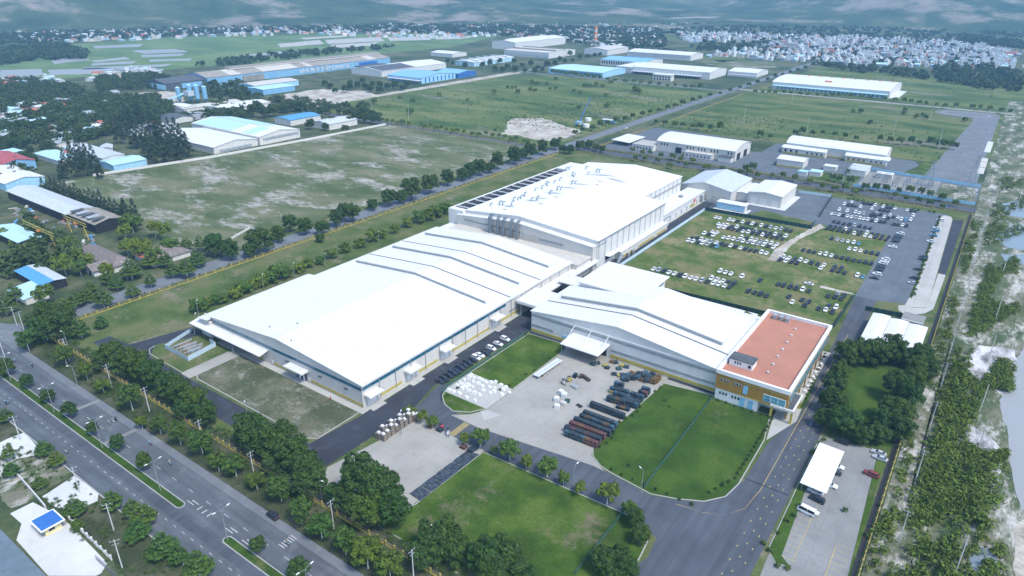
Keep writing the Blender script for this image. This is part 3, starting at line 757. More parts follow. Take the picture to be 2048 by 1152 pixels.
# raised vents and dark gutters folded over the ridge
def over_ridge(t, name, mat, xs, y0, y1, h, base, sides=False):
    (xa, xr, xb) = xs
    za = base(xa); zr = base(xr); zb = base(xb)
    MB().extr([(xa, za), (xr, zr), (xb, zb), (xb, zb + h), (xr, zr + h), (xa, za + h)], 'y', y0, y1).build(name, MAT[mat], t)
def h1z(x): return 10.0 + 4.0 * ((x + 267) / 47 if x < -220 else (-171 - x) / 49) + 0.38
for y0 in (226.5, 253.6, 280.6):
    over_ridge(H1, 'roof_vent', 'white_roof', (-262.5, -220, -175.5), y0, y0 + 4.6, 1.5, h1z)
    over_ridge(H1, 'vent_louvre', 'galv', (-262.0, -220, -176.0), y0 - 0.12, y0 + 0.05, 0.9, lambda x: h1z(x) + 0.25)
for y0 in (239.6, 265.4):
    over_ridge(H1, 'roof_gutter', 'gutter_grey', (-266.8, -220, -171.2), y0, y0 + 0.9, 0.06, h1z)
over_ridge(H1, 'ridge_cap', 'white_wall', (-220.6, -220, -219.4), 144.2, 224, 0.12, h1z)
for y0 in (165, 186, 207): over_ridge(H1, 'roof_seam', 'white_wall', (-266.8, -220, -171.2), y0, y0 + 0.18, 0.05, h1z)
for x, y in ((-232, 150), (-214, 147), (-224, 158)): MB().cyl((x, y, h1z(x)), (x, y, h1z(x) + 0.7), 0.25, n=6).build('roof_stub', MAT['grey_metal'], H1)
# low link roof between the two halls
L = bthing('link_building', 'flat pale link roof joining the front hall to the taller hall behind', 'building', -218, 304)
MB().box(-262, -168, 296.6, 312, 0, 8.6).build('wall', MAT['cream_wall'], L)
MB().box(-262.4, -167.4, 296.6, 312, 8.6, 9.1).build('roof', MAT['beige_roof'], L)
MB().box(-270, -262.6, 296.8, 318, 0, 8.0).build('wall', MAT['white_wall'], L)
MB().box(-170.9, -164.6, 262, 316, 5.6, 6.2).build('side_roof', MAT['white_roof'], L)
for y in (266, 280, 296, 310): MB().box(-165.4, -165.0, y, y + .4, 0, 5.6).build('post', MAT['cream_wall'], L)
MB().box(-246, -243, 299, 302, 9.1, 10.2).build('roof_hatch', MAT['dark'], L)

# ---- tall hall behind with exhaust ducts
MAT['stack_metal'] = plain('stack_metal', (0.15, 0.185, 0.215), 0.45, 0.4, 0.2, var=0.2)
soot = new_mat('sooty_roof', 0.5, 0.4)
m_, nt_, p_ = soot
sc = _ramp(nt_, _noise(nt_, _pos(nt_, (1, 1, .3)), 0.35, 6, 0.65), [(0.3, (0.60, 0.61, 0.61)), (0.65, (0.64, 0.65, 0.65))])
for (sx, sy, lx, ly) in ((-231, 372, 9, 2.6), (-233, 350, 8, 2.4), (-229, 388, 9, 2.2), (-227, 400, 9, 2.4), (-226, 430, 16, 3.0), (-212, 424, 12, 3), (-239, 333, 6, 3.0), (-231, 357, 7, 2)):
    g_ = nt_.nodes.new('ShaderNodeNewGeometry'); mp_ = nt_.nodes.new('ShaderNodeMapping'); mp_.vector_type = 'TEXTURE'
    mp_.inputs['Location'].default_value = (sx, sy, 19.5); mp_.inputs['Scale'].default_value = (lx, ly, 8)
    nt_.links.new(g_.outputs['Position'], mp_.inputs['Vector'])
    gr_ = nt_.nodes.new('ShaderNodeTexGradient'); gr_.gradient_type = 'SPHERICAL'
    nt_.links.new(mp_.outputs['Vector'], gr_.inputs['Vector'])
    sc = _mix(nt_, _ramp(nt_, gr_.outputs['Fac'], [(0.0, (0, 0, 0)), (0.7, (0.75, 0.75, 0.75))]), sc, (0.10, 0.10, 0.10))
nt_.links.new(sc, p_.inputs['Base Color'])
MAT['sooty_roof'] = m_
H3 = bthing('tall_factory_hall', 'tall white factory hall with rows of silver exhaust elbows on its roof', 'factory hall', -217, 390)
MB().extr(wall_prof(-264, -167, -220, 14.6, 18.6), 'y', 312, 316.5).build('front_wall', MAT['cream_wall'], H3)
MB().extr(roof_prof(-264, -167, -220, 14.6, 18.6, 0.3, 0.3), 'y', 311.6, 316.4).build('front_roof', MAT['white_roof'], H3)
MB().extr(wall_prof(-260, -166.6, -220, 17.0, 21.0), 'y', 316.5, 406.5).build('wall', MAT['white_wall'], H3)
MB().extr([(-260, 0), (-182, 0), (-182, 18.2), (-220, 21.0), (-260, 17.0)], 'y', 406.5, 470).build('wall', MAT['white_wall'], H3)
MB().extr(roof_prof(-260, -166.6, -220, 17.0, 21.0, 0.35, 0.5), 'y', 316.2, 406.6).build('roof', MAT['sooty_roof'], H3)
MB().extr([(-260.5, 17.0), (-220, 21.05), (-181.5, 18.2), (-181.5, 18.55), (-220, 21.4), (-260.5, 17.3)], 'y', 406.6, 470.4).build('roof', MAT['sooty_roof'], H3)
MB().box(-272, -270.6, 313.5, 462, 0, 17.2).build('parapet_wall', MAT['white_wall'], H3)
MB().box(-270.6, -260.2, 313.5, 318, 0, 17.2).build('parapet_wall', MAT['white_wall'], H3)
MB().box(-270.6, -260.2, 440, 462, 0, 17.2).build('parapet_wall', MAT['white_wall'], H3)
MB().box(-270.6, -260.1, 318, 440, 0, 14.6).build('equipment_trench', MAT['dark'], H3)
MB().box(-270.6, -270.3, 318, 440, 14.6, 17.0).build('louvre_screen', MAT['dark_roof'], H3)
y = 321.0
while y < 438:
    MB().box(-270.3, -260.4, y, y + 0.7, 16.5, 17.1).build('trench_beam', MAT['white_wall'], H3)
    f = MB().cyl((-265.4, y + 4.4, 14.6), (-265.4, y + 4.4, 16.2), 2.2, n=10).build('fan_unit', MAT['dark_roof'], H3)
    MB().cyl((-265.4, y + 4.4, 16.2), (-265.4, y + 4.4, 16.3), 1.7, n=10).build('fan_grille', MAT['dark'], f)
    y += 8.4
bx(H3, 'duct_panel', 'beige_roof', -240.0, -215.0, 311.6, 312.1, 9.0, 14.5)
for i, x in enumerate((-236.4, -230.8, -226.6, -221.4, -216.8)):
    MB().tube([(x, 310.2, 9.0), (x, 310.2, 18.6), (x, 311.0, 19.6), (x, 313.0, 19.9)], 1.2 if i == 0 else 0.85, 8).build('exhaust_duct', MAT['stack_metal'], H3)
bx(H3, 'duct_rail', 'dark', -240, -214.6, 310.2, 310.4, 13.6, 13.9)
bx(H3, 'window_band', 'galv', -258, -241.5, 311.7, 312.1, 12.2, 13.4)
bx(H3, 'window_band', 'galv', -202, -186, 311.7, 312.1, 11.2, 12.5)
bx(H3, 'wall_panel', 'beige_roof', -213.5, -202.5, 311.7, 312.1, 9.2, 13.8)
bx(H3, 'window_band', 'grey_roof', -166.7, -166.3, 317, 327, 13.6, 14.6)
y = 318.0
while y < 405:
    MB().cyl((-166.3, y, 6.0), (-166.3, y, 16.8), 0.12, n=6).build('downpipe', MAT['galv'], H3); y += 7.4
y = 410.0
while y < 470:
    MB().cyl((-181.7, y, 8.0), (-181.7, y, 18.0), 0.12, n=6).build('downpipe', MAT['galv'], H3); y += 7.4
bx(H3, 'window_band', 'galv', -181.9, -181.6, 408, 469, 13.2, 14.2)
bx(H3, 'gutter', 'galv', -166.2, -165.7, 316.4, 406.4, 16.8, 17.2)
elb = [(-251.0, 329.7), (-244.9, 334.3), (-246.5, 333.1), (-239.4, 336.4), (-244.5, 345.7), (-242.9, 348.0), (-243.2, 351.9), (-244.1, 357.6), (-233.1, 349.2), (-231.1, 352.7), (-246.4, 373.5), (-244.8, 379.3), (-230.8, 367.6), (-249.9, 392.0), (-245.9, 387.8), (-246.3, 397.2), (-246.3, 404.7), (-232.6, 379.3), (-230.8, 380.7), (-232.5, 397.9), (-231.1, 400.1), (-243.0, 418.6), (-246.1, 421.5), (-237.0, 428.3), (-260.5, 436.7), (-261.0, 442.0), (-248.6, 445.7), (-234.6, 436.8), (-233.0, 438.0)]
def roof_z(x): return 17.4 + 4.0 * (x + 260) / 40 if x < -220 else 21.4 - 4.0 * (x + 220) / 53.4
for i, (x, y) in enumerate(elb):
    z = roof_z(x) - 0.2; s = 0.85 + 0.3 * ((i * 37) % 5) / 4
    a = (i * 97) % 360
    dx, dy = math.cos(R(a * 0.2 + 10)), math.sin(R(a * 0.2 + 10))
    pts = [(x, y, z), (x, y, z + 1.7 * s), (x + .35 * dx, y + .35 * dy, z + 2.3 * s), (x + 1.0 * dx, y + 1.0 * dy, z + 2.6 * s), (x + 1.9 * dx, y + 1.9 * dy, z + 2.4 * s)]
    e = MB().tube(pts, 0.42 * s, 8).build('exhaust_elbow', MAT['duct_metal'], H3)
    MB().box(x - .7, x + .7, y - .7, y + .7, z, z + .35).build('elbow_base', MAT['galv'], e)
for x, y in [(-235.8, 324.9), (-222.5, 344.4), (-222.3, 362.8), (-215.9, 404.2), (-218.2, 412.0)]: MB().box(x - 1.4, x + 1.4, y - .6, y + .6, roof_z(x), roof_z(x) + .5).build('roof_hatch', MAT['beige_roof'], H3)
# low annexes along its right side
AX = bthing('side_annex', 'low flat-roofed annex with yellow base along the dark road beside the tall hall', 'annex', -165, 372)
MB().box(-166.4, -162.6, 338, 404, 0, 4.6).build('wall', MAT['cream_wall'], AX)
MB().box(-166.4, -162.2, 337.6, 404.4, 4.6, 5.0).build('roof', MAT['white_roof'], AX)
for y0, y1 in ((338.4, 356), (362, 384), (388, 402)): bx(AX, 'base_stripe', 'yellow', -162.7, -162.45, y0, y1, 0.5, 1.8)
MB().add([(-162.4, 333, 0), (-160.6, 333, 0), (-160.6, 337.8, 3.4), (-162.4, 337.8, 3.4), (-162.4, 333, .3), (-160.6, 333, .3), (-160.6, 337.8, 3.7), (-162.4, 337.8, 3.7)],
         [(0, 1, 2, 3), (7, 6, 5, 4), (0, 4, 5, 1), (1, 5, 6, 2), (2, 6, 7, 3), (3, 7, 4, 0)]).build('ramp', MAT['duct_metal'], AX)
for y in (346, 352): MB().cyl((-161.4, y, 0), (-161.4, y, 2.2), 0.9, n=10).build('tank', MAT['galv'], AX)
bx(AX, 'canopy', 'white_paint', -166.4, -163.4, 326, 336, 5.4, 5.8)
bx(AX, 'opening', 'dark', -166.5, -166.2, 327, 335, 2.6, 5.2)
A2 = bthing('side_annex', 'long low white annex at the far end of the dark road', 'annex', -175, 445)
MB().box(-182, -168.4, 406.6, 484, 0, 6.6).build('wall', MAT['white_wall'], A2)
MB().box(-182, -167.8, 406.6, 484.6, 6.6, 7.1).build('roof', MAT['white_roof'], A2)
y = 412
while y < 480:
    MB().box(-168.5, -168.2, y, y + 1.2, 0.2, 3.4).build('door', MAT['galv'], A2); y += 9.5
bx(A2, 'window_band', 'grey_roof', -168.5, -168.25, 409, 421, 3.2, 4.4)
bx(A2, 'warning_sign', 'red', -168.5, -168.1, 463, 466, 3.0, 5.0)
bx(A2, 'base_stripe', 'yellow', -168.5, -168.2, 457, 466, 0.4, 2.2)
bx(A2, 'kerb_step', 'concrete_pale', -168.4, -166.6, 408, 482, 0, 0.2)
MB().cyl((-167.4, 476, 0), (-167.4, 476, 5.2), 1.2, n=10).build('tank', MAT['duct_metal'], A2)
MB().box(-177, -174.6, 455, 458, 7.1, 8.6).build('roof_unit', MAT['galv'], A2)
R1 = bthing('rear_block', 'small pale block with a low stepped roof behind the tall hall', 'building', -228, 484)
MB().box(-246, -222, 472, 488, 0, 9.5).build('wall', MAT['white_wall'], R1)
MB().box(-246.4, -221.6, 471.8, 488.4, 9.5, 10.0).build('roof', MAT['white_roof'], R1)
MB().box(-220.8, -203, 474, 490, 0, 8.4).build('wall', MAT['white_wall'], R1)
MB().box(-221.2, -202.6, 473.6, 490.4, 8.4, 8.9).build('roof', MAT['pale_blue_roof'], R1)
MB().box(-206, -203.2, 482, 488, 8.9, 11).build('roof_unit', MAT['pale_blue_roof'], R1)

# ---- second hall to the right, front facing the concrete yard
B2, _ = hall('factory_hall', 'white hall with two grey window bands and a hanging canopy facing the concrete yard', -154.6, -67.0, 233.6, 268.0, 10.4, 15.6, 'y', -111, 'white_wall', 'white_roof')
MB().extr([(-117, 0), (-67.4, 0), (-67.4, 10.2), (-111, 14.5), (-117, 14.1)], 'y', 268, 284.6).build('wall', MAT['white_wall'], B2)
MB().extr([(-117, 14.2), (-111, 14.6), (-67.0, 10.2), (-67.0, 10.55), (-111, 14.95), (-117, 14.5)], 'y', 268.5, 284.8).build('roof', MAT['white_roof'], B2)
def b2z(x): return 10.4 + 5.2 * ((x + 154.6) / 43.6 if x < -111 else (-67 - x) / 44) + 0.38
over_ridge(B2, 'roof_gutter', 'gutter_grey', (-154.4, -111, -67.4), 246.2, 247.2, 0.06, b2z)
over_ridge(B2, 'roof_vent', 'white_roof', (-150, -111, -72), 251.6, 261.5, 1.7, b2z)
over_ridge(B2, 'vent_louvre', 'galv', (-149.6, -111, -72.4), 251.35, 251.7, 1.1, lambda x: b2z(x) + 0.3)
over_ridge(B2, 'roof_gutter', 'gutter_grey', (-154.2, -111, -67.6), 268.0, 268.5, 0.06, lambda x: b2z(x) - .25)
def band(t, x0, x1, y, z0, z1, mat): return MB().box(x0, x1, y - 0.16, y + 0.1, z0, z1).build('window_band', MAT[mat], t)
band(B2, -154.4, -67.2, 233.6, 8.2, 9.3, 'galv')
band(B2, -154.2, -142.6, 233.6, 3.2, 4.3, 'galv'); band(B2, -113.6, -67.6, 233.6, 3.2, 4.3, 'galv')
bx(B2, 'base_stripe', 'yellow', -154.4, -131.5, 233.4, 233.7, 0.4, 1.9); bx(B2, 'base_stripe', 'yellow', -113.6, -67.2, 233.4, 233.7, 0.4, 1.9)
bx(B2, 'loading_door', 'dark', -130.5, -115.5, 233.38, 233.7, 0.1, 4.6)
bx(B2, 'ledge', 'white_paint', -154.4, -67.2, 233.25, 233.7, 10.25, 10.45)
bx(B2, 'notice_board', 'sky_blue', -137.5, -135, 233.3, 233.7, 2.4, 3.6)
MB().extr([(222.6, 5.4), (233.5, 6.2), (233.5, 6.6), (222.6, 5.8)], 'x', -132.4, -113.8).build('hanging_canopy', MAT['white_roof'], B2)
for x in (-131.6, -123.2, -114.8): MB().cyl((x, 225.5, 5.9), (x, 233.4, 10.2), 0.13, n=6).build('tie_rod', MAT['white_paint'], B2)
for x in (-131.8, -114.4): MB().cyl((x, 223.2, 0), (x, 223.2, 5.4), 0.12, n=6).build('canopy_post', MAT['galv'], B2)
bx(B2, 'paved_edge', 'asphalt_dark', -154.6, -132.6, 231.9, 233.5, 0.0, 0.16); bx(B2, 'paved_edge', 'asphalt_dark', -86.4, -66.8, 231.9, 233.5, 0.0, 0.16)
TB = bthing('tower_block', 'taller white box with flat roof rising from the back of the second hall', 'building', -134, 284)
MB().box(-150, -118.4, 269, 299, 0, 13.4).build('wall', MAT['white_wall'], TB)
MB().box(-151.2, -117.0, 268.4, 301, 13.4, 13.9).build('roof', MAT['white_roof'], TB)
bx(TB, 'louvre', 'galv', -118.5, -118.2, 276, 297, 10.6, 12.0)
LW = bthing('back_wing', 'low white wing behind the second hall along the dark green fence', 'building', -96, 298)
MB().box(-118, -70, 285.2, 298, 0, 5.4).build('wall', MAT['white_wall'], LW)
MB().extr([(284.9, 8.2), (298.6, 6.0), (298.6, 6.3), (284.9, 8.5)], 'x', -117.8, -69.6).build('roof', MAT['white_roof'], LW)
MB().box(-116, -74, 304.6, 307.6, 0, 2.6).build('store_wall', MAT['white_wall'], LW)
MB().box(-116.4, -73.6, 304.2, 308, 2.6, 2.9).build('store_roof', MAT['white_roof'], LW)
BR = bthing('link_bridge', 'covered white link bridge over the dark road, nearer of the two', 'bridge', -162, 252)
MB().extr([(243.6, 7.4), (260.6, 8.2), (260.6, 8.6), (243.6, 7.8)], 'x', -170.4, -154.8).build('roof', MAT['white_roof'], BR)
MB().box(-170.4, -154.8, 243.5, 243.8, 6.4, 7.5).build('fascia', MAT['white_wall'], BR)
for x in (-168, -157): MB().box(x, x + .4, 244, 244.4, 0, 7.4).build('post', MAT['galv'], BR)
BR2 = bthing('link_bridge', 'covered white link bridge over the dark road, farther of the two', 'bridge', -162, 280)
MB().extr([(275, 7.4), (285, 8.0), (285, 8.4), (275, 7.8)], 'x', -166, -152).build('roof', MAT['white_roof'], BR2)
for x in (-164, -157): MB().box(x, x + .4, 276, 276.4, 0, 7.4).build('post', MAT['galv'], BR2)

# ---- office block with the red roof
OF = bthing('office_block', 'ochre and white office block with flat red roof terrace and porch', 'office', -52, 262)
fx0, fx1, fy0, fy1 = -66.2, -39.2, 229.6, 294.0
MB().box(fx0 + .3, -49.5, fy0 + .3, fy1 - .3, 0, 5.0).build('ground_floor', MAT['white_paint'], OF)
MB().box(-49.5, fx1 - 2.4, fy0 + 6, fy1 - .3, 0, 5.0).build('ground_floor', MAT['plaster'], OF)
MB().box(fx0, fx1, fy0, fy1, 5.0, 11.6).build('upper_floor', MAT['ochre'], OF)
MB().box(fx0 + .8, fx1 - .8, fy0 + .8, fy1 - .8, 11.6, 11.75).build('roof_terrace', MAT['terracotta'], OF)
pm = MB()
for b in ((fx0 - .3, fx1 + .3, fy0 - .3, fy0 + .8), (fx0 - .3, fx1 + .3, fy1 - .8, fy1 + .3), (fx0 - .3, fx0 + .8, fy0 + .8, fy1 - .8), (fx1 - .8, fx1 + .3, fy0 + .8, fy1 - .8)):
    pm.box(*b, 11.6, 13.2)
pm.build('parapet', MAT['white_paint'], OF)
for k, x in enumerate((-64.4, -63.2, -62.0, -59.6, -58.4, -57.2)):
    w = MB().box(x, x + .85, fy0 - .06, fy0 + .3, 8.6, 9.8).build('window', MAT['white_paint'], OF); MB().box(x + .1, x + .75, fy0 - .12, fy0 + .2, 8.7, 9.7).build('pane', MAT['glass_dark'], w)
    w = MB().box(x, x + .85, fy0 + .2, fy0 + .5, 2.6, 3.9).build('window', MAT['plaster'], OF); MB().box(x + .1, x + .75, fy0 + .14, fy0 + .4, 2.7, 3.8).build('pane', MAT['glass_dark'], w)
bx(OF, 'stair_window', 'door_blue', -55.6, -53.9, fy0 - .1, fy0 + .3, 6.2, 9.8)
for x in (-56.2, -53.0): bx(OF, 'door', 'door_blue', x, x + 1.8, fy0 + .1, fy0 + .5, 0.3, 4.0)
w = MB().box(-48.0, -39.8, fy0 - .12, fy0 + .3, 6.0, 9.0).build('window', MAT['white_paint'], OF)
for i in range(3):
    for j in range(2): MB().box(-47.8 + i * 2.66, -45.4 + i * 2.66, fy0 - .2, fy0 + .2, 6.15 + j * 1.4, 7.4 + j * 1.4).build('pane', MAT['glass_teal'], w)
for z in (5.0, 10.6): bx(OF, 'trim', 'yellow', -55.8, fx1 + .1, fy0 - .16, fy0 + .2, z, z + .25)
for i in range(14):
    y0 = fy0 + 2.6 + i * 4.35
    bx(OF, 'side_window', 'glass_teal', fx1 - .1, fx1 + .14, y0, y0 + 3.4, 6.6, 9.6)
    if i % 2 == 0: MB().box(fx1 - .5, fx1, y0 - .6, y0 - .1, 0, 5.0).build('column', MAT['ochre'], OF)
    if i > 4: MB().box(fx1 + .6, fx1 + 1.5, y0, y0 + 1.4, .1, 1.1).build('outdoor_unit', MAT['white_paint'], OF)
bx(OF, 'side_walk', 'concrete_pale', fx1 - 2.4, fx1 + 2.0, fy0 + 8, fy1, 0, 0.3)
PO = MB().box(-45.0, -36.6, 229.0, 242.5, 5.0, 5.9).build('porch_roof', MAT['plaster'], OF)
MB().box(-44.4, -37.2, 229.6, 241.9, 5.9, 5.96).build('porch_deck', MAT['dark_roof'], PO)
for x, y in ((-44.8, 229.2), (-37.6, 229.2), (-37.6, 241.4)): MB().box(x, x + .8, y, y + .8, 0, 5.0).build('porch_column', MAT['yellow'], OF)
ST = MB().box(-64.6, -55.6, 238.0, 243.6, 11.7, 14.6).build('stair_house', MAT['white_paint'], OF)
MB().box(-64.9, -55.3, 237.7, 243.9, 14.6, 14.9).build('stair_roof', MAT['dark_roof'], ST)
for x in (-62.5, -61.5, -60.5): MB().box(x, x + .5, 237.9, 238.1, 13.0, 14.0).build('slot_window', MAT['glass_dark'], ST)
MB().box(-57.2, -56.2, 237.9, 238.1, 12.6, 13.8).build('slot_window', MAT['glass_dark'], ST)
for i in range(7):
    y0 = 240 + i * 7.2
    MB().box(-50.6 - i * .2, -49.8 - i * .2, y0, y0 + .8, 11.75, 12.5).build('roof_cowl', MAT['concrete_post'], OF)
for x in (-62.6, -59.8, -57.2): MB().box(x, x + 1.5, 288.2, 291.6, 11.75, 13.6).build('roof_unit', MAT['galv'], OF)
for i in range(9): MB().box(-66.9, -66.0, 250 + i * 4, 251.2 + i * 4, 11.0, 12.2).build('wall_unit', MAT['white_paint'], OF)

# ---- sheds at the back of the compound
S1, _ = hall('storage_shed', 'pale shed with low gable and roller doors behind the tall hall', -187, -149, 485, 532, 8.6, 12.6, 'y', -170, 'cream_wall', 'pale_grey_roof', 'shed')
for x in (-183, -177, -170, -163, -156): bx(S1, 'roller_door', 'beige_roof', x, x + 4, 484.8, 485.2, 0.1, 4.2)
S2, _ = hall('storage_shed', 'white gabled shed with three roller doors beside the empty tarmac yard', -139.6, -116, 496, 535, 8.2, 9.6, 'y', None, 'cream_wall', 'white_roof', 'shed')
for x in (-138, -131, -123): bx(S2, 'roller_door', 'white_wall', x, x + 4.4, 495.8, 496.2, 0.1, 4.4)
bx(S2, 'pavement', 'concrete_bright', -140, -111.6, 491.6, 495.9, 0, .14); bx(S2, 'pavement', 'concrete_bright', -115.9, -111.6, 496, 534, 0, .14)
S3, _ = hall('storage_shed', 'low white link shed between the two pale sheds', -148.8, -139.8, 498, 528, 5.8, 6.4, 'y', None, 'cream_wall', 'white_roof', 'shed')
BK = bthing('cylinder_store', 'small white-roofed store with a sky blue open front by the dark green fence', 'store', -143, 473)
MB().box(-153.6, -132.6, 468.6, 476.8, 4.6, 5.1).build('roof', MAT['white_roof'], BK)
MB().box(-153.2, -133, 474.5, 476.4, 0.2, 4.6).build('back_wall', MAT['plaster'], BK)
MB().box(-133.6, -133, 469, 476.4, 0.2, 4.6).build('end_wall', MAT['plaster'], BK)
for i in range(14): MB().box(-153.2 + i * 1.42, -152.0 + i * 1.42, 468.8, 470.4, 0.5, 4.4).build('blue_rack', MAT['sky_blue'], BK)
MB().box(-155, -131, 466.5, 478, 0, .2).build('slab', MAT['concrete_bright'], BK)

# ---- white shed by the tree clump, and the carport
WS = bthing('open_shed', 'wide white three-span shed roof beside the clump of dark trees', 'shed', -17, 318)
for i, (x0, x1) in enumerate(((-28.6, -21.0), (-20.9, -13.2), (-13.1, -5.4))):
    MB().add([(x0, 299.0 + 0 * i, 5.0), (x1, 299.0, 5.2), (x1, 338 - i * 1.2, 5.2), (x0, 338 - i * 1.2, 5.0), ((x0 + x1) / 2, 299.0, 5.45), ((x0 + x1) / 2, 338 - i * 1.2, 5.45)],
             [(0, 3, 5, 4), (4, 5, 2, 1), (0, 4, 1), (3, 2, 5)]).build('roof', MAT['white_roof'], WS)
MB().box(-28.2, -5.6, 336, 336.3, 0, 4.9).box(-28.4, -28.1, 300, 336, 0, 4.9).build('wall', MAT['cream_wall'], WS)
for y in (300, 312, 324, 334):
    for x in (-21, -13.2, -5.8): MB().cyl((x, y, 0), (x, y, 5.0), .12, n=6).build('post', MAT['galv'], WS)
PH = bthing('pump_house', 'small grey flat-roofed pump house behind the white three-span shed', 'building', -12, 346)
MB().box(-16.6, -8.0, 341, 351, 0, 3.4).build('wall', MAT['plaster'], PH); MB().box(-17, -7.6, 340.6, 351.4, 3.4, 3.7).build('roof', MAT['concrete_grey'], PH)
MB().box(-16.8, -7.8, 340.8, 341.2, 3.7, 4.1).build('parapet', MAT['plaster'], PH)
CP = bthing('carport', 'long white carport roof in the visitors car park', 'carport', -21, 207)
MB().add([(-24.9, 194, 3.1), (-16.9, 194, 2.7), (-16.9, 219.6, 2.7), (-24.9, 219.6, 3.1), (-24.9, 194, 3.3), (-16.9, 194, 2.9), (-16.9, 219.6, 2.9), (-24.9, 219.6, 3.3)],
         [(0, 3, 2, 1), (4, 5, 6, 7), (0, 1, 5, 4), (1, 2, 6, 5), (2, 3, 7, 6), (3, 0, 4, 7)]).build('roof', MAT['white_roof_x'], CP)
for y in (194.6, 200.8, 207, 213, 219):
    MB().cyl((-24.2, y, 0), (-24.2, y, 3.1), .09, n=6).build('post', MAT['galv'], CP)
    MB().box(-24.2, -17.0, y - .05, y + .05, 2.55, 2.7).build('rafter', MAT['galv'], CP)
BS = bthing('bike_shelter', 'small white curved shelter half hidden by the fence trees', 'shelter', -176, 108)
MB().add([(-181.5, 106.4, 2.6), (-173, 106.4, 2.6), (-173, 111.2, 2.3), (-181.5, 111.2, 2.3), (-181.5, 108.8, 3.0), (-173, 108.8, 3.0)], [(0, 1, 5, 4), (4, 5, 2, 3)]).build('roof', MAT['white_roof_x'], BS)
for x in (-181, -177.2, -173.5):
    for y in (106.6, 111): MB().cyl((x, y, 0), (x, y, 2.5), .07, n=5).build('post', MAT['galv'], BS)

# ================================================================ neighbours and the far industrial estate
def doors_row(t, x0, x1, y, n, z0, z1, w, mat='glass_dark', name='window'):
    for i in range(n):
        x = x0 + (x1 - x0) * (i + 0.5) / n
        MB().box(x - w / 2, x + w / 2, y - 0.15, y + 0.1, z0, z1).build(name, MAT[mat], t)
def doors_col(t, y0, y1, x, n, z0, z1, w, mat='glass_dark', name='window'):
    for i in range(n):
        y = y0 + (y1 - y0) * (i + 0.5) / n
        MB().box(x - 0.1, x + 0.15, y - w / 2, y + w / 2, z0, z1).build(name, MAT[mat], t)

def barrel(name, label, x0, x1, y0, y1, ze, zr, wall, roof, cat='factory hall'):
    t = bthing(name, label, cat, (x0 + x1) / 2, (y0 + y1) / 2)
    top = barrel_prof(y0, y1, ze, zr)
    MB().extr([(y0, 0), (y1, 0)] + top[::-1], 'x', x0, x1).build('wall', MAT[wall], t)
    lo = barrel_prof(y0, y1, ze, zr, 0.05, 0.6); hi = barrel_prof(y0, y1, ze, zr, 0.4, 0.6)
    MB().extr(lo + hi[::-1], 'x', x0 - .5, x1 + .5).build('roof', MAT[roof], t)
    return t

# two cream halls just beyond the back road
E1 = barrel('workshop_hall', 'cream hall with rounded white roof and tall slit windows beyond the back road', -266, -190, 614, 657, 9.0, 13.2, 'cream_wall', 'white_roof')
for x in (-262, -259, -256, -236, -233, -230, -225, -222, -219, -213, -210, -207, -197, -194): MB().box(x, x + 1.1, 613.8, 614.1, 5.6, 7.8).build('window', MAT['glass_dark'], E1)
MB().box(-247, -241, 613.8, 614.1, 0.1, 5.6).build('doorway', MAT['dark'], E1)
MB().box(-235, -209, 606.6, 613.9, 0, 4.2).build('low_wing', MAT['plaster'], E1); MB().box(-235.4, -208.6, 606.2, 613.9, 4.2, 4.6).build('wing_roof', MAT['beige_roof'], E1)
MB().box(-203, -191, 606.6, 613.9, 0, 4.2).build('low_wing', MAT['plaster'], E1); MB().box(-203.4, -190.6, 606.2, 613.9, 4.2, 4.6).build('wing_roof', MAT['dark_roof'], E1)
MB().box(-288, -266.4, 606, 628, 0, 4.6).build('low_wing', MAT['plaster'], E1); MB().box(-288.4, -266.4, 605.6, 628.4, 4.6, 5.0).build('wing_roof', MAT['concrete_pale'], E1)
doors_row(E1, -234, -210, 606.6, 7, 1.0, 2.4, 1.4); doors_row(E1, -287, -268, 606, 6, 1.2, 2.8, 1.6)
for y in (619, 638): MB().box(-190.1, -189.8, y, y + 9, 0.1, 6.2).build('big_door', MAT['dark'], E1)
bx(E1, 'base_stripe', 'yellow', -240, -236, 613.7, 614, .4, 2)
E2 = barrel('workshop_hall', 'cream hall with rounded white roof and yellow base, behind the substation', -164, -78, 684, 712, 8.4, 12.4, 'cream_wall', 'white_roof')
MB().box(-166, -127, 676.6, 683.9, 0, 5.2).build('low_wing', MAT['plaster'], E2); MB().extr([(675.8, 5.2), (684, 6.6), (684, 7.0), (675.8, 5.6)], 'x', -166.6, -126.6).build('wing_roof', MAT['white_roof'], E2)
MB().box(-110, -76, 676.6, 683.9, 0, 5.2).build('low_wing', MAT['plaster'], E2); MB().extr([(675.8, 5.2), (684, 6.6), (684, 7.0), (675.8, 5.6)], 'x', -110.6, -73.6).build('wing_roof', MAT['white_roof'], E2)
bx(E2, 'base_stripe', 'yellow', -165.8, -127.2, 676.4, 676.7, .3, 1.5); bx(E2, 'base_stripe', 'yellow', -109.8, -76.2, 676.4, 676.7, .3, 1.5); bx(E2, 'base_stripe', 'yellow', -126, -110.4, 683.7, 684, .3, 1.5)
doors_row(E2, -165, -150, 676.6, 3, 1.8, 4.2, 1.8); doors_row(E2, -145, -128, 676.6, 4, 2, 3.6, 1.5); doors_row(E2, -109, -92, 676.6, 4, 1.8, 4, 2.2, 'ochre', 'door'); doors_row(E2, -90, -78, 676.6, 3, 2.2, 3.6, 1.5)
bx(E2, 'eave_strip', 'sky_blue', -164, -78, 683.6, 683.9, 7.9, 8.5)
E3, _ = hall('gate_store', 'small cream store with yellow base beside the back road', -155, -133, 622, 640, 6.2, 7.6, 'x', None, 'cream_wall', 'white_roof', 'store')
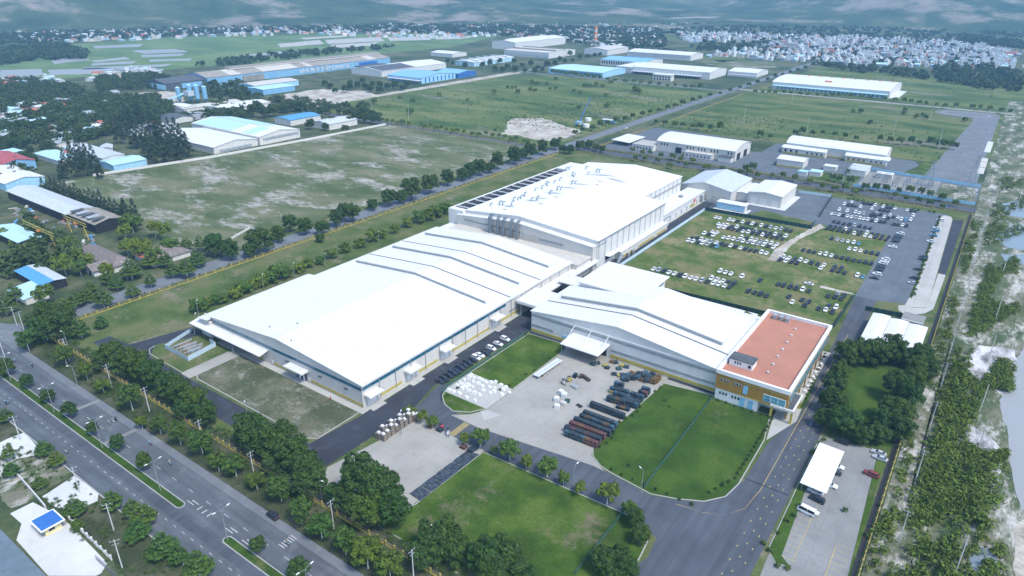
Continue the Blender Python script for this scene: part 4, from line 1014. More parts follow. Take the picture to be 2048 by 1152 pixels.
bx(E3, 'base_stripe', 'yellow', -154.9, -133.1, 621.8, 622.1, .3, 1.5)
for k, (x0, x1, y0, y1, h, rf, lab) in enumerate(((-131, -124, 600, 606, 3.2, 'sky_blue', 'small sky blue tank shed by the back road'), (-123, -114, 604, 613, 3.6, 'pale_blue_roof', 'pale blue box shed next to the tank shed'), (-118, -108, 632, 640, 3.4, 'white_roof', 'little white hut in front of the right cream hall'), (-98, -84, 628, 652, 4.4, 'pale_grey_roof', 'pale ribbed shed roof at the substation corner'))):
    t = bthing('service_hut', lab, 'hut', x0, y0); MB().box(x0, x1, y0, y1, 0, h).build('wall', MAT['plaster'], t); MB().box(x0 - .3, x1 + .3, y0 - .3, y1 + .3, h, h + .4).build('roof', MAT[rf], t)
t = bthing('car_shelter', 'white mono-pitch car shelter at the corner beyond the back road', 'carport', -302, 625)
MB().add([(-314, 612, 4.2), (-294, 612, 3.4), (-294, 648, 3.4), (-314, 648, 4.2), (-314, 612, 4.5), (-294, 612, 3.7), (-294, 648, 3.7), (-314, 648, 4.5)], [(0, 3, 2, 1), (4, 5, 6, 7), (0, 1, 5, 4), (1, 2, 6, 5), (2, 3, 7, 6), (3, 0, 4, 7)]).build('roof', MAT['white_roof'], t)
for y in (613, 625, 636, 647):
    for x in (-313, -295): MB().cyl((x, y, 0), (x, y, 3.6), .15, n=6).build('post', MAT['galv'], t)

# distribution warehouse with the office letters on its roof
D = barrel('warehouse', 'long bright white warehouse with rounded roof alone beyond the meadow', -302, -140, 1108, 1214, 10.0, 14.5, 'white_wall', 'white_roof', 'warehouse')
doors_row(D, -296, -146, 1108, 26, 0.8, 4.2, 3.4, 'glass_teal', 'dock_door'); MB().extr([(1103.5, 5.2), (1108, 6), (1108, 6.4), (1103.5, 5.6)], 'x', -300, -142).build('dock_canopy', MAT['sky_blue'], D)
for i in range(9): MB().box(-286 + i * 17, -283.5 + i * 17, 1180, 1183, 14.4, 15.4).build('roof_cowl', MAT['orange'], D)
MB().box(-232, -222, 1128, 1129, 13.6, 15.6).build('roof_sign', MAT['orange'], D)
MB().box(-140, -130, 1112, 1200, 0, 1.2).build('loading_dock', MAT['concrete_bright'], D)

# estate on the far side of the meadow
t, _ = hall('factory_hall', 'pale turquoise factory roof with blue window front across the meadow', -674, -566, 1056, 1140, 8.0, 10.5, 'x', None, 'sky_blue', 'pale_blue_roof')
doors_row(t, -670, -570, 1056, 34, 2.2, 6.4, 2.2, 'glass_blue')
t, _ = hall('factory_hall', 'bright blue square factory roof behind the turquoise one', -666, -572, 1230, 1310, 10.0, 13.5, 'x', None, 'plaster', 'mid_blue')
bx(t, 'roof_panel', 'deep_blue', -650, -600, 1290, 1296, 12.4, 12.8); doors_row(t, -664, -574, 1230, 18, 3, 8, 2.6, 'glass_dark')
t, _ = hall('factory_hall', 'white factory hall farthest back behind the bright blue roof', -700, -556, 1412, 1480, 10.0, 14.0, 'x', None, 'white_wall', 'white_roof')
doors_row(t, -698, -558, 1412, 30, 2, 8, 1.6, 'grey_roof')
t, _ = hall('factory_hall', 'long white factory hall with grey wall ribs beside the turquoise roof', -558, -416, 1150, 1228, 11.0, 15.0, 'x', None, 'white_wall', 'white_roof')
doors_row(t, -556, -418, 1150, 18, 2.0, 9, 0.9, 'pale_grey_roof', 'wall_rib'); bx(t, 'entrance_canopy', 'pale_grey_roof', -556, -430, 1138, 1150, 4.4, 5.0); doors_row(t, -554, -432, 1149.6, 22, 0.4, 3.8, 4.2, 'glass_dark')
bx(t, 'link_wing', 'white_wall', -590, -559, 1150, 1240, 0, 9.5); bx(t, 'link_roof', 'white_roof', -591, -558.8, 1149, 1241, 9.5, 10)
t, _ = hall('factory_hall', 'low white factory wing at the right end of the far estate', -412, -362, 1226, 1290, 7.0, 10.0, 'x', None, 'white_wall', 'white_roof')
doors_row(t, -410, -364, 1226, 12, 3.4, 5.6, 1.6, 'grey_roof'); bx(t, 'base_wing', 'pale_grey_roof', -410, -360, 1218, 1226, 0, 3.2)
t = bthing('gate_office', 'two-storey white gate office in front of the ribbed white hall', 'office', -470, 1090)
MB().box(-490, -458, 1088, 1100, 0, 9.0).build('wall', MAT['plaster'], t); MB().box(-491, -457, 1087, 1101, 9, 9.6).build('roof', MAT['white_roof'], t); doors_row(t, -489, -459, 1088, 6, 5, 7.4, 2.6); doors_row(t, -489, -459, 1088, 6, 1, 3.6, 3)
# steelworks, left
SW, _ = hall('steelworks_hall', 'very long weathered grey roof over a pale blue wall with big white letters', -1050, -990, 600, 985, 11.5, 17.0, 'y', None, 'mid_blue', 'rust_roof')
for y0, y1 in ((640, 660), (700, 770), (790, 800), (930, 950)): MB().extr([(-1019, 17.55), (-990.4, 12.0), (-990.4, 12.1), (-1019, 17.65)], 'y', y0, y1).build('roof_patch', MAT['beige_roof'], SW)
MB().box(-1027, -1013, 655, 980, 17, 20).build('ridge_vent', MAT['beige_roof'], SW)
MB().box(-1027.6, -1012.4, 654, 981, 20, 20.4).build('vent_roof', MAT['rust_roof'], SW)
MB().box(-990.0, -989.6, 660, 700, 0.1, 9).build('rust_streak', MAT['rust_roof'], SW)
for i in range(16): MB().box(-989.9, -989.7, 612 + i * 23, 613 + i * 23, 0, 11).build('wall_rib', MAT['sky_blue'], SW)
fc = bpy.data.curves.new('steel_letters', 'FONT'); fc.body = 'NHÀ MÁY THÉP DANA-ÚC'; fc.size = 9.5; fc.extrude = 0.15; fc.align_x = 'LEFT'
fc.materials.append(MAT['white_paint'])
tmp = bpy.data.objects.new('lettering_curve', fc); col.objects.link(tmp)
fme = bpy.data.meshes.new_from_object(tmp.evaluated_get(bpy.context.evaluated_depsgraph_get()))
bpy.data.objects.remove(tmp)
fo = link('wall_lettering', fme, SW)
fo.location = (-989.3 - ORG[SW.name][0], 770 - ORG[SW.name][1], 2.6); fo.rotation_euler = (R(90), 0, R(90))
bx(SW, 'emblem_panel', 'deep_blue', -989.9, -989.4, 905, 950, 4, 9)
t, _ = hall('open_shed', 'dark-roofed open steel shed at the left end of the steelworks', -1046, -992, 535, 597, 9.5, 14.0, 'y', None, 'dark_roof', 'dark_roof', 'shed')
bx(t, 'blue_panel', 'sky_blue', -1030, -991.6, 534.6, 534.9, 1.0, 8); bx(t, 'blue_panel', 'mid_blue', -991.9, -991.5, 560, 592, 1.0, 8)
t, _ = hall('factory_hall', 'white works hall with a black patch on its roof near the steelworks', -935, -862, 836, 1000, 9.0, 13.0, 'y', None, 'white_wall', 'white_roof')
MB().extr([(-898, 13.5), (-862.6, 9.55), (-862.6, 9.62), (-898, 13.57)], 'y', 838, 918).build('black_roof_patch', MAT['dark_roof'], t); MB().box(-930, -912, 840, 900, 11, 12.6).build('dark_vent', MAT['dark_roof'], t); doors_row(t, -932, -866, 836, 9, 1, 7, .8, 'pale_grey_roof', 'wall_rib')
t, _ = hall('factory_hall', 'vivid blue factory with blue striped front at the meadow corner', -830, -756, 818, 900, 8.0, 12.0, 'x', None, 'sky_blue', 'mid_blue')
doors_row(t, -826, -758, 818, 14, 1, 6, 2.2, 'deep_blue', 'blue_panel'); doors_col(t, 822, 898, -756, 8, 1, 8, 3, 'deep_blue', 'blue_panel'); bx(t, 'skirt_roof', 'white_roof', -826, -756, 811, 818, 4.4, 4.9)
t, _ = hall('factory_hall', 'blue gabled block joined to the vivid blue factory', -800, -752, 902, 950, 7.5, 10.5, 'x', None, 'deep_blue', 'mid_blue')
t, _ = hall('works_shed', 'low white shed in trees behind the black-patched works hall', -1035, -975, 1152, 1200, 7.0, 9.5, 'x', None, 'white_wall', 'white_roof', 'shed')
t, _ = hall('works_shed', 'white striped sawtooth shed between dark trees on the estate', -882, -836, 1050, 1180, 7.5, 9.5, 'y', None, 'pale_blue_roof', 'white_roof', 'shed')
for i in range(5): MB().box(-880, -838, 1062 + i * 24, 1068 + i * 24, 9.2, 10.4).build('sawtooth', MAT['pale_grey_roof'], t)
t, _ = hall('factory_hall', 'tallest white hall on the horizon side of the estate', -1040, -972, 1376, 1600, 16.0, 20.0, 'y', None, 'white_wall', 'white_roof')
bx(t, 'ridge_vent', 'white_wall', -1010, -1002, 1390, 1560, 19.5, 22)
t, _ = hall('factory_hall', 'grey-beige ribbed hall group in front of the tallest white hall', -920, -806, 1262, 1370, 11.0, 13.5, 'x', None, 'white_wall', 'beige_roof')
doors_row(t, -918, -808, 1262, 22, 1, 6, 3.0, 'grey_roof', 'bay'); 
for y in (1290, 1330): MB().box(-918, -808, y, y + 5, 13, 15).build('roof_vent', MAT['rust_roof'], t)
t, _ = hall('factory_hall', 'beige roofed hall right of the grey ribbed group', -800, -742, 1400, 1500, 11.0, 14.0, 'y', None, 'white_wall', 'beige_roof')
CH = bthing('striped_chimney', 'tall orange banded chimney rising behind the estate halls', 'chimney', -896, 1622)
for i in range(7): MB().cyl((-896, 1622, i * 6.2), (-896, 1622, i * 6.2 + 6.2), 4.6 - i * .18, 4.6 - (i + 1) * .18, 12, 0).build('band', MAT['orange' if i % 2 == 0 else 'beige_roof'], CH)
# sheds between the steelworks and the wall of the sandy field
for lab, x0, x1, y0, y1, ze, zr, ax, w, r in (
    ('blue-sided shed with flat pale roof below the steelworks', -885, -850, 596, 650, 7, 8, 'y', 'mid_blue', 'pale_blue_roof'),
    ('long rusty-roofed blue shed close to the steelworks gantry', -930, -892, 612, 690, 7, 9, 'y', 'sky_blue', 'beige_roof'),
    ('long white open shed beside the concrete plant', -800, -766, 478, 545, 5, 6.5, 'y', 'plaster', 'white_roof'),
    ('narrow white shed nearest the concrete plant silos', -826, -806, 452, 530, 4.5, 5.6, 'y', 'plaster', 'beige_roof'),
    ('steel blue roofed house half hidden by trees', -668, -640, 478, 520, 6, 7.6, 'y', 'plaster', 'blue_roof'),
    ('grey-white barn roof between trees behind the field wall', -616, -588, 488, 528, 6, 8, 'y', 'plaster', 'pale_grey_roof'),
    ('dark long tin roof in the village yard', -745, -712, 344, 392, 4.4, 5.6, 'y', 'plaster', 'grey_roof'),
    ('white-walled shed with dark gable in the village yard', -780, -752, 408, 430, 5, 7, 'x', 'plaster', 'dark_roof'),
    ('small white sloping roof at the edge of the wood', -838, -808, 456, 470, 6, 7, 'x', 'plaster', 'white_roof'),
    ('low rusty farm shed among trees', -806, -784, 300, 312, 3.4, 4.4, 'x', 'plaster', 'rust_roof'),
    ('weathered grey farm shed in the scrub below the wood', -750, -728, 276, 292, 3.4, 4.4, 'x', 'plaster', 'grey_roof'),
    ('white roofed village shed beside the dark tin roof', -800, -770, 336, 350, 4, 5, 'x', 'plaster', 'white_roof')):
    t, _ = hall('village_shed', lab, x0, x1, y0, y1, ze, zr, ax, None, w, r, 'shed')
# striped blue and white factory behind the field wall
t, _ = hall('factory_hall', 'white factory with sky blue roof strips behind the sandy field wall', -700, -584, 398, 446, 8.0, 11.5, 'x', None, 'plaster', 'white_roof')
MB().extr([(398.2, 8.62), (421, 11.95), (421, 12.0), (398.2, 8.67)], 'x', -696, -632).build('roof_strip', MAT['pale_blue_roof'], t)
MB().extr([(423, 11.95), (445.6, 8.62), (445.6, 8.67), (423, 12.0)], 'x', -698, -618).build('roof_strip', MAT['pale_blue_roof'], t)
MB().extr([(400, 8.8), (421, 11.95), (421, 12.0), (400, 8.86)], 'x', -614, -598).build('roof_strip', MAT['pale_blue_roof'], t)
bx(t, 'front_band', 'grey_roof', -583.9, -583.5, 402, 444, 4.4, 6.6)
t, _ = hall('factory_hall', 'plain cream-roofed factory block nearest the sandy field wall', -676, -586, 350, 397, 6.0, 9.5, 'x', None, 'plaster', 'white_roof')
bx(t, 'wall_opening', 'grey_roof', -585.9, -585.5, 356, 390, 1.0, 3.2)
# left village yard
t, _ = hall('long_shed', 'long pale tin-roofed shed with open side in the scrap yard', -578, -486, 179, 197, 6.0, 8.0, 'x', None, 'dark', 'pale_grey_roof', 'shed')
t, _ = hall('long_shed', 'rusty broken end of the long scrap yard shed', -485, -450, 180, 198, 6.0, 8.0, 'x', None, 'dark', 'rust_roof', 'shed')
for i in range(5): bx(t, 'roof_sheet', 'grey_roof' if i % 2 else 'dark_roof', -484 + i * 7, -480 + i * 7, 181, 188.4, 8.2 - (i % 2) * .2, 8.6)
t, _ = hall('yard_shed', 'pale blue flat shed roof in the scrap yard by the road trees', -496, -456, 139, 152, 5.0, 6.0, 'x', None, 'dark', 'pale_blue_roof', 'shed')
t = bthing('yard_shed', 'shed with a white half and a bright blue half of roof near the crossroads', 'shed', -394, 125)
MB().add([(-411, 119.5, 5), (-379, 119.5, 4.4), (-379, 126, 5.4), (-411, 126, 6)], [(0, 1, 2, 3)]).build('blue_roof_half', MAT['blue_roof'], t)
MB().add([(-411, 126.05, 6), (-379, 126.05, 5.4), (-379, 132, 4.6), (-411, 132, 5.2)], [(0, 1, 2, 3)]).build('white_roof_half', MAT['pale_grey_roof'], t)
MB().box(-410.5, -379.5, 120.0, 131.6, 0, 4.3).build('wall', MAT['dark'], t)
MB().add([(-390, 108, 3.6), (-371, 108, 3.2), (-371, 119.4, 4.3), (-390, 119.4, 4.8)], [(0, 1, 2, 3)]).build('lean_to_roof', MAT['pale_blue_roof'], t)
MB().box(-389.6, -371.4, 109, 119.3, 0, 3.1).build('lean_to_wall', MAT['plaster'], t)
t, _ = hall('red_roof_hall', 'red-roofed workshop with blue gable at the left edge', -712, -660, 204, 231, 7.0, 10.0, 'x', None, 'mid_blue', 'red_roof', 'workshop')
bx(t, 'dark_door', 'dark', -659.9, -659.6, 212, 220, .1, 5)
t, _ = hall('white_barn', 'white-roofed building with blue ridge line at the left edge', -660, -600, 186, 213, 6.0, 8.6, 'x', None, 'sky_blue', 'white_roof', 'barn')
t, _ = hall('village_workshop', 'grey-blue roofed workshop with open front below the tall pines', -696, -622, 268, 287, 6.5, 7.8, 'x', None, 'plaster', 'pale_grey_roof', 'workshop')
doors_col(t, 269, 286, -622, 4, .2, 4, 2.4, 'dark', 'bay')
t, _ = hall('village_workshop', 'small pale workshop right of the grey-blue one', -620, -596, 264, 292, 5, 6.4, 'y', None, 'sky_blue', 'pale_blue_roof', 'workshop')
t, _ = hall('village_workshop', 'white corrugated shelter left of the grey-blue workshop', -700, -655, 246, 264, 4, 5, 'x', None, 'plaster', 'pale_blue_roof', 'workshop')
def hip_house(name, label, x0, x1, y0, y1, ze, zr, wall, roof, ax='x'):
    t = bthing(name, label, 'house', (x0 + x1) / 2, (y0 + y1) / 2)
    MB().box(x0, x1, y0, y1, 0, ze).build('wall', MAT[wall], t)
    o = 0.8; ins = min(x1 - x0, y1 - y0) / 2
    A = [(x0 - o, y0 - o, ze - .2), (x1 + o, y0 - o, ze - .2), (x1 + o, y1 + o, ze - .2), (x0 - o, y1 + o, ze - .2)]
    if ax == 'x': B = [(x0 + ins, (y0 + y1) / 2, zr), (x1 - ins, (y0 + y1) / 2, zr)]; f = [(0, 1, 5, 4), (1, 2, 5), (2, 3, 4, 5), (3, 0, 4), (3, 2, 1, 0)]
    else: B = [((x0 + x1) / 2, y0 + ins, zr), ((x0 + x1) / 2, y1 - ins, zr)]; f = [(0, 1, 4), (1, 2, 5, 4), (2, 3, 5), (3, 0, 4, 5), (3, 2, 1, 0)]
    MB().add(A + B, f).build('roof', MAT[roof], t)
    return t
t = hip_house('tiled_house', 'long house with dark tiled roof behind the side road trees', -420, -378, 155, 166, 3.6, 7.4, 'plaster', 'tile_brown')
MB().box(-390, -381, 146, 155, 0, 3.4).build('front_wing', MAT['white_paint'], t)
MB().add([(-391, 145, 3.2), (-380, 145, 3.2), (-380, 156, 3.2), (-391, 156, 3.2), (-385.5, 145, 6.2), (-385.5, 156, 6.2)], [(0, 4, 5, 3), (1, 2, 5, 4), (0, 1, 4), (2, 3, 5)]).build('wing_roof', MAT['tile_brown'], t)
MB().box(-386.6, -384.4, 145.8, 146.1, .1, 2.5).build('doorway', MAT['dark'], t)
t = hip_house('tiled_house', 'hipped house with red and grey tiles behind the side road trees', -388, -368, 172, 194, 3.6, 7.6, 'plaster', 'tile_brown', 'y')
MB().add([(-388.9, 171.1, 3.42), (-367.1, 171.1, 3.42), (-378, 183.0, 7.66)], [(0, 1, 2)]).build('red_hip', MAT['tile_red'], t)
# concrete plant
t = bthing('batching_plant', 'blue concrete batching plant with tall silos', 'plant', -868, 503)
for i, (x, y, h) in enumerate(((-880, 490, 19), (-870, 500, 22), (-862, 505, 22), (-856, 512, 20))):
    MB().cyl((x, y, 5), (x, y, h), 3.0, n=12).cyl((x, y, 2), (x, y, 5), .8, 3.0, n=12).build('silo', MAT['mid_blue'], t)
    MB().cyl((x, y, h), (x, y, h + 1.6), 3.0, .4, n=12).build('silo_cap', MAT['sky_blue'], t)
MB().box(-876, -864, 494, 504, 9, 15).build('mixer_house', MAT['pale_grey_roof'], t)
MB().add([(-890, 470, 1), (-887, 470, 1), (-872, 497, 12), (-875, 497, 12), (-890, 470, 2.6), (-887, 470, 2.6), (-872, 497, 13.6), (-875, 497, 13.6)], [(0, 1, 2, 3), (7, 6, 5, 4), (0, 4, 5, 1), (1, 5, 6, 2), (2, 6, 7, 3), (3, 7, 4, 0)]).build('conveyor', MAT['sky_blue'], t)
for x, y in ((-883, 487), (-877, 487), (-883, 493), (-866, 509), (-859, 509), (-853, 515)): MB().cyl((x, y, 0), (x, y, 6), .3, n=6).build('leg', MAT['grey_metal'], t)
# gantry cranes
def gantry(label, x0, x1, ya, yb, h, mat, beam=1.2):
    t = bthing('gantry_crane', label, 'crane', (x0 + x1) / 2, ya)
    for x in (x0, x1):
        MB().cyl((x - 2.5, ya, 0), (x, ya, h), .3, n=6).cyl((x + 2.5, ya, 0), (x, ya, h), .3, n=6).build('leg', MAT[mat], t)
    g = MB().box(x0 - 4, x1 + 4, ya - .2, ya + .2, h, h + .3).box(x0 - 4, x1 + 4, ya - .2, ya + .2, h + beam, h + beam + .25)
    n = int((x1 - x0 + 8) / 2.4)
    for i in range(n):
        xa = x0 - 4 + i * 2.4
        g.cyl((xa, ya, h), (xa + 2.4, ya, h + beam) if i % 2 else (xa + 1.2, ya, h + beam), .09, n=5)
    g.build('truss_beam', MAT[mat], t)
    MB().box((x0 + x1) / 2 - 1, (x0 + x1) / 2 + 1, ya - .8, ya + .8, h - 1.2, h).build('hoist', MAT['orange'], t)
    return t
gantry('yellow lattice gantry crane over the scrap yard, nearer one', -476, -442, 152, 0, 9, 'yellow', 1.6)
gantry('yellow lattice gantry crane by the rusty shed end', -468, -446, 172, 0, 8.5, 'yellow', 1.6)
gantry('brown portal gantry crane beside the steelworks wall', -972, -948, 790, 0, 14, 'rust_roof', 2)
# drilling rig and site huts on the sandy patch
t = bthing('crawler_rig', 'dark blue crawler crane with a raised boom on the sandy patch', 'crane', -386, 672)
MB().box(-390.4, -388.6, 669, 677, 0, 1.4).build('track', MAT['dark'], t); MB().box(-385.4, -383.6, 669, 677, 0, 1.4).build('track', MAT['dark'], t)
MB().box(-390, -384, 669.5, 676, 1.5, 5.0).build('cab', MAT['mid_blue'], t); MB().box(-386, -383.6, 668.6, 670.4, 1.6, 4.6).build('driver_cabin', MAT['yellow'], t)
MB().cyl((-387, 674, 4), (-384, 690, 30), .6, .35, 6).build('boom', MAT['deep_blue'], t); MB().cyl((-384, 690, 30), (-384, 690.4, 6), .06, n=4).build('hoist_rope', MAT['cable'], t)
for lab, x, y in (('white site tank behind the crawler crane', -394, 706), ('white water tank right of the crawler crane', -377, 672)):
    t = bthing('site_tank', lab, 'tank', x, y); MB().cyl((x, y, 0), (x, y, 3.4), 3.6, n=14).build('drum', MAT['white_paint'], t); MB().cyl((x, y, 3.4), (x, y, 4.0), 3.6, .5, 14).build('lid', MAT['plaster'], t)
t = bthing('site_cabin', 'long pale site cabin on the meadow by the straight road', 'cabin', -370, 712)
MB().box(-377, -361, 708, 713, .3, 3.2).build('wall', MAT['sky_blue'], t); MB().box(-377.6, -360.4, 707.4, 713.6, 3.2, 3.6).build('roof', MAT['white_roof'], t); doors_row(t, -376, -362, 708, 5, 1.2, 2.4, 1.4)
# small things on the grass strip behind the hall
for lab, x, y, w, d, m in (('grey tarpaulin heap on the grass strip behind the tall hall', -268, 488, 7, 4, 'galv'), ('blue-grey skip on the grass strip behind the tall hall', -244, 512, 6, 4, 'duct_metal')):
    t = bthing('covered_heap', lab, 'heap', x, y)
    MB().add([(x - w, y - d, 0), (x + w, y - d, 0), (x + w, y + d, 0), (x - w, y + d, 0), (x - w * .6, y - d * .5, 3), (x + w * .5, y - d * .6, 2.6), (x + w * .6, y + d * .5, 3.2), (x - w * .5, y + d * .6, 2.8)], [(0, 1, 5, 4), (1, 2, 6, 5), (2, 3, 7, 6), (3, 0, 4, 7), (4, 5, 6, 7)]).build('tarpaulin', MAT[m], t)

# ---- town houses beyond the estate
HM = [plain('house_white', (0.66, 0.67, 0.67), 0.7), plain('house_cream', (0.50, 0.46, 0.39), 0.7), plain('house_blue', (0.32, 0.45, 0.53), 0.7), plain('house_grey', (0.34, 0.36, 0.38), 0.7)]
RM = [MAT['pale_grey_roof'], MAT['pale_blue_roof'], MAT['tile_red'], MAT['grey_roof']]
def house_mesh(w, d, h, style, wi, ri):
    m = MB()
    m.box(-w / 2, w / 2, -d / 2, d / 2, 0, h)
    if style == 0:                       # flat roof, parapet and stair head
        m.box(-w / 2 - .2, w / 2 + .2, -d / 2 - .2, d / 2 + .2, h, h + .3, 1)
        m.box(-w / 2 + .3, -w / 2 + 3.0, d / 2 - 4, d / 2 - .5, h + .3, h + 2.8); m.box(-w / 2 + .1, -w / 2 + 3.2, d / 2 - 4.2, d / 2 - .3, h + 2.8, h + 3.0, 1)
    elif style == 1:                     # gable along depth
        m.add([(-w / 2 - .5, -d / 2 - .5, h), (w / 2 + .5, -d / 2 - .5, h), (w / 2 + .5, d / 2 + .5, h), (-w / 2 - .5, d / 2 + .5, h), (0, -d / 2 - .5, h + w * .3), (0, d / 2 + .5, h + w * .3)], [(0, 4, 5, 3), (1, 2, 5, 4), (0, 1, 4), (2, 3, 5)], 1)
    else:                                # mono pitch
        m.add([(-w / 2 - .4, -d / 2 - .6, h + .1), (w / 2 + .4, -d / 2 - .6, h + .1), (w / 2 + .4, d / 2 + .4, h + 1.4), (-w / 2 - .4, d / 2 + .4, h + 1.4)], [(0, 1, 2, 3)], 1)
    st = max(1, int(h // 3.3))
    for s in range(st):
        z = 1.0 + s * 3.3
        for x in (-w / 4, w / 4): m.box(x - .7, x + .7, -d / 2 - .06, -d / 2 + .05, z, z + 1.4, 2)
        for y in (-d / 4, d / 4): m.box(w / 2 - .05, w / 2 + .06, y - .7, y + .7, z, z + 1.4, 2)
    return m.mesh('house', [HM[wi], RM[ri], MAT['glass_dark']])
HV = []
for k, (w, d, h, s, wi, ri, lab) in enumerate((
    (7, 14, 4.2, 1, 0, 0, 'low white house with pale gable roof in the far town'), (6, 15, 7.4, 0, 0, 3, 'two-storey white flat-roofed house in the far town'), (6, 14, 11, 0, 0, 0, 'tall narrow white townhouse in the far town'),
    (9, 12, 4.2, 2, 2, 1, 'low house with pale blue sloping roof in the far town'), (7, 13, 7.2, 0, 1, 3, 'cream two-storey house in the far town'), (8, 14, 4.0, 1, 1, 2, 'cream house with red tiled gable in the far town'),
    (7, 16, 7.4, 2, 3, 3, 'grey two-storey house with sloping roof in the far town'), (10, 18, 5, 1, 3, 1, 'wide grey house with blue gable in the far town'))):
    HV.append((house_mesh(w, d, h, s, wi, ri), lab))
def in_poly(x, y, poly):
    c = False; n = len(poly)
    for i in range(n):
        (x1, y1), (x2, y2) = poly[i], poly[i - 1]
        if (y1 > y) != (y2 > y) and x < (x2 - x1) * (y - y1) / (y2 - y1) + x1: c = not c
    return c
town = [(-559.0, 1458.5), (-536.5, 1530.6), (-408.8, 1530.5), (-272.6, 1524.1), (-149.3, 1580.5), (-30.3, 1635.1), (6.0, 1706.1), (-0.8, 2060.5), (-134.6, 2266.8), (-192.0, 2259.2), (-190.7, 2823.9), (-455.5, 3184.7), (-810.5, 2949.7), (-959.0, 2640.4), (-1005.9, 2298.5), (-731.8, 1842.5), (-552.5, 2038.1), (-539.2, 1741.7)]
r = random.Random(11)
cand = []
yy = 1440.0; row = 0
while yy < 3300:
    xx = -1250.0
    while xx < 60:
        if in_poly(xx, yy, town) and r.random() < 0.80 and abs(((xx + 60) % 118) - 59) > 6:
            cand.append((xx + r.uniform(-2, 2), yy + r.uniform(-2.5, 2.5)))
        xx += r.uniform(10.5, 17)
    row += 1
    yy += 19 if row % 2 else 27
cand.sort(key=lambda p: p[0] ** 2 + p[1] ** 2)
def place_house(x, y, i, k=None, sc=1.0):
    me, lab = HV[k if k is not None else r.choice((0, 1, 1, 2, 2, 3, 4, 4, 5, 6, 0, 7))]
    o = link('town_house', me); o.location = (x, y, 0); o.rotation_euler = (0, 0, R(r.choice((0, 0, 180, 90)) + r.uniform(-4, 4))); o.scale = (sc, sc, sc * r.uniform(.9, 1.15))
    far = math.hypot(x, y)
    zone = 'at the near edge' if far < 1700 else ('in the middle' if far < 1950 else 'at the back')
    side = 'left part' if x < -430 else ('centre' if x < -200 else 'right part')
    return tag(o, lab.replace(' in the far town', '') + ' %s of town, %s' % (zone, side), 'house', 'houses of the far town')
for i, (x, y) in enumerate(cand[:190]): place_house(x, y, i)
def mass(name, items, mats, label, cat):
    """many far copies in one mesh: items = (mesh, x, y, z, rot, sx, sz)"""
    V = []; F = []; MI = []; base = 0
    cache = {}
    for me, x, y, z, rot, s, sz in items:
        if me.name not in cache:
            co = np.empty(len(me.vertices) * 3); me.vertices.foreach_get('co', co)
            cache[me.name] = (co.reshape(-1, 3), [tuple(p.vertices) for p in me.polygons], [p.material_index for p in me.polygons], [mats.index(m) for m in me.materials])
        co, fs, mi, rem = cache[me.name]
        c, sn = math.cos(rot), math.sin(rot)
        q = co * (s, s, sz)
        V.append(np.column_stack((q[:, 0] * c - q[:, 1] * sn + x, q[:, 0] * sn + q[:, 1] * c + y, q[:, 2] + z)))
        F += [tuple(base + k for k in f) for f in fs]; MI += [rem[k] for k in mi]; base += len(co)
    me = bpy.data.meshes.new(name); me.from_pydata(np.concatenate(V).tolist(), [], F)
    for m in mats: me.materials.append(m)
    me.polygons.foreach_set('material_index', MI); me.update()
    o = link(name, me); tag(o, label, cat, None, 'stuff')
    return o
more = [(HV[r.choice((0, 1, 1, 2, 3, 4, 5, 6))][0], x, y, 0, R(r.choice((0, 90, 180)) + r.uniform(-5, 5)), 1.0, r.uniform(.9, 1.2)) for x, y in cand[190:1100]]
def scatter(poly, n, seed):
    q = random.Random(seed); xs = [p[0] for p in poly]; ys = [p[1] for p in poly]; out = []
    t = 0
    while len(out) < n and t < n * 40:
        t += 1
        x, y = q.uniform(min(xs), max(xs)), q.uniform(min(ys), max(ys))
        if in_poly(x, y, poly): out.append((x, y))
    return out
hamlets = [([(-2325.5, 839.1), (-2209.6, 1225.8), (-2213.3, 1660.7), (-1761.0, 1625.6), (-1650.6, 1482.8), (-1819.4, 1131.9), (-1891.0, 937.3), (-1942.8, 737.1)], 260), ([(-1674.2, 1407.9), (-1749.1, 1702.9), (-1393.8, 1887.6), (-1264.4, 1712.2), (-1344.0, 1495.2), (-1562.4, 1402.5)], 110), ([(-1393.8, 1887.6), (-1044.7, 2264.0), (-757.5, 1739.8), (-813.4, 1546.4), (-1050.7, 1701.2), (-1253.3, 1721.9)], 240), ([(-2842.0, 1004.1), (-2927.9, 1265.0), (-2433.6, 1300.3), (-2244.2, 1073.8), (-2305.0, 807.0)], 70), ([(-1985.3, 1787.0), (-1705.8, 2310.1), (-1078.1, 2796.4), (-956.3, 2485.8), (-1453.1, 1967.9), (-1797.4, 1659.6)], 130), ([(-1259.3, 554.9), (-1278.4, 667.9), (-1189.5, 645.5), (-1153.6, 558.8)], 14), ([(-1303.6, 439.4), (-1263.3, 502.5), (-1178.4, 480.4), (-1195.7, 399.8)], 10)]
for poly, n in hamlets:
    more += [(HV[r.choice((0, 1, 3, 4, 5, 0))][0], x, y, 0, R(r.uniform(0, 180)), 1.1, r.uniform(.8, 1.1)) for x, y in scatter(poly, n, n)]
mass('distant_houses', more, HM + RM + [MAT['glass_dark']], 'small white houses of the farther town and hamlets', 'houses')

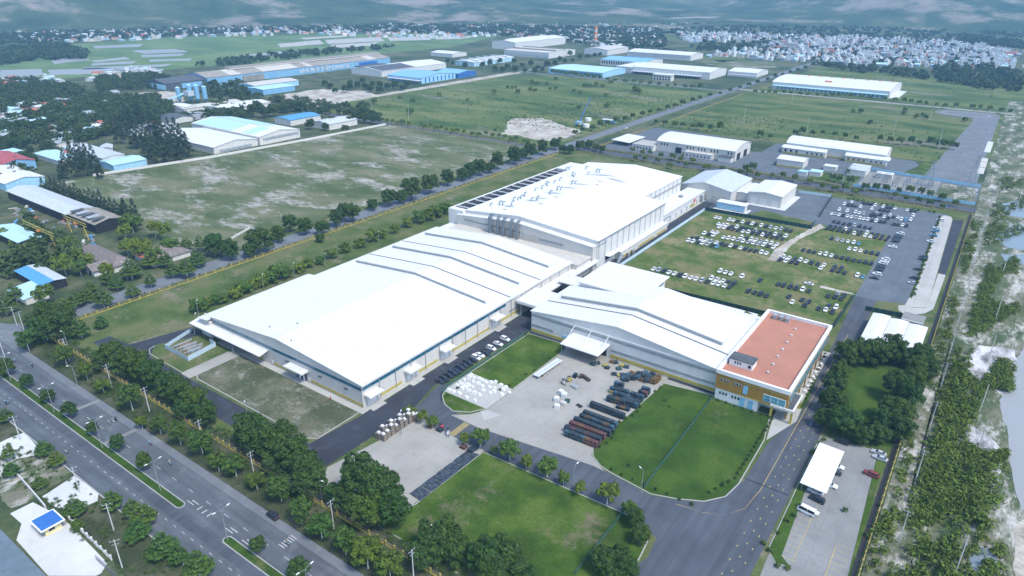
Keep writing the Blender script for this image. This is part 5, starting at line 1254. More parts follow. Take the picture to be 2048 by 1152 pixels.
# long viaduct at the foot of the hills
(vx0, vy0), (vx1, vy1) = [(-1173.6, 2719.2), (-838.4, 3340.1)]
t = bthing('viaduct', 'long pale road viaduct on piers at the foot of the hills', 'bridge', vx0, vy0)
L = math.dist((vx0, vy0), (vx1, vy1)); rz = math.atan2(vy1 - vy0, vx1 - vx0)
MB().obox(((vx0 + vx1) / 2, (vy0 + vy1) / 2, 16), L, 16, 3, rz).build('deck', MAT['concrete_pale'], t)
for i in range(15):
    u = i / 14; MB().obox((vx0 + (vx1 - vx0) * u, vy0 + (vy1 - vy0) * u, 0), 4, 8, 16, rz).build('pier', MAT['concrete_pale'], t)

# ================================================================ trees
def crown_mesh(name, mat, blobs, leaves, size, seed, flat=0.0, up=0.25):
    """leaf-sized faces spread over and inside clumps; blobs = (x, y, z, rx, rz)"""
    g = np.random.default_rng(seed)
    vol = np.array([b[3] ** 2 for b in blobs]); cnt = np.maximum(8, (leaves * vol / vol.sum()).astype(int))
    P = []; N = []
    for b, n in zip(blobs, cnt):
        d = g.normal(size=(n, 3)); d /= np.linalg.norm(d, axis=1)[:, None]
        d[:, 2] = np.where(d[:, 2] < -0.35, -d[:, 2] * 0.6, d[:, 2])
        rad = 0.62 + 0.42 * g.random(n) ** 0.6
        P.append(np.column_stack((b[0] + d[:, 0] * rad * b[3], b[1] + d[:, 1] * rad * b[3], b[2] + d[:, 2] * rad * b[4])))
        N.append(d)
    P = np.concatenate(P); N = np.concatenate(N)
    N = N + g.normal(scale=0.55, size=N.shape) + np.array([0, 0, up]); N /= np.linalg.norm(N, axis=1)[:, None]
    if flat: N[:, :2] *= (1 - flat); N /= np.linalg.norm(N, axis=1)[:, None]
    a = np.cross(N, g.normal(size=N.shape)); a /= np.linalg.norm(a, axis=1)[:, None]
    b = np.cross(N, a)
    s = (size * (0.6 + 0.8 * g.random(len(P))))[:, None]
    V = np.stack((P - a * s, P - b * s * 0.6, P + a * s, P + b * s * 0.6), axis=1).reshape(-1, 3)
    me = bpy.data.meshes.new(name)
    n = len(P)
    me.vertices.add(4 * n); me.vertices.foreach_set('co', V.ravel())
    me.loops.add(4 * n); me.loops.foreach_set('vertex_index', np.arange(4 * n))
    me.polygons.add(n); me.polygons.foreach_set('loop_start', np.arange(0, 4 * n, 4)); me.polygons.foreach_set('loop_total', np.full(n, 4))
    me.materials.append(mat); me.update(); me.validate()
    return me

def trunk_mesh(name, h, r, limbs, mat, seed, spread=0.3):
    q = random.Random(seed); m = MB()
    p = Vector((0, 0, 0)); k = 3
    for i in range(k):
        n = Vector((q.uniform(-.12, .12) * h / k, q.uniform(-.12, .12) * h / k, (i + 1) * h / k))
        m.cyl(p, n, r * (1 - .22 * i), r * (1 - .22 * (i + 1)), 7); p = n
    for i in range(limbs):
        a = i * 2 * math.pi / limbs + q.uniform(-.4, .4)
        L = h * q.uniform(.5, .8)
        mid = p + Vector((math.cos(a) * L * spread, math.sin(a) * L * spread, L * .45))
        e = mid + Vector((math.cos(a) * L * spread * 1.2, math.sin(a) * L * spread * 1.2, L * .4))
        m.cyl(p - Vector((0, 0, .2)), mid, r * .42, r * .28, 5); m.cyl(mid, e, r * .28, r * .1, 5)
    return m.mesh(name, mat)

def round_blobs(w, h, z0, n, seed, inner=0.55, top=1.0):
    """clumps filling a rounded crown of width w between z0 and z0+h"""
    q = random.Random(seed); out = [(0, 0, z0 + h * .52, w * .30, h * .36)]
    for i in range(n):
        t = (i + .5) / n
        a = i * 2.39996 + q.uniform(-.3, .3)
        zz = z0 + h * (.16 + .72 * t)
        prof = math.sqrt(max(0.05, 1 - ((zz - (z0 + h * .42)) / (h * .62)) ** 2))
        rr = w / 2 * prof * q.uniform(.55, .82)
        s = w * q.uniform(.15, .22)
        out.append((math.cos(a) * rr, math.sin(a) * rr, zz, s, s * q.uniform(.75, 1.0)))
    return out

TREES = {}
def tree_kind(kind, variants):
    TREES[kind] = variants
def mk(kind, k, w, h, z0, n, leaves, size, leaf, bark, tr, limbs, flat=0.0, up=.25, top=None):
    s = sum(map(ord, kind)) + k * 13
    bl = top(s) if top else round_blobs(w, h, z0, n, s)
    return (crown_mesh(kind + '_crown', MAT[leaf], bl, leaves, size, s, flat, up), trunk_mesh(kind + '_trunk', z0 + h * .25, tr, limbs, MAT[bark], s))
tree_kind('broad', [mk('broad', k, 7.2 + .5 * k, 7.0 + .6 * k, 1.4, 20, 5200, .30, 'leaf_dark', 'bark', .24, 5) for k in range(4)])
tree_kind('avenue', [mk('avenue', k, 5.2 + .4 * k, 4.0 + .4 * k, 1.9, 13, 2000, .26, 'leaf_mid', 'pale_bark', .14, 4) for k in range(3)])
tree_kind('light', [mk('light', k, 4.6 + .4 * k, 3.6, 1.7, 11, 1500, .26, 'leaf_light', 'pale_bark', .12, 4) for k in range(3)])
tree_kind('ball', [mk('ball', k, 4.0 + .3 * k, 3.8 + .2 * k, 1.2, 16, 2400, .20, 'leaf_dark', 'bark', .13, 4) for k in range(2)])
def tiers(w, h, z0):
    def f(seed):
        q = random.Random(seed); out = []
        for L in range(5):
            z = z0 + h * L / 5; rr = w / 2 * (1 - L * .17)
            for i in range(7 - L):
                a = i * 2 * math.pi / (7 - L) + L + q.uniform(-.3, .3)
                out.append((math.cos(a) * rr * .65, math.sin(a) * rr * .65, z + q.uniform(-.3, .3), rr * .40, .42))
        return out
    return f
tree_kind('tiered', [mk('tiered', k, 0, 5.0, 1.8, 0, 2600, .25, 'leaf_mid', 'pale_bark', .15, 5, .5, .6, tiers(6.4 + .5 * k, 5.4, 2.4)) for k in range(3)])
def plume(w, h, z0):
    def f(seed):
        q = random.Random(seed); out = []
        for i in range(22):
            t = i / 21; rr = w / 2 * (1 - t) ** .7 * q.uniform(.5, 1.0); a = i * 2.4
            out.append((math.cos(a) * rr, math.sin(a) * rr, z0 + h * t, w * .17 * (1.15 - t * .7), h * .10))
        return out
    return f
tree_kind('pine', [mk('pine', k, 0, 10, 1.5, 0, 3600, .28, 'leaf_pine', 'bark', .22, 5, 0, 1.2, plume(7.0, 11.5 + k, 2.0)) for k in range(3)])
tree_kind('wood', [mk('wood', k, 9 + k, 8 + k, 1.5, 16, 1500, .62, 'leaf_far', 'bark', .28, 4) for k in range(3)])
tree_kind('bush', [mk('bush', k, 2.6, 1.9, .1, 8, 520, .17, 'leaf_mid', 'bark', .06, 3) for k in range(2)])
tree_kind('cone', [mk('cone', k, 0, 1.4, .1, 0, 360, .10, 'leaf_dark', 'bark', .05, 3, 0, .3, lambda s: [(0, 0, .35, .55, .4), (0, 0, .8, .42, .4), (0, 0, 1.2, .24, .35)]) for k in range(1)])
tree_kind('scrub', [mk('scrub', k, 4.2, 3.0, .3, 10, 700, .30, 'leaf_light', 'bark', .08, 3) for k in range(2)])

tree_rng = random.Random(5)
def plant(kind, x, y, label, cat='tree', group=None, s=1.0, name=None, z=0.0, k=None, jit=.14, parts=True):
    cr, tr = TREES[kind][k if k is not None else tree_rng.randrange(len(TREES[kind]))]
    s *= tree_rng.uniform(1 - jit, 1 + jit)
    nm = name or {'broad': 'broadleaf_tree', 'avenue': 'roadside_tree', 'light': 'young_tree', 'ball': 'clipped_tree', 'tiered': 'tiered_tree', 'pine': 'casuarina_tree', 'wood': 'woodland_tree', 'bush': 'bush', 'cone': 'clipped_shrub', 'scrub': 'scrub_bush'}[kind]
    rz = tree_rng.uniform(0, 6.28)
    t = thing(nm, label, cat, (x, y, z), rz, group)
    t.scale = (s * tree_rng.uniform(.84, 1.16), s * tree_rng.uniform(.84, 1.16), s * tree_rng.uniform(.86, 1.16))
    link('crown', cr, t)
    if parts: link('trunk', tr, t)
    return t

def row(kind, pts, what, where, group, s=1.0, cat='tree', order='from the left', **kw):
    for i, p in enumerate(pts):
        sc = s * (p[2] if len(p) > 2 else 1.0)
        plant(kind, p[0], p[1], '%s, %s %s %s' % (what, nth(i), order, where), cat, group, sc, **kw)

# median of the main road
row('ball', [(-304.2, 75.8), (-287.7, 76.6), (-270.7, 76.7), (-253.4, 77.1), (-235.1, 76.4), (-219.6, 77.5), (-202.4, 77.3), (-142.0, 77.3), (-124.9, 77.8)], 'dark rounded tree on the median', 'of the median row', 'median trees', 1.25)
# verge between road and front fence
row('avenue', [(-320.2, 89.7, 1.2), (-323.7, 98.5, 1.5), (-294.6, 93.7, 1.2), (-275.6, 93.2, 1.0), (-260.8, 92.5, 0.9), (-239.9, 92.8, 1.15), (-225.4, 88.8, 0.7), (-217.3, 91.0, 1.0), (-205.6, 91.6, 1.0), (-194.9, 93.2, 1.1), (-182.6, 91.4, .9), (-175.6, 93.1, 1.1), (-164.7, 93.2, 1.1), (-154.1, 94.3, 1.0), (-141.0, 91.7, 1.2), (-131.8, 91.4, 1.0), (-121.5, 91.3, 1.1), (-112.7, 91.4, 1.2), (-105.0, 92.3, 1.0)], 'thin verge tree with pale trunk', 'along the main road', 'verge trees', 1.15)
# far pavement in the lower left corner
row('tiered', [(-269.9, 62.2, .8), (-237.8, 61.7, .9), (-228.1, 61.5, .75), (-245.0, 53.8, .7), (-234.1, 50.6, .7), (-220.7, 53.4, .6), (-199.5, 54.3, .9), (-193.0, 62.2, 1.0), (-185.1, 64.2, 1.05), (-178.6, 64.3, 1.0), (-175.0, 60.4, 1.0), (-162.2, 61.1, 1.0), (-156.1, 62.0, .9), (-148.1, 63.0, 1.0), (-192.5, 51.7, .6)], 'spreading tree', 'on the near pavement by the gatehouse', 'near pavement trees')
# dense row inside the front fence
row('broad', [(-278.4, 101.3, .85), (-276.3, 104.9, 1.0), (-264.2, 104.3, 1.0), (-255.0, 104.8, 1.0), (-246.2, 105.7, 1.05), (-235.6, 105.4, 1.0), (-227.4, 105.4, 1.0), (-218.6, 106.1, .95), (-208.6, 103.8, 1.05), (-218.8, 102.3, .9), (-186.3, 106.1, 1.15), (-178.3, 104.3, 1.0), (-169.2, 105.9, 1.1), (-160.6, 104.2, 1.2), (-154.1, 104.4, 1.0), (-148.5, 101.7, .95), (-166.5, 101.5, .9), (-132.6, 108.4, 1.15), (-125.7, 109.4, 1.2), (-118.0, 107.1, 1.05), (-123.9, 102.8, 1.1), (-139.7, 103.3, .7), (-134.5, 103.0, .8), (-101.6, 105.7, .95), (-99.1, 109.1, 1.0), (-94.3, 107.1, .85), (-100.0, 100.8, 1.0), (-85.8, 108.8, .95), (-83.0, 113.5, .95), (-77.9, 111.8, .75), (-81.3, 106.6, .9), (-73.6, 111.8, .6), (-60.1, 128.3, .7), (-56.7, 132.1, .75), (-55.9, 126.2, .7), (-52.8, 128.9, .6), (-60.2, 149.0, .62), (-56.2, 144.0, .66)], 'dense dark tree', 'inside the front fence', 'dense fence trees', 1.22)
# trees beside the side road, left
row('tiered', [(-345.9, 107.5, 1.2), (-346.8, 115.6, 1.0), (-329.7, 106.6, 1.1), (-314.3, 108.8, .9), (-350.8, 128.3, .9), (-338.3, 130.2, 1.0), (-354.4, 144.8, 1.0), (-361.3, 156.2, 1.2), (-338.3, 145.0, .9), (-370.1, 172.0, 1.1), (-363.9, 176.7, 1.0), (-343.5, 156.9, .9), (-346.8, 171.2, 1.0), (-341.0, 175.5, 1.1), (-317.2, 118.9, .7), (-361.9, 135.3, .8), (-349.3, 187.4, 1.0), (-378.1, 197.8, 1.0), (-370.0, 201.8, 1.0), (-364.5, 145.4, .8), (-349.1, 122.3, 1.0), (-343.0, 100.0, 1.0), (-379.0, 107.6, 1.0), (-367.0, 98.7, 1.1)], 'bushy tree', 'beside the side road junction', 'side road trees', 1.35)
row('broad', [(-333.7, 104.4, 1.1), (-322.9, 97.2, 1.1), (-320.1, 102.1, 1.0), (-333.3, 111.0, .9)], 'big dark tree', 'at the corner of the main road', 'corner trees', 1.3)
row('broad', [(-340.2, 221.9, 1.15), (-337.8, 213.4, .9), (-355.7, 255.5, .9), (-344.1, 258.0, .8), (-335.3, 264.6, .75), (-343.1, 290.3, 1.1), (-339.1, 293.3, 1.0), (-325.5, 254.4, .6), (-344.0, 332.3, 1.0), (-341.8, 352.7, 1.0), (-342.2, 374.0, 1.05), (-345.5, 398.3, .9), (-345.7, 417.1, .9), (-344.9, 437.7, 1.0), (-344.8, 463.3, 1.1), (-344.0, 486.5, 1.1), (-343.4, 510.8, 1.0), (-343.1, 531.2, 1.0), (-345.2, 556.2, .9), (-346.4, 318.6, .7), (-342.1, 341.5, .8), (-339.9, 279.7, .9), (-346.2, 499.0, 1.0), (-342.7, 449.8, .9), (-345.8, 426.9, .8), (-346.4, 238.9, .7), (-343.6, 204.2, .8), (-355.5, 202.3, .9)], 'dark rounded tree', 'in the row along the side road', 'side road row trees', 1.4)
row('light', [(-374.0, 176.4, 1.2), (-385.0, 175.0, 1.2), (-398.2, 173.2, 1.2), (-378.4, 187.8, 1.1), (-371.3, 148.6, 1), (-388.8, 142.6, 1), (-393.0, 148.4, 1.2), (-409.1, 150.5, 1.1), (-424.9, 153.5, 1.2), (-414.6, 198.8, 1.2), (-424.9, 185.5, 1.3), (-405.3, 200.0, 1.2), (-435.1, 195.4, 1.2), (-395.3, 137.8, 1.2), (-362.8, 114.3, 1.2)], 'light green tree', 'around the tiled houses', 'house garden trees', 1.7)
row('scrub', [(-484.2, 141.7, 1.3), (-464.8, 139.8, 1.2), (-446.4, 137.9, 1.3), (-432.1, 138.7, 1.1), (-441.5, 127.0, 1.2), (-478.2, 151.8, 1.1), (-422.3, 141.2, 1.2), (-502.5, 151.4, 1.0), (-443.9, 144.9, 1.1)], 'low leafy tree', 'in the scrap yard thicket', 'scrap yard trees', 1.3)
# bushes along the left flank of the hall
row('scrub', [(-296.3, 155.0, 1.2), (-297.7, 159.5, 1.1), (-297.2, 164.1, 1.1), (-295.7, 168.1, 1.1), (-296.5, 174.9, 1.3), (-297.1, 180.6, 1.2), (-298.0, 186.2, 1.2), (-297.7, 191.2, 1.2), (-297.2, 196.5, 1.2), (-297.3, 202.2, 1.4), (-296.4, 207.1, 1.2), (-296.7, 215.7, 1.0), (-298.5, 223.4, 1.0), (-297.1, 230.0, 1.0), (-299.2, 239.9, 1.2), (-300.1, 251.3, 1.4), (-299.2, 262.5, 1.1), (-300.9, 274.3, 1.4), (-300.6, 281.3, 1.2), (-300.2, 293.3, 1.2), (-301.9, 306.7, 1.3), (-301.4, 317.2, 1.4), (-301.1, 325.3, 1.5), (-300.8, 333.6, 1.5), (-300.8, 341.9, 1.4), (-300.4, 347.9, 1.3)], 'leafy bush', 'along the left flank of the halls', 'hall flank bushes', 1.5, 'bush')
# young trees on the internal road
row('light', [(-152.8, 150.8, .9), (-146.3, 150.5, .8), (-141.3, 150.3, 1.0), (-125.7, 149.6, .8), (-121.1, 152.3, 1.2), (-114.5, 151.6, .7), (-108.2, 152.1, 1.2), (-101.2, 151.7, 1.1), (-93.5, 152.6, 1.3), (-86.9, 152.0, .8), (-80.7, 151.6, .8), (-71.5, 152.6, 1.3), (-63.6, 151.5, 1.0)], 'young tree', 'along the inner road kerb', 'inner road young trees')
row('bush', [(-77.3, 213.6), (-80.5, 216.3), (-74.2, 172.9), (-103.9, 247.7), (-97.8, 245.7), (-134.1, 217.6), (-134.8, 200.4), (-133.9, 204.9), (-136.7, 185.0), (-135.2, 189.7), (-150.9, 182.8), (-150.9, 175.9), (-150.7, 169.5), (-153.8, 237.6), (-154.5, 229.1), (-156.1, 215.1)], 'small dark bush', 'at the lawn edges', 'lawn edge bushes', .55, 'bush')
row('cone', [(-87.0 + 1.2 * math.sin(i), 176 + i * 3.4) for i in range(15)] , 'tiny clipped shrub', 'beside the crate yard', 'clipped shrubs by the yard', 1.0, 'shrub', 'from the near end')
row('cone', [(-43.2 + (0 if i > 4 else (4 - i) * -1.1), 176 + i * 2.9) for i in range(19)], 'tiny clipped shrub', 'on the curved lawn edge by the drive', 'clipped shrubs by the drive', 1.1, 'shrub', 'from the near end')
row('cone', [(-78 + i * 4.0, 167.2 + abs(i - 3) * .12) for i in range(8)], 'tiny clipped shrub', 'on the front edge of the rich lawn', 'clipped shrubs at the lawn front', 1.0, 'shrub')
row('bush', [(-64 + i * 3.3, 228.6) for i in range(7)], 'low bush', 'below the office windows', 'office bushes', .5, 'bush')
row('bush', [(-36.6 - i * .18, 250 + i * 3.2) for i in range(14)], 'low bush', 'in the bed along the office side', 'office side bushes', .5, 'bush', 'from the near end')
# clump beside the white shed
row('broad', [(-30.3, 285.1, 1.15), (-25.8, 292.1, 1.1), (-20.0, 294.2, 1.15), (-14.6, 300.3, 1.15), (-8.9, 300.7, 1.1), (-4.8, 305.3, 1.0), (-1.6, 293.6, 1.0), (-29.3, 270.9, 1.0), (-28.7, 257.5, 1.0), (-26.8, 246.1, 1.05), (-26.0, 234.8, 1.1), (-19.8, 233.6, 1.1), (-13.7, 231.5, .8), (-8.9, 236.1, .9), (-4.1, 241.3, 1.2), (-4.1, 252.6, 1.2), (-4.4, 266.6, 1.2), (-3.9, 280.1, 1.15), (-9.1, 269.6, 1.1), (-8.4, 253.5, 1.1), (-8.5, 243.7, 1.0), (-19.7, 241.3, .8), (-3.3, 299.8, 1.0), (-4.9, 291.1, 1.0)], 'dark tree', 'of the square clump beside the white shed', 'square tree clump', 1.04)
row('bush', [(-26.0, 216.1), (-24.9, 207.1), (-24.7, 201.1), (-22.5, 186.7), (-22.9, 181.2), (-23.9, 177.8), (-24.5, 171.1), (-24.6, 162.7), (-26.9, 164.5), (-21.2, 158.3), (-18.7, 159.0), (-2.4, 201.4), (-3.1, 185.3), (-10.7, 192.6), (-25.3, 223.6), (-24.6, 226.5)], 'small bush', 'in the car park planting strips', 'car park bushes', .7, 'bush')
row('bush', [(-20.2 + i * .19, 540 - i * 8.2) for i in range(20)], 'round bush', 'in the strip beside the pale test lane', 'test lane bushes', .9, 'bush', 'from the far end')
row('bush', [(-80.9, 549.2), (-77.6, 550.4), (-74.4, 549.2), (-70.9, 550.0), (-67.5, 549.0), (-63.7, 549.2), (-58.0, 549.1), (-54.7, 550.7), (-51.3, 550.7), (-38.0, 550.6), (-34.4, 549.4), (-27.8, 550.7), (-24.8, 549.8)], 'small bush', 'behind the tarmac lot', 'tarmac lot bushes', .8, 'bush')
plant('scrub', -77, 303, 'solitary round tree between the back wing and the dark green fence', 'tree', None, 1.2)
# rows along the back road
row('light', [(-280.1, 590.6), (-265.3, 581.3), (-262.4, 591.1), (-248.2, 584.3), (-237.4, 585.2), (-227.4, 580.9), (-217.7, 583.6), (-262.1, 559.3), (-254.9, 564.8), (-242.7, 564.7), (-226.4, 554.5), (-216.6, 566.2), (-197.4, 563.4), (-184.9, 568.6), (-170.1, 569.3), (-164.0, 573.9), (-154.7, 566.8), (-145.6, 577.6), (-138.0, 579.4), (-127.1, 575.9), (-115.7, 576.9), (-102.9, 562.8), (-94.0, 564.2), (-87.7, 568.9), (-79.4, 563.1)], 'slender young tree', 'along the back road', 'back road trees', 1.05)
row('avenue', [(-97.8, 595.6, .9), (-89.3, 594.4, 1.0), (-103.2, 597.4, .8), (-96.7, 622.2, .9), (-75.7, 580.9, .9), (-68.8, 586.2, 1.1), (-61.7, 586.2, 1.1), (-53.1, 589.2, .8), (-45.8, 591.2, 1.15), (-38.4, 591.7, 1.1), (-32.3, 591.2, .9), (-23.6, 586.4, 1.0), (-29.6, 566.2, .8), (-36.9, 568.5, .8), (-45.7, 569.9, .8), (-53.4, 572.2, .8), (-169.3, 582.1, 1.1), (-166.5, 590.7, 1.2), (-169.5, 567.4, .8), (-14.8, 577.3, .8), (-21.5, 564.7, .8)], 'rounded tree', 'in front of the substation', 'substation trees')
row('light', [(-576.7, 555.6), (-565.7, 552.6), (-559.2, 553.9), (-552.6, 555.1), (-545.7, 556.7), (-536.4, 556.5), (-522.0, 560.4), (-509.1, 552.6), (-509.5, 562.8), (-494.2, 553.6), (-493.6, 561.0), (-482.2, 556.1), (-473.3, 556.2), (-469.1, 559.4), (-457.1, 555.5), (-446.8, 556.9), (-438.4, 557.0), (-435.7, 565.4), (-424.3, 561.5), (-419.0, 565.6), (-409.8, 563.4), (-397.9, 557.4), (-396.7, 564.3), (-382.3, 557.6), (-378.2, 557.8), (-437.6, 583.6), (-361.3, 591.3)], 'small street tree', 'on the far cross road', 'cross road trees', 1.0)
row('avenue', [(-361.6, 621.5), (-363.3, 639.8), (-360.1, 655.8), (-361.8, 675.6), (-360.7, 690.9), (-358.7, 707.4), (-356.2, 724.8), (-356.4, 744.5), (-354.3, 766.8), (-353.0, 784.9), (-350.2, 804.7), (-349.3, 828.3), (-347.9, 848.4), (-348.0, 872.9), (-345.4, 900.6), (-345.5, 927.4), (-344.4, 961.9), (-339.9, 989.0), (-338.6, 1027.0), (-337.3, 1067.2), (-335.3, 1103.1), (-333.8, 1140.4), (-332.2, 1187.5), (-331.9, 1228.2), (-331.6, 1271.2), (-329.2, 1309.0), (-326.7, 1348.6), (-324.1, 1390.1), (-325.7, 1451.5), (-322.9, 1498.2)], 'roadside tree', 'on the straight road beyond the crossroads', 'straight road trees', 1.15)
row('broad', [(-325.2, 569.4, 1.0), (-320.5, 578.5, 1.1), (-310.8, 574.9, 1.0), (-301.8, 571.1, .9), (-324.1, 549.0, .9), (-331.9, 548.3, 1.0)], 'dark tree', 'of the clump at the crossroads', 'crossroads clump trees', 1.0)
row('light', [(-305.0, 1036.4), (-294.8, 1038.3), (-285.8, 1039.3), (-277.4, 1039.7), (-268.5, 1052.9), (-259.0, 1054.2), (-247.4, 1057.3), (-236.3, 1054.1), (-224.9, 1063.1), (-214.1, 1065.7), (-207.8, 1076.5), (-199.3, 1077.3), (-192.4, 1082.6), (-184.6, 1082.9), (-169.7, 1083.1), (-159.5, 1079.7), (-141.1, 1083.0), (-128.5, 1081.8), (-117.3, 1079.9), (-108.3, 1076.2), (-98.5, 1073.5), (-89.8, 1070.0), (-78.2, 1069.0), (-67.7, 1067.2), (-56.1, 1076.2), (-38.0, 1080.5), (-29.5, 1077.4), (-18.6, 1076.4), (-6.0, 1067.7), (3.0, 1065.6)], 'small tree', 'in front of the bright white warehouse', 'warehouse street trees', 1.25)
row('light', [(-659.9, 1047.2), (-649.3, 1046.7), (-635.2, 1040.3), (-626.3, 1038.7), (-616.7, 1037.7), (-603.2, 1031.4), (-592.6, 1031.5), (-578.3, 1026.5), (-566.7, 1027.6), (-555.8, 1028.2), (-537.2, 1019.4), (-522.0, 1016.1), (-503.9, 1015.4), (-490.0, 1019.1), (-478.7, 1020.7), (-462.5, 1019.0), (-446.7, 1017.3), (-431.7, 1015.2), (-422.6, 1022.4), (-406.2, 1021.6), (-395.1, 1023.6), (-384.1, 1025.6)], 'small dark tree', 'in front of the far estate', 'estate street trees', 1.5)
# meadow trees and hedges
row('scrub', [(-620.5, 925.2, 1.4), (-607.4, 921.0, 1.2), (-592.6, 925.5, .9), (-618.5, 856.5, 1), (-612.6, 861.1, 1), (-611.5, 868.7, 1), (-577.5, 856.1, 1.1), (-569.0, 856.5, 1.1), (-562.7, 887.3, 1), (-558.4, 897.3, 1), (-526.5, 896.3, .9), (-507.0, 880.3, 1), (-577.3, 825.1, 1.2), (-604.3, 803.9, 1.2), (-466.0, 882.5, 1), (-534.9, 943.0, 1.4), (-528.8, 947.8, 1.4), (-524.3, 958.3, 1.4), (-513.7, 959.7, 1.2), (-522.2, 1003.2, 1.4), (-613.3, 984.6, 1), (-441.3, 931.9, 2.0), (-455.3, 952.3, 1.6), (-419.1, 796.9, 1.6), (-674.9, 637.4, 1.8), (-677.6, 688.3, 1), (-649.6, 683.1, 1), (-650.6, 737.8, 1), (-591.9, 728.2, 1), (-587.0, 611.8, 1.4), (-443.2, 768.7, 1)], 'lone bush', 'on the wide meadow', 'meadow bushes', 1.4, 'bush')
row('scrub', [(-157.4, 957.7), (-148.6, 960.1), (-87.1, 959.9), (-77.4, 963.2), (-83.1, 979.9), (-105.9, 1006.9), (-103.5, 981.6), (-125.4, 886.4), (-38.0, 973.3)], 'lone dark bush', 'on the meadow below the white warehouse', 'warehouse meadow bushes', 1.5, 'bush')
row('avenue', [(-321.1, 732.6, .8), (-309.2, 730.5, .9), (-296.7, 729.1, 1), (-288.9, 731.5, 1), (-277.8, 732.9, 1), (-269.1, 732.5, 1.1), (-258.3, 733.9, 1.1), (-249.6, 740.5, 1.1), (-203.0, 729.9, 1), (-192.4, 728.7, 1), (-176.5, 763.0, 1), (-172.2, 776.1, 1), (-161.6, 774.4, 1.1), (-154.4, 786.5, 1), (-141.2, 783.5, 1), (-130.5, 779.0, 1.1), (-119.2, 775.3, .9), (-98.5, 785.1, 1), (-89.0, 783.4, 1), (-80.0, 784.3, 1.1), (-70.7, 788.5, 1.1), (-63.6, 788.2, 1), (-54.7, 794.9, 1.3), (-45.6, 790.5, 1.2), (-39.3, 792.5, 1.2), (-32.9, 791.8, 1.1)], 'hedge tree', 'along the rear line of the cream halls', 'hedge line trees', 1.1)
# casuarinas and big village trees
row('pine', [(-725.5, 340.4, 1.1), (-737.3, 354.2, 1.2), (-742.2, 367.5, 1.3), (-713.5, 362.5, 1.2), (-683.5, 353.7, 1.3), (-660.0, 350.7, 1.2), (-633.2, 342.7, 1.2), (-609.8, 333.8, 1.2), (-607.5, 322.8, 1.1), (-618.4, 319.5, 1.2), (-643.3, 321.5, 1.2), (-671.8, 327.2, 1.2), (-665.5, 318.1, 1.1), (-597.7, 301.0, 1.0), (-589.1, 307.5, 1.0), (-584.0, 316.1, 1.0), (-596.8, 330.9, 1.0), (-698.2, 321.5, 1.0), (-782.5, 372.4, 1.0), (-788.5, 386.6, 1.0), (-615.7, 304.1, 1.0)], 'tall dark casuarina', 'of the big group behind the field wall', 'casuarina group', 1.6)
row('pine', [(-630.4, 241.3, 1.0), (-639.9, 251.5, 1.1), (-642.3, 258.7, 1.1), (-624.4, 256.6, 1.1), (-602.1, 252.1, .9), (-603.3, 237.0, 1.0), (-600.8, 242.8, 1.0), (-606.2, 228.8, .8), (-582.5, 246.7, .8)], 'tall dark casuarina', 'in front of the grey-blue workshop', 'workshop casuarinas', 1.35)
row('pine', [(-583.4, 204.4, .8), (-574.5, 204.2, .8), (-565.7, 204.0, .8), (-557.2, 203.8, .85), (-548.8, 203.6, .85), (-540.5, 203.3, .85), (-532.4, 203.1, .85), (-524.4, 202.9, .9), (-516.6, 202.7, .9), (-508.9, 202.5, .9), (-501.3, 202.4, .9), (-493.9, 202.2, .9), (-486.6, 202.0, .95), (-479.4, 201.8, .95), (-472.4, 201.6, .95), (-465.4, 201.5, 1), (-456.5, 200.2, 1.05), (-447.8, 199.0, 1.1), (-437.4, 196.8, 1.1), (-445.4, 203.3, 1.0), (-466.8, 207.1, .9)], 'feathery casuarina', 'of the hedge along the scrap yard shed', 'casuarina hedge', 1.05)
row('wood', [(-594.9, 523.7, .8), (-599.7, 539.3, .9), (-584.0, 539.8, 1.0), (-572.1, 541.3, .9), (-610.4, 559.3, .9), (-602.6, 565.3, .8), (-658.4, 534.7, .8), (-678.4, 563.2, .8), (-692.7, 552.0, .8), (-682.6, 528.8, .9), (-709.4, 539.1, .9), (-710.2, 524.9, .9), (-702.1, 500.9, 1), (-702.9, 487.8, 1), (-720.4, 486.7, 1), (-700.5, 461.5, 1), (-745.1, 511.3, .9), (-727.8, 468.5, .9), (-607.0, 477.9, .7), (-590.0, 484.0, .6), (-610.3, 511.9, .7), (-567.0, 491.3, .6)], 'leafy tree', 'behind the sandy field wall', 'field wall trees', 1.3)
row('wood', [(-639.3, 203.9, .6), (-641.7, 212.0, .5), (-606.8, 203.7, .6), (-627.0, 194.1, .6), (-696.3, 236.4, .7), (-713.3, 247.9, .6), (-746.6, 248.6, .9), (-765.9, 247.5, .9), (-751.1, 258.7, .9), (-766.2, 275.7, .9), (-827.6, 275.0, 1), (-831.9, 288.1, 1), (-713.6, 260.5, .8), (-670.5, 232.8, .7), (-849.9, 327.3, 1.0), (-817.9, 333.6, 1), (-778.4, 306.2, .8), (-815.7, 300.6, .8), (-768.5, 313.8, .8), (-743.2, 314.3, .8), (-746.6, 330.6, .7), (-790.6, 354.6, .8), (-905.9, 343.1, 1), (-887.4, 317.4, 1)], 'village tree', 'among the left village sheds', 'village trees', 1.25)
row('wood', [(-785.5, 697.0), (-796.4, 721.6), (-780.0, 721.1), (-786.9, 742.9), (-770.4, 742.2), (-754.1, 741.5), (-745.5, 748.3), (-726.1, 743.9), (-751.9, 704.3), (-779.8, 682.3), (-783.4, 667.0), (-745.9, 775.3), (-733.7, 706.2), (-831.9, 764.9), (-825.5, 733.3), (-820.0, 689.4), (-855.0, 709.9)], 'dark estate tree', 'in front of the vivid blue factory', 'blue factory trees', .9)
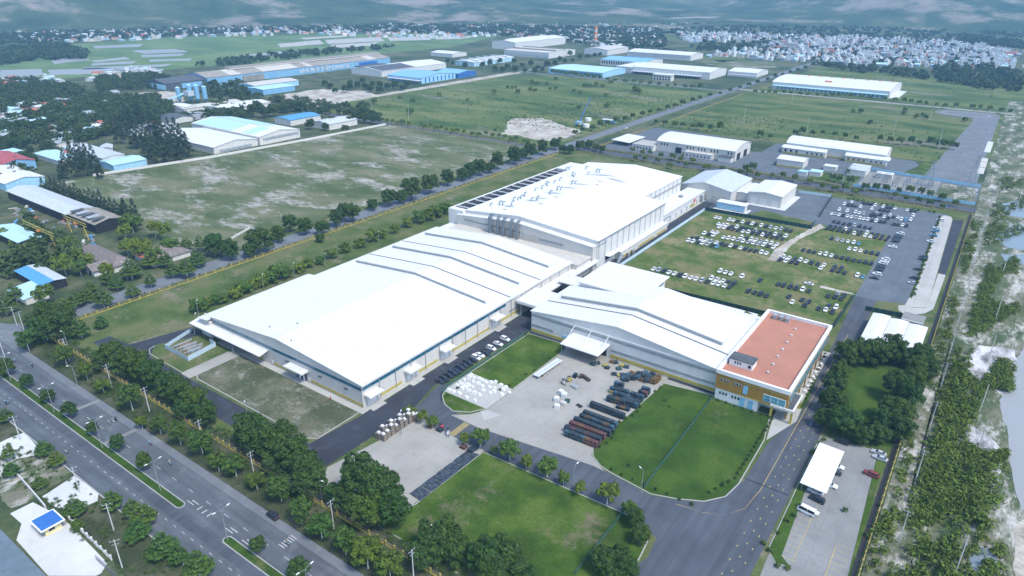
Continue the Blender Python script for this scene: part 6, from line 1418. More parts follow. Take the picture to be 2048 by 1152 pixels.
row('wood', [(-908.7, 1058.9), (-828.7, 1014.3), (-884.1, 1044.7), (-813.8, 1047.3), (-813.0, 1069.4), (-829.7, 1123.5), (-808.5, 1140.9), (-768.1, 1063.4), (-758.0, 1011.5), (-756.0, 1094.3), (-753.0, 1118.2), (-711.9, 1078.3), (-747.6, 1019.9), (-721.7, 1021.7), (-708.0, 1032.8), (-686.1, 1031.7), (-692.1, 1064.7), (-719.6, 1123.8), (-717.7, 1146.9), (-730.8, 1204.4), (-728.9, 1229.8), (-742.0, 1281.7), (-745.4, 1318.6), (-743.6, 1347.4), (-746.0, 1373.7), (-758.4, 1230.2), (-796.3, 1332.0)], 'dark estate tree', 'between the far estate halls', 'estate trees', .95)

# ---- woods and scrub nobody could count
MINI = []
for k in range(4):
    MINI.append(crown_mesh('wood_crown', MAT['leaf_far'], round_blobs(8 + k, 7.5, .6, 9, 90 + k), 120, 1.15, 90 + k))
TINY = [crown_mesh('far_crown', MAT['leaf_far'], round_blobs(9 + k, 7.5, .2, 6, 95 + k), 42, 2.0, 95 + k) for k in range(3)]
SMALL = []
for k in range(3):
    SMALL.append(crown_mesh('scrub_crown', MAT['leaf_mid'], round_blobs(2.6, 1.6, .0, 6, 70 + k), 90, .24, 70 + k))
def patchy(x, y): return math.sin(x * .21 + 1.3 * math.sin(y * .043)) + math.sin(y * .085 + 1.7 * math.sin(x * .13)) > -.1
def wood(name, areas, label, cat, protos, mat, smin, smax, seed, z=0.0):
    q = random.Random(seed); items = []
    for poly, n in areas:
        for x, y in scatter(poly, n, seed + n):
            if name == 'riverside_scrub' and not patchy(x, y): continue
            items.append((protos[q.randrange(len(protos))], x, y, z, q.uniform(0, 6.28), q.uniform(smin, smax), q.uniform(smin, smax)))
    V = []; cnt = 0
    for me, x, y, zz, rot, s, sz in items:
        co = np.empty(len(me.vertices) * 3, dtype=np.float64); me.vertices.foreach_get('co', co); co = co.reshape(-1, 3)
        c, sn = math.cos(rot), math.sin(rot)
        V.append(np.column_stack(((co[:, 0] * c - co[:, 1] * sn) * s + x, (co[:, 0] * sn + co[:, 1] * c) * s + y, co[:, 2] * sz + zz)))
    V = np.concatenate(V); n = len(V) // 4
    me = bpy.data.meshes.new(name)
    me.vertices.add(4 * n); me.vertices.foreach_set('co', V.ravel())
    me.loops.add(4 * n); me.loops.foreach_set('vertex_index', np.arange(4 * n))
    me.polygons.add(n); me.polygons.foreach_set('loop_start', np.arange(0, 4 * n, 4)); me.polygons.foreach_set('loop_total', np.full(n, 4))
    me.materials.append(mat); me.update()
    return tag(link(name, me), label, cat, None, 'stuff')
wood('woodland', [([(-911.3, 295.4), (-928.8, 332.6), (-998.2, 401.4), (-1018.3, 455.2), (-960.2, 467.5), (-942.4, 497.8), (-854.3, 464.6), (-796.9, 434.4), (-795.5, 403.5), (-807.3, 375.4), (-822.9, 345.1), (-850.3, 331.3), (-834.3, 294.9), (-841.7, 269.8)], 560),
                  ([(-1271.8, 427.7), (-1267.9, 467.9), (-1178.6, 466.3), (-1096.0, 478.4), (-1014.3, 414.6), (-977.6, 369.0), (-955.8, 311.7)], 260), ([(-1189.9, 529.9), (-1183.3, 615.8), (-1110.2, 608.8), (-1012.1, 544.6), (-1037.6, 499.2), (-1045.9, 468.4)], 150), ([(-836.1, 267.8), (-838.4, 291.8), (-786.0, 275.7), (-752.9, 245.5), (-760.2, 239.9)], 40), ([(-879.8, 283.8), (-846.0, 334.6), (-824.4, 381.3), (-806.0, 427.4), (-747.7, 402.8), (-744.9, 343.8), (-712.6, 276.1), (-738.2, 256.6), (-760.2, 239.9)], 130), ([(-696.4, 216.5), (-676.1, 231.8), (-620.0, 213.1), (-622.5, 189.4)], 16), ([(-870.7, 526.8), (-833.2, 577.8), (-739.9, 602.7), (-659.9, 615.6), (-593.0, 567.5), (-662.9, 537.9), (-735.6, 507.1), (-790.3, 482.3)], 90), ([(-792.3, 438.0), (-759.1, 488.9), (-702.4, 483.1), (-709.0, 454.8), (-759.9, 431.0)], 40), ([(-514.0, 167.1), (-471.8, 161.7), (-429.5, 160.4), (-404.1, 140.8), (-404.3, 123.4), (-417.1, 114.0), (-449.4, 125.8), (-442.0, 141.0)], 40)],
     'green wood mass behind the left village', 'woodland', MINI, MAT['leaf_far'], .75, 1.15, 201)
wood('far_woodland', [([(-1965.3, 682.3), (-1984.1, 857.6), (-1931.9, 1082.2), (-1909.8, 1429.8), (-1637.3, 1551.0), (-1288.3, 1744.7), (-1551.8, 2101.6), (-1985.3, 1787.0), (-2446.3, 1531.7), (-2620.5, 922.8)], 2300), ([(-1881.8, 651.6), (-1919.4, 793.9), (-1661.1, 743.1), (-1522.2, 668.4), (-1564.3, 586.1), (-1514.9, 516.9)], 420), ([(-1551.8, 2101.6), (-1041.3, 2336.6), (-711.8, 1666.5), (-782.5, 1538.5), (-1091.0, 1713.0), (-1264.4, 1712.2)], 1300),
                      ([(-1001.7, 2601.6), (-831.6, 3024.3), (-435.9, 3293.9), (-181.8, 2895.9), (-11.9, 2642.2), (-22.1, 3175.3), (-376.5, 3546.4), (-883.8, 3528.3), (-1328.1, 2869.8), (-1794.5, 2430.2), (-1587.7, 2150.2)], 1500), ([(-181.6, 2711.0), (-9.2, 2501.6), (-3.3, 2189.5), (-100.0, 2256.1), (-166.2, 2367.6)], 260), ([(-139.4, 1567.6), (-67.2, 1713.2), (8.6, 1570.0), (14.2, 1276.1), (-23.9, 1323.6), (-93.0, 1419.3)], 160), ([(-344.5, 1511.0), (-216.0, 1505.7), (-111.6, 1455.9), (-25.8, 1364.2), (-28.9, 1292.9), (-119.0, 1382.2), (-251.5, 1417.5)], 130),
                      ([(-1005.9, 2298.5), (-922.7, 2592.9), (-790.4, 2878.7), (-424.5, 3213.1), (-186.1, 2766.3), (-188.3, 2221.4), (-53.1, 1957.3), (-38.9, 1648.7), (-276.4, 1543.4), (-552.3, 1574.2)], 1100), ([(-1237.9, 720.8), (-1288.6, 860.0), (-1311.8, 974.7), (-1285.6, 1150.9), (-1252.9, 1283.3), (-1214.6, 1210.4), (-1212.6, 1000.8), (-1196.2, 796.5)], 140), ([(-1020.5, 605.5), (-1009.0, 658.6), (-934.8, 625.1), (-847.5, 572.1), (-860.3, 534.9), (-915.1, 547.5)], 60), ([(-673.3, 1698.8), (-575.7, 1854.8), (-482.1, 1789.5), (-506.9, 1641.3), (-614.3, 1613.8)], 60), ([(-700.7, 1451.5), (-699.1, 1608.2), (-596.2, 1509.2), (-612.9, 1414.3)], 40)],
     'far woods and garden trees below the hills', 'woodland', TINY, MAT['leaf_far'], .8, 1.3, 202)
wood('riverside_scrub', [([(3, 110), (30, 150), (28, 330), (14, 340), (6, 300)], 2600), ([(10, 340), (30, 360), (26, 480), (12, 470)], 700), ([(8, 480), (40, 520), (50, 700), (10, 700)], 700), ([(-1.2, 110), (2, 110), (4, 560), (-1, 560)], 420)],
     'green scrub covering the river bank strip', 'scrub', SMALL, MAT['leaf_light'], .4, 1.9, 203)
wood('verge_scrub', [([(-330, 91), (-100, 91), (-100, 99), (-330, 99)], 420), ([(-330, 101), (-160, 101), (-160, 106), (-330, 106)], 300), ([(-122, 102), (-60, 102), (-60, 105), (-124, 105)], 90), ([(-260, 50), (-160, 50), (-140, 62), (-260, 61)], 160), ([(-356, 235), (-352, 235), (-352, 545), (-356, 545)], 160), ([(-338, 106), (-335, 106), (-335, 545), (-338, 545)], 200)],
     'low scrub on the road verges', 'scrub', SMALL, MAT['leaf_mid'], .35, .75, 204)
wood('meadow_scrub', [([(-700, 600), (-400, 600), (-400, 800), (-700, 800)], 260), ([(-480, 640), (-360, 640), (-360, 960), (-480, 960)], 420), ([(-310, 725), (-200, 725), (-200, 860), (-310, 860)], 200), ([(-180, 720), (-40, 730), (-40, 900), (-180, 900)], 140), ([(-300, 1220), (20, 1220), (20, 1440), (-300, 1440)], 200)],
     'tussocks and low thickets over the meadows', 'scrub', SMALL, MAT['leaf_mid'], .5, 1.0, 205)
r = random.Random(23)
for i, (x, y) in enumerate([(-916.5, 303.5), (-950.2, 325.4), (-950.1, 342.4), (-940.4, 316.5), (-776.1, 313.8), (-827.3, 314.1), (-776.9, 300.7), (-816.5, 302.3), (-945.3, 429.6), (-994.7, 465.2), (-1186.6, 522.5), (-1248.1, 488.9), (-1294.8, 451.7), (-1271.2, 623.7), (-1239.5, 594.6), (-963.9, 586.4), (-736.7, 363.4), (-761.9, 385.3), (-842.9, 408.4), (-872.4, 300.5), (-768.0, 417.8), (-741.7, 289.1), (-800.3, 355.8), (-799.7, 338.7), (-759.4, 440.2)]):
    o = link('village_house', HV[(0, 3, 5, 0, 6)[i % 5]][0]); o.location = (x, y, 0); o.rotation_euler = (0, 0, r.uniform(0, 3)); o.scale = (1.2, 1.0, .9)
    tag(o, 'small house among the left village trees, %s of the scattered ones' % nth(i), 'house', 'scattered village houses')
for i, (x, y) in enumerate(scatter([(-1062.9, 351.0), (-1024.5, 406.7), (-792.9, 368.1), (-793.9, 420.5), (-747.7, 402.8), (-675.7, 304.1), (-659.2, 244.6), (-696.4, 216.5)], 34, 55)):
    o = link('village_house', HV[(0, 6, 5, 3, 0, 7)[i % 6]][0]); o.location = (x, y, 0); o.rotation_euler = (0, 0, r.uniform(0, 3)); o.scale = (1.3, 1.1, .85)
    tag(o, 'small roof half hidden in the left village greenery, %s of many' % nth(i), 'house', 'half hidden village houses')
wood('bank_thicket', [([(8, 110), (27, 150), (27, 232), (14, 240), (7, 200)], 330), ([(5, 240), (14, 245), (13, 330), (7, 330)], 130)], 'dense green thicket on the near river bank', 'scrub', SMALL, MAT['leaf_light'], .4, 2.6, 207)

# ================================================================ vehicles
def paint(name, c, rough=.3): return plain('paint_' + name, c, rough, .5, 0.0, .04, .4)
PAINT = {'w': paint('white', (.62, .63, .64)), 'd': paint('black', (.020, .024, .032)), 'g': paint('silver', (.34, .36, .38)), 'b': paint('blue', (.10, .24, .36)), 'r': paint('red', (.16, .025, .025))}
PNAME = {'w': 'white', 'd': 'black', 'g': 'silver-grey', 'b': 'blue-grey', 'r': 'dark red'}
MAT['tail'] = plain('tail_lamp', (.35, .02, .02), .3); MAT['lamp_lens'] = plain('lamp_lens', (.7, .72, .72), .2); MAT['rim'] = plain('rim', (.4, .41, .42), .35, .5, .6)
def loft(m, st, mi=0):
    """st: rings of equal length, closed"""
    n = len(st[0]); b = []
    vs = [p for r_ in st for p in r_]
    fs = []
    for i in range(len(st) - 1):
        for j in range(n): fs.append((i * n + j, i * n + (j + 1) % n, (i + 1) * n + (j + 1) % n, (i + 1) * n + j))
    fs += [tuple(range(n - 1, -1, -1)), tuple(range((len(st) - 1) * n, len(st) * n))]
    m.add(vs, fs, mi)
def car_parts(kind):
    L, W, H, hood, deck, cab = {'sedan': (4.6, 1.8, 1.45, .86, .96, ((-.95, .62), (-.35, 1.35), (.85, 1.35), (1.65, .62))), 'suv': (4.6, 1.85, 1.70, 1.0, 1.05, ((-1.05, .74), (-.5, 1.0), (1.75, 1.0), (2.15, .74))),
                               'van': (5.2, 1.9, 2.25, 1.1, 1.2, ((-2.3, 0), (-1.6, 0), (2.3, 0), (2.5, 0)))}[kind]
    h = W / 2
    body = MB()
    def ring(x, w, z0, z1): return [(x, -w, z0), (x, w, z0), (x, w * 1.03, (z0 + z1) * .55), (x, w * .92, z1), (x, -w * .92, z1), (x, -w * 1.03, (z0 + z1) * .55)]
    f = -L / 2
    loft(body, [ring(f, h * .78, .34, hood * .74), ring(f + .22, h * .94, .26, hood * .86), ring(f + .95, h, .24, hood), ring(-.4, h, .24, deck), ring(L / 2 - .9, h, .24, deck), ring(L / 2 - .18, h * .95, .28, deck * .97), ring(L / 2, h * .82, .38, deck * .82)])
    cabin = MB(); roof = MB()
    if kind == 'sedan': A = [(-.98, deck - .02, .90), (-.30, H - .06, .68), (.95, H - .06, .68), (1.72, deck - .02, .88)]
    elif kind == 'suv': A = [(-1.1, deck - .02, .92), (-.5, H - .06, .74), (1.75, H - .06, .74), (2.1, deck - .02, .90)]
    else: A = [(-2.3, deck - .02, .94), (-1.65, H - .08, .82), (2.45, H - .08, .84), (2.55, deck - .02, .94)]
    vs = []
    for x, z, w in A: vs += [(x, -w * h, z), (x, w * h, z)]
    cabin.add(vs, [(0, 1, 3, 2), (2, 3, 5, 4), (4, 5, 7, 6), (0, 2, 4, 6), (1, 7, 5, 3), (0, 6, 7, 1)])
    (x1, z1, w1), (x2, z2, w2) = A[1], A[2]
    roof.add([(x1 - .05, -w1 * h - .02, z1), (x1 - .05, w1 * h + .02, z1), (x2 + .05, w2 * h + .02, z2), (x2 + .05, -w2 * h - .02, z2), (x1 + .12, -w1 * h + .08, z1 + .07), (x1 + .12, w1 * h - .08, z1 + .07), (x2 - .12, w2 * h - .08, z2 + .07), (x2 - .12, -w2 * h + .08, z2 + .07)],
             [(3, 2, 1, 0), (4, 5, 6, 7), (0, 1, 5, 4), (1, 2, 6, 5), (2, 3, 7, 6), (3, 0, 4, 7)])
    for s in (-1, 1):                                  # pillars
        for (xa, za, wa), (xb, zb, wb) in ((A[0], A[1]), (A[3], A[2])):
            roof.cyl((xa, s * wa * h, za), (xb, s * wb * h, zb), .05, n=4)
        xm = (A[1][0] + A[2][0]) / 2
        roof.cyl((xm, s * h * .93, deck), (xm, s * (w1 * h + .02), z1), .06, n=4)
    wh = MB(); r0 = .33
    wh.cyl((0, -.11, 0), (0, .11, 0), r0, n=10)
    wh.cyl((0, -.125, 0), (0, .125, 0), r0 * .58, n=8, m=1)
    return body, cabin, roof, wh.mesh('wheel', [MAT['black_rubber'], MAT['rim']]), L, h, hood
CARM = {}
RIMM = MB().cyl((0, -.13, 0), (0, .13, 0), .2, n=8).mesh('rim', MAT['rim'])
for kd in ('sedan', 'suv', 'van'):
    body, cabin, roof, wheel, L, h, hood = car_parts(kd)
    CARM[kd] = dict(body={c: body.mesh('body', PAINT[c]) for c in PAINT}, win=cabin.mesh('windows', MAT['glass_dark']), roof={c: roof.mesh('roof', PAINT[c]) for c in PAINT}, wheel=wheel, L=L, h=h, hood=hood,
                    head=MB().box(-.08, .06, -.22, .22, -.08, .08).mesh('headlight', MAT['lamp_lens']), tail=MB().box(-.06, .08, -.2, .2, -.1, .1).mesh('tail_light', MAT['tail']))
def car(x, y, c, label, heading, kind='sedan', group=None, detail=False, cat='car', name=None, z=0.02):
    """heading: direction the bonnet points, degrees anticlockwise from +X; the mesh faces -X"""
    t = thing(name or 'parked_car', label, cat, (x, y, z), R(heading - 180), group)
    t.scale = (1.04, 1.04, 1.04)
    C = CARM[kind]
    link('body', C['body'][c], t); link('windows', C['win'], t); link('roof', C['roof'][c], t)
    for sx in (-1, 1):
        for sy in (-1, 1):
            w = link('wheel', C['wheel'], t); w.location = (sx * C['L'] * .30 + (-.05 if sx < 0 else .1), sy * (C['h'] - .08), .33)
            if detail: link('rim', RIMM, w)
    if detail:
        for s in (-1, 1):
            o = link('headlight', C['head'], t); o.location = (-C['L'] / 2 + .12, s * C['h'] * .6, .66)
            o = link('tail_light', C['tail'], t); o.location = (C['L'] / 2 - .08, s * C['h'] * .66, .8)
    return t
car_rng = random.Random(3)
def car_row(pts, where, heading=-90, group='new cars stored on the grass field', jit=3):
    for i, p in enumerate(pts):
        k = 'sedan' if car_rng.random() < .5 else 'suv'
        car(p[0], p[1], p[2], '%s car, %s from the left in %s' % (PNAME[p[2]], nth(i), where), heading + car_rng.uniform(-jit, jit), k, group)
car_row([(-145.4, 446.6, 'w'), (-142.6, 446.5, 'w'), (-136.1, 446.7, 'w'), (-133.4, 447.3, 'w'), (-130.6, 447.1, 'd'), (-127.1, 447.5, 'w'), (-123.6, 447.4, 'd'), (-120.7, 447.6, 'w'), (-118.1, 447.7, 'd'), (-114.7, 447.7, 'w'), (-111.7, 447.7, 'd'), (-108.7, 448.0, 'g'), (-105.3, 448.2, 'w'), (-102.2, 448.5, 'g'), (-98.8, 448.6, 'd'), (-95.7, 448.1, 'd')], 'the grass row beside the dark green back fence')
car_row([(-139.0, 434.0, 'w'), (-136.0, 434.3, 'w'), (-133.4, 434.4, 'w'), (-130.1, 434.4, 'd'), (-126.9, 435.0, 'w'), (-123.7, 434.9, 'd'), (-121.0, 435.2, 'd'), (-117.7, 435.3, 'd'), (-114.6, 434.8, 'g'), (-111.6, 435.2, 'd'), (-108.5, 435.2, 'd'), (-105.4, 435.5, 'd'), (-102.1, 435.5, 'w'), (-99.1, 435.5, 'd'), (-95.7, 436.0, 'w')], 'the rear line of the long double row')
car_row([(-136.3, 428.4, 'w'), (-133.1, 428.9, 'w'), (-130.2, 429.2, 'd'), (-127.2, 428.8, 'd'), (-123.9, 428.8, 'd'), (-120.7, 428.9, 'w'), (-117.5, 429.2, 'w'), (-114.6, 429.7, 'd'), (-111.4, 429.4, 'd'), (-108.3, 429.3, 'w'), (-105.5, 429.4, 'd'), (-102.2, 429.7, 'd'), (-99.1, 429.9, 'd'), (-95.8, 429.5, 'd')], 'the front line of the long double row')
car_row([(-139.6, 410.1, 'w'), (-136.6, 410.3, 'd'), (-136.6, 416.4, 'w'), (-133.6, 410.3, 'w'), (-133.5, 416.4, 'w')], 'the cluster of five at the field left')
car_row([(-117.9, 417.0, 'w'), (-114.7, 416.7, 'd'), (-111.6, 417.1, 'w'), (-108.7, 417.4, 'w'), (-105.6, 417.1, 'g'), (-102.4, 417.3, 'w'), (-99.2, 417.1, 'w'), (-95.9, 417.5, 'w')], 'the rear line of the middle double row')
car_row([(-127.0, 410.2, 'w'), (-124.0, 410.5, 'w'), (-120.8, 410.6, 'w'), (-117.7, 410.5, 'g'), (-114.7, 410.6, 'w'), (-111.6, 410.8, 'g'), (-108.5, 411.2, 'w'), (-105.5, 411.0, 'g'), (-102.3, 411.5, 'w'), (-99.2, 411.3, 'd'), (-96.1, 411.2, 'w')], 'the front line of the middle double row')
car_row([(-142.9, 397.1, 'd'), (-140.0, 397.8, 'd'), (-136.9, 398.0, 'w'), (-133.8, 398.1, 'w'), (-130.6, 397.6, 'g'), (-127.3, 398.3, 'w'), (-123.9, 397.7, 'd'), (-121.2, 397.5, 'd'), (-118.0, 398.0, 'w'), (-115.2, 397.9, 'd'), (-111.9, 398.1, 'w'), (-108.9, 397.8, 'd'), (-105.9, 397.7, 'd'), (-102.8, 398.0, 'd'), (-99.4, 398.1, 'w'), (-96.5, 398.3, 'w')], 'the long line left of the sandy track')
car_row([(-142.8, 391.4, 'w'), (-139.8, 391.4, 'w'), (-136.6, 391.6, 'd'), (-133.8, 391.9, 'w'), (-130.7, 392.3, 'g'), (-127.4, 392.1, 'd'), (-124.4, 391.8, 'b')], 'the line of seven left of the sandy track')
car_row([(-77.4, 485.7, 'd'), (-74.3, 485.4, 'd'), (-71.0, 485.2, 'd'), (-67.7, 485.5, 'd'), (-64.6, 485.7, 'g'), (-61.3, 485.6, 'd'), (-58.0, 485.8, 'd'), (-54.9, 485.7, 'd')], 'the dark row on grass nearest the tarmac')
car_row([(-77.2, 473.4, 'd'), (-74.3, 473.9, 'd'), (-71.1, 473.7, 'd'), (-67.7, 473.4, 'w'), (-64.7, 473.6, 'd'), (-61.2, 473.4, 'd'), (-58.3, 474.0, 'd'), (-54.9, 474.1, 'w'), (-51.8, 474.4, 'd'), (-48.7, 473.9, 'd'), (-45.5, 473.7, 'd'), (-42.0, 474.3, 'd')], 'the rear line of the right double row')
car_row([(-77.6, 468.2, 'd'), (-74.4, 468.2, 'd'), (-71.1, 468.1, 'd'), (-68.0, 468.0, 'd'), (-64.8, 468.3, 'd'), (-61.3, 467.9, 'w'), (-58.4, 468.1, 'd'), (-55.0, 468.0, 'w'), (-51.8, 467.9, 'w'), (-48.7, 468.0, 'd'), (-45.6, 468.1, 'd'), (-42.5, 468.1, 'd')], 'the front line of the right double row')
car_row([(-70.8, 449.1, 'd'), (-67.6, 449.2, 'g'), (-64.5, 449.2, 'g'), (-61.4, 449.6, 'w'), (-58.1, 449.5, 'w'), (-55.2, 449.8, 'b')], 'the row of six below the right double row')
car_row([(-58.0, 436.5, 'w'), (-54.8, 436.7, 'w'), (-51.7, 436.7, 'w'), (-48.5, 436.7, 'd'), (-45.4, 436.7, 'd'), (-42.2, 436.8, 'd')], 'the half white half black row of six')
car_row([(-80.1, 417.4, 'd'), (-76.8, 417.5, 'd'), (-73.8, 417.4, 'd'), (-70.4, 417.6, 'w'), (-67.4, 417.8, 'w'), (-64.2, 417.8, 'w'), (-61.2, 417.6, 'd'), (-58.1, 417.4, 'd'), (-55.0, 417.7, 'd'), (-51.8, 417.6, 'd'), (-48.6, 417.8, 'd'), (-45.4, 417.7, 'd'), (-42.5, 417.9, 'd')], 'the row of thirteen right of the sandy track')
car_row([(-86.5, 398.3, 'w'), (-83.5, 398.8, 'w'), (-80.2, 399.1, 'd'), (-77.2, 399.1, 'w'), (-73.9, 398.8, 'w'), (-70.6, 398.5, 'd'), (-67.3, 398.8, 'd'), (-64.2, 399.5, 'w'), (-58.3, 399.7, 'd'), (-54.9, 400.1, 'd')], 'the rear line just below the sandy track')
car_row([(-86.8, 392.5, 'd'), (-83.6, 392.5, 'w'), (-80.4, 392.7, 'd'), (-77.4, 393.0, 'd'), (-64.6, 393.4, 'w'), (-58.3, 394.0, 'd'), (-55.1, 394.6, 'd'), (-51.9, 394.1, 'd'), (-45.5, 394.4, 'w'), (-42.6, 394.1, 'b')], 'the front line just below the sandy track')
car_row([(-86.9, 355.5, 'd'), (-77.4, 356.0, 'd'), (-74.6, 355.9, 'd'), (-71.2, 356.1, 'd'), (-68.1, 356.1, 'd'), (-65.0, 356.4, 'w'), (-61.8, 356.5, 'd')], 'the loose row in the near field')
car(*[(-64.4, 366.4)][0], 'w', 'white car parked crosswise alone on the near grass field', 175, 'sedan', 'new cars stored on the grass field')
car_row([(-87.4, 337.2, 'd'), (-84.2, 337.4, 'd'), (-81.1, 337.3, 'd'), (-78.0, 337.2, 'd')], 'the row of four black cars on near grass')
car_row([(-68.3, 343.0, 'd'), (-65.2, 337.3, 'w'), (-61.7, 343.1, 'd'), (-58.8, 337.5, 'd'), (-58.4, 343.1, 'd')], 'the scattered group behind the red roof')
car_row([(-52.1, 356.2, 'd'), (-48.8, 356.5, 'd'), (-48.8, 361.7, 'g'), (-45.9, 356.5, 'd'), (-45.5, 361.9, 'd')], 'the group nearest the right field corner')
car_row([(-52.4, 337.4, 'd'), (-49.3, 338.1, 'w'), (-49.0, 343.5, 'd'), (-46.0, 337.4, 'd'), (-45.8, 343.9, 'w')], 'the last group by the near field corner')
car_row([(-140.5, 335.9, 'w'), (-137.5, 336.0, 'g'), (-134.5, 336.3, 'd'), (-131.4, 336.2, 'w'), (-128.2, 336.4, 'w'), (-124.9, 336.2, 'd'), (-122.0, 336.2, 'w'), (-118.7, 336.3, 'w'), (-115.8, 336.5, 'w'), (-112.5, 336.5, 'g'), (-109.4, 336.5, 'd'), (-106.2, 336.6, 'w'), (-103.3, 336.8, 'w'), (-100.1, 336.7, 'w'), (-97.1, 336.7, 'd')], 'the long row behind the white tower block')
car_row([(-109.2, 342.1, 'w'), (-106.3, 342.3, 'w'), (-103.0, 342.4, 'w'), (-100.1, 342.5, 'd'), (-96.9, 342.4, 'd')], 'the five cars backing the long row')
car_row([(-109.1, 355.0, 'w'), (-106.0, 355.0, 'w'), (-102.9, 355.0, 'w'), (-96.7, 354.8, 'w')], 'the all-white row of four')
TG = 'new cars stored on the tarmac lot'
car_row([(-80.5, 532.8, 'w'), (-77.7, 532.3, 'd'), (-77.3, 542.6, 'w'), (-75.1, 532.5, 'd'), (-72.7, 532.7, 'd'), (-69.7, 533.2, 'w')], 'the corner group of the tarmac lot', -90, TG)
car_row([(-69.7, 543.4, 'd'), (-67.2, 544.4, 'd'), (-64.6, 544.7, 'd'), (-62.2, 532.9, 'w'), (-61.8, 543.4, 'w')], 'the second group at the tarmac back edge', -90, TG)
car_row([(-56.8, 533.4, 'd'), (-56.5, 543.0, 'w'), (-54.2, 533.6, 'd'), (-53.8, 543.4, 'd'), (-51.5, 533.5, 'd'), (-51.5, 544.2, 'd'), (-48.7, 543.8, 'w')], 'the third group at the tarmac back edge', -90, TG)
car_row([(-41.0, 544.6, 'w'), (-38.5, 544.8, 'd'), (-35.8, 533.3, 'w'), (-35.9, 545.2, 'd')], 'the right group at the tarmac back edge', -90, TG)
car_row([(-80.5, 516.3, 'w'), (-75.3, 516.6, 'w'), (-70.0, 517.0, 'w'), (-67.3, 516.9, 'w'), (-64.6, 516.5, 'g')], 'the loose middle row on the tarmac', -90, TG)
car_row([(-82.8, 503.3, 'w'), (-80.5, 503.9, 'g'), (-77.9, 503.8, 'w'), (-75.3, 503.8, 'd'), (-72.6, 504.0, 'w'), (-69.9, 504.0, 'w'), (-67.3, 503.9, 'g'), (-64.7, 504.0, 'w'), (-62.2, 504.3, 'w'), (-59.7, 504.4, 'w'), (-57.1, 504.1, 'd'), (-54.5, 504.4, 'w'), (-51.9, 504.5, 'd'), (-49.4, 505.6, 'd')], 'the front row on the tarmac', -90, TG)
car_row([(-59.5, 515.3, 'd'), (-59.4, 520.1, 'd'), (-56.9, 516.0, 'd'), (-57.0, 521.4, 'g'), (-54.5, 521.7, 'd'), (-51.7, 517.6, 'w'), (-48.8, 516.2, 'd'), (-48.9, 522.7, 'w'), (-46.4, 521.4, 'd'), (-43.7, 521.9, 'w'), (-41.2, 518.8, 'w'), (-38.5, 519.3, 'b'), (-35.9, 521.7, 'w')], 'the right double row on the tarmac', -90, TG)
car_row([(-43.5, 504.1, 'd'), (-41.1, 504.9, 'd'), (-38.6, 505.6, 'w'), (-36.1, 505.4, 'd')], 'the foursome at the tarmac front right', -90, TG)
def car_col(pts, where, heading, group):
    for i, p in enumerate(pts): car(p[0], p[1], p[2], '%s car, %s from the far end of %s' % (PNAME[p[2]], nth(i), where), heading + car_rng.uniform(-2, 2), 'sedan' if i % 2 else 'suv', group)
car_col([(-37.0, 485.7, 'w'), (-37.3, 480.4, 'd'), (-37.3, 476.3, 'd'), (-37.4, 472.4, 'd'), (-37.4, 467.4, 'd'), (-37.2, 456.2, 'w')], 'the upper kerbside file on the lane', 180, 'cars along the tarmac lane')
car_col([(-37.0, 430.4, 'w'), (-37.0, 426.2, 'w'), (-37.2, 422.4, 'w'), (-37.2, 418.1, 'd'), (-37.2, 414.2, 'd'), (-37.3, 410.0, 'd'), (-37.0, 403.0, 'w'), (-37.2, 396.0, 'd')], 'the lower kerbside file on the lane', 180, 'cars along the tarmac lane')
car_col([(-19.0, 533.1, 'w'), (-19.2, 512.8, 'w'), (-19.2, 505.3, 'b'), (-19.1, 495.0, 'b'), (-19.2, 480.9, 'w'), (-19.3, 448.6, 'd'), (-19.2, 443.6, 'd'), (-19.3, 424.6, 'd'), (-19.3, 409.2, 'd'), (-19.1, 400.8, 'g')], 'the file along the pale test lane', 180, 'cars along the test lane')
# beside the big hall
car_col([(-159.5, 219.7, 'w'), (-159.3, 214.3, 'w'), (-159.4, 209.2, 'w'), (-159.6, 206.3, 'd'), (-158.4, 203.9, 'd'), (-159.7, 201.5, 'w'), (-159.7, 198.8, 'w'), (-159.7, 196.5, 'd'), (-159.6, 193.4, 'd'), (-159.6, 190.8, 'd'), (-159.6, 188.2, 'd'), (-159.2, 185.4, 'd'), (-159.4, 183.2, 'd'), (-159.6, 180.9, 'd'), (-159.4, 177.7, 'd'), (-159.7, 175.5, 'd')], 'the file beside the big hall', 0, 'cars beside the big hall')
# visitors
for (x, y, c), lab, hd, kd_ in zip([(-19.1, 228.7, 'd'), (-7.4, 229.5, 'g'), (-6.5, 226.6, 'g'), (-7.4, 215.7, 'r'), (-17.6, 213.5, 'w'), (-17.7, 209.8, 'd'), (-17.3, 202.2, 'w'), (-20.2, 196.1, 'w'), (-18.9, 192.6, 'd')],
    ('black car parked along the back hedge of the car park', 'silver-grey car beside the fence, farther of the pair', 'silver-grey car beside the fence, nearer of the pair', 'dark red car alone by the car park fence', 'white car poking out under the carport far end', 'black car poking out under the carport middle', 'white car poking out under the carport near end', 'white car beside the near end of the carport', 'black car between the white car and the minibus'),
    (178, 175, 175, 172, 0, 0, 0, 172, 172), ('suv', 'sedan', 'sedan', 'suv', 'sedan', 'suv', 'sedan', 'sedan', 'suv')): car(x, y, c, lab, hd, kd_, 'visitors cars', True)
v = car(*[(-20.3, 185.1)][0], 'w', 'white minibus with open tailgate in the visitors car park', 172, 'van', 'visitors cars', True, 'minibus', 'minibus')
o = MB().box(2.5, 3.5, -.8, .8, 1.7, 1.8).build('tailgate', PAINT['w'], v, True)
car(*(-150.5, 88.4), 'd', 'black car pulling over at the main road verge', 178, 'suv', None, True, name='road_car')
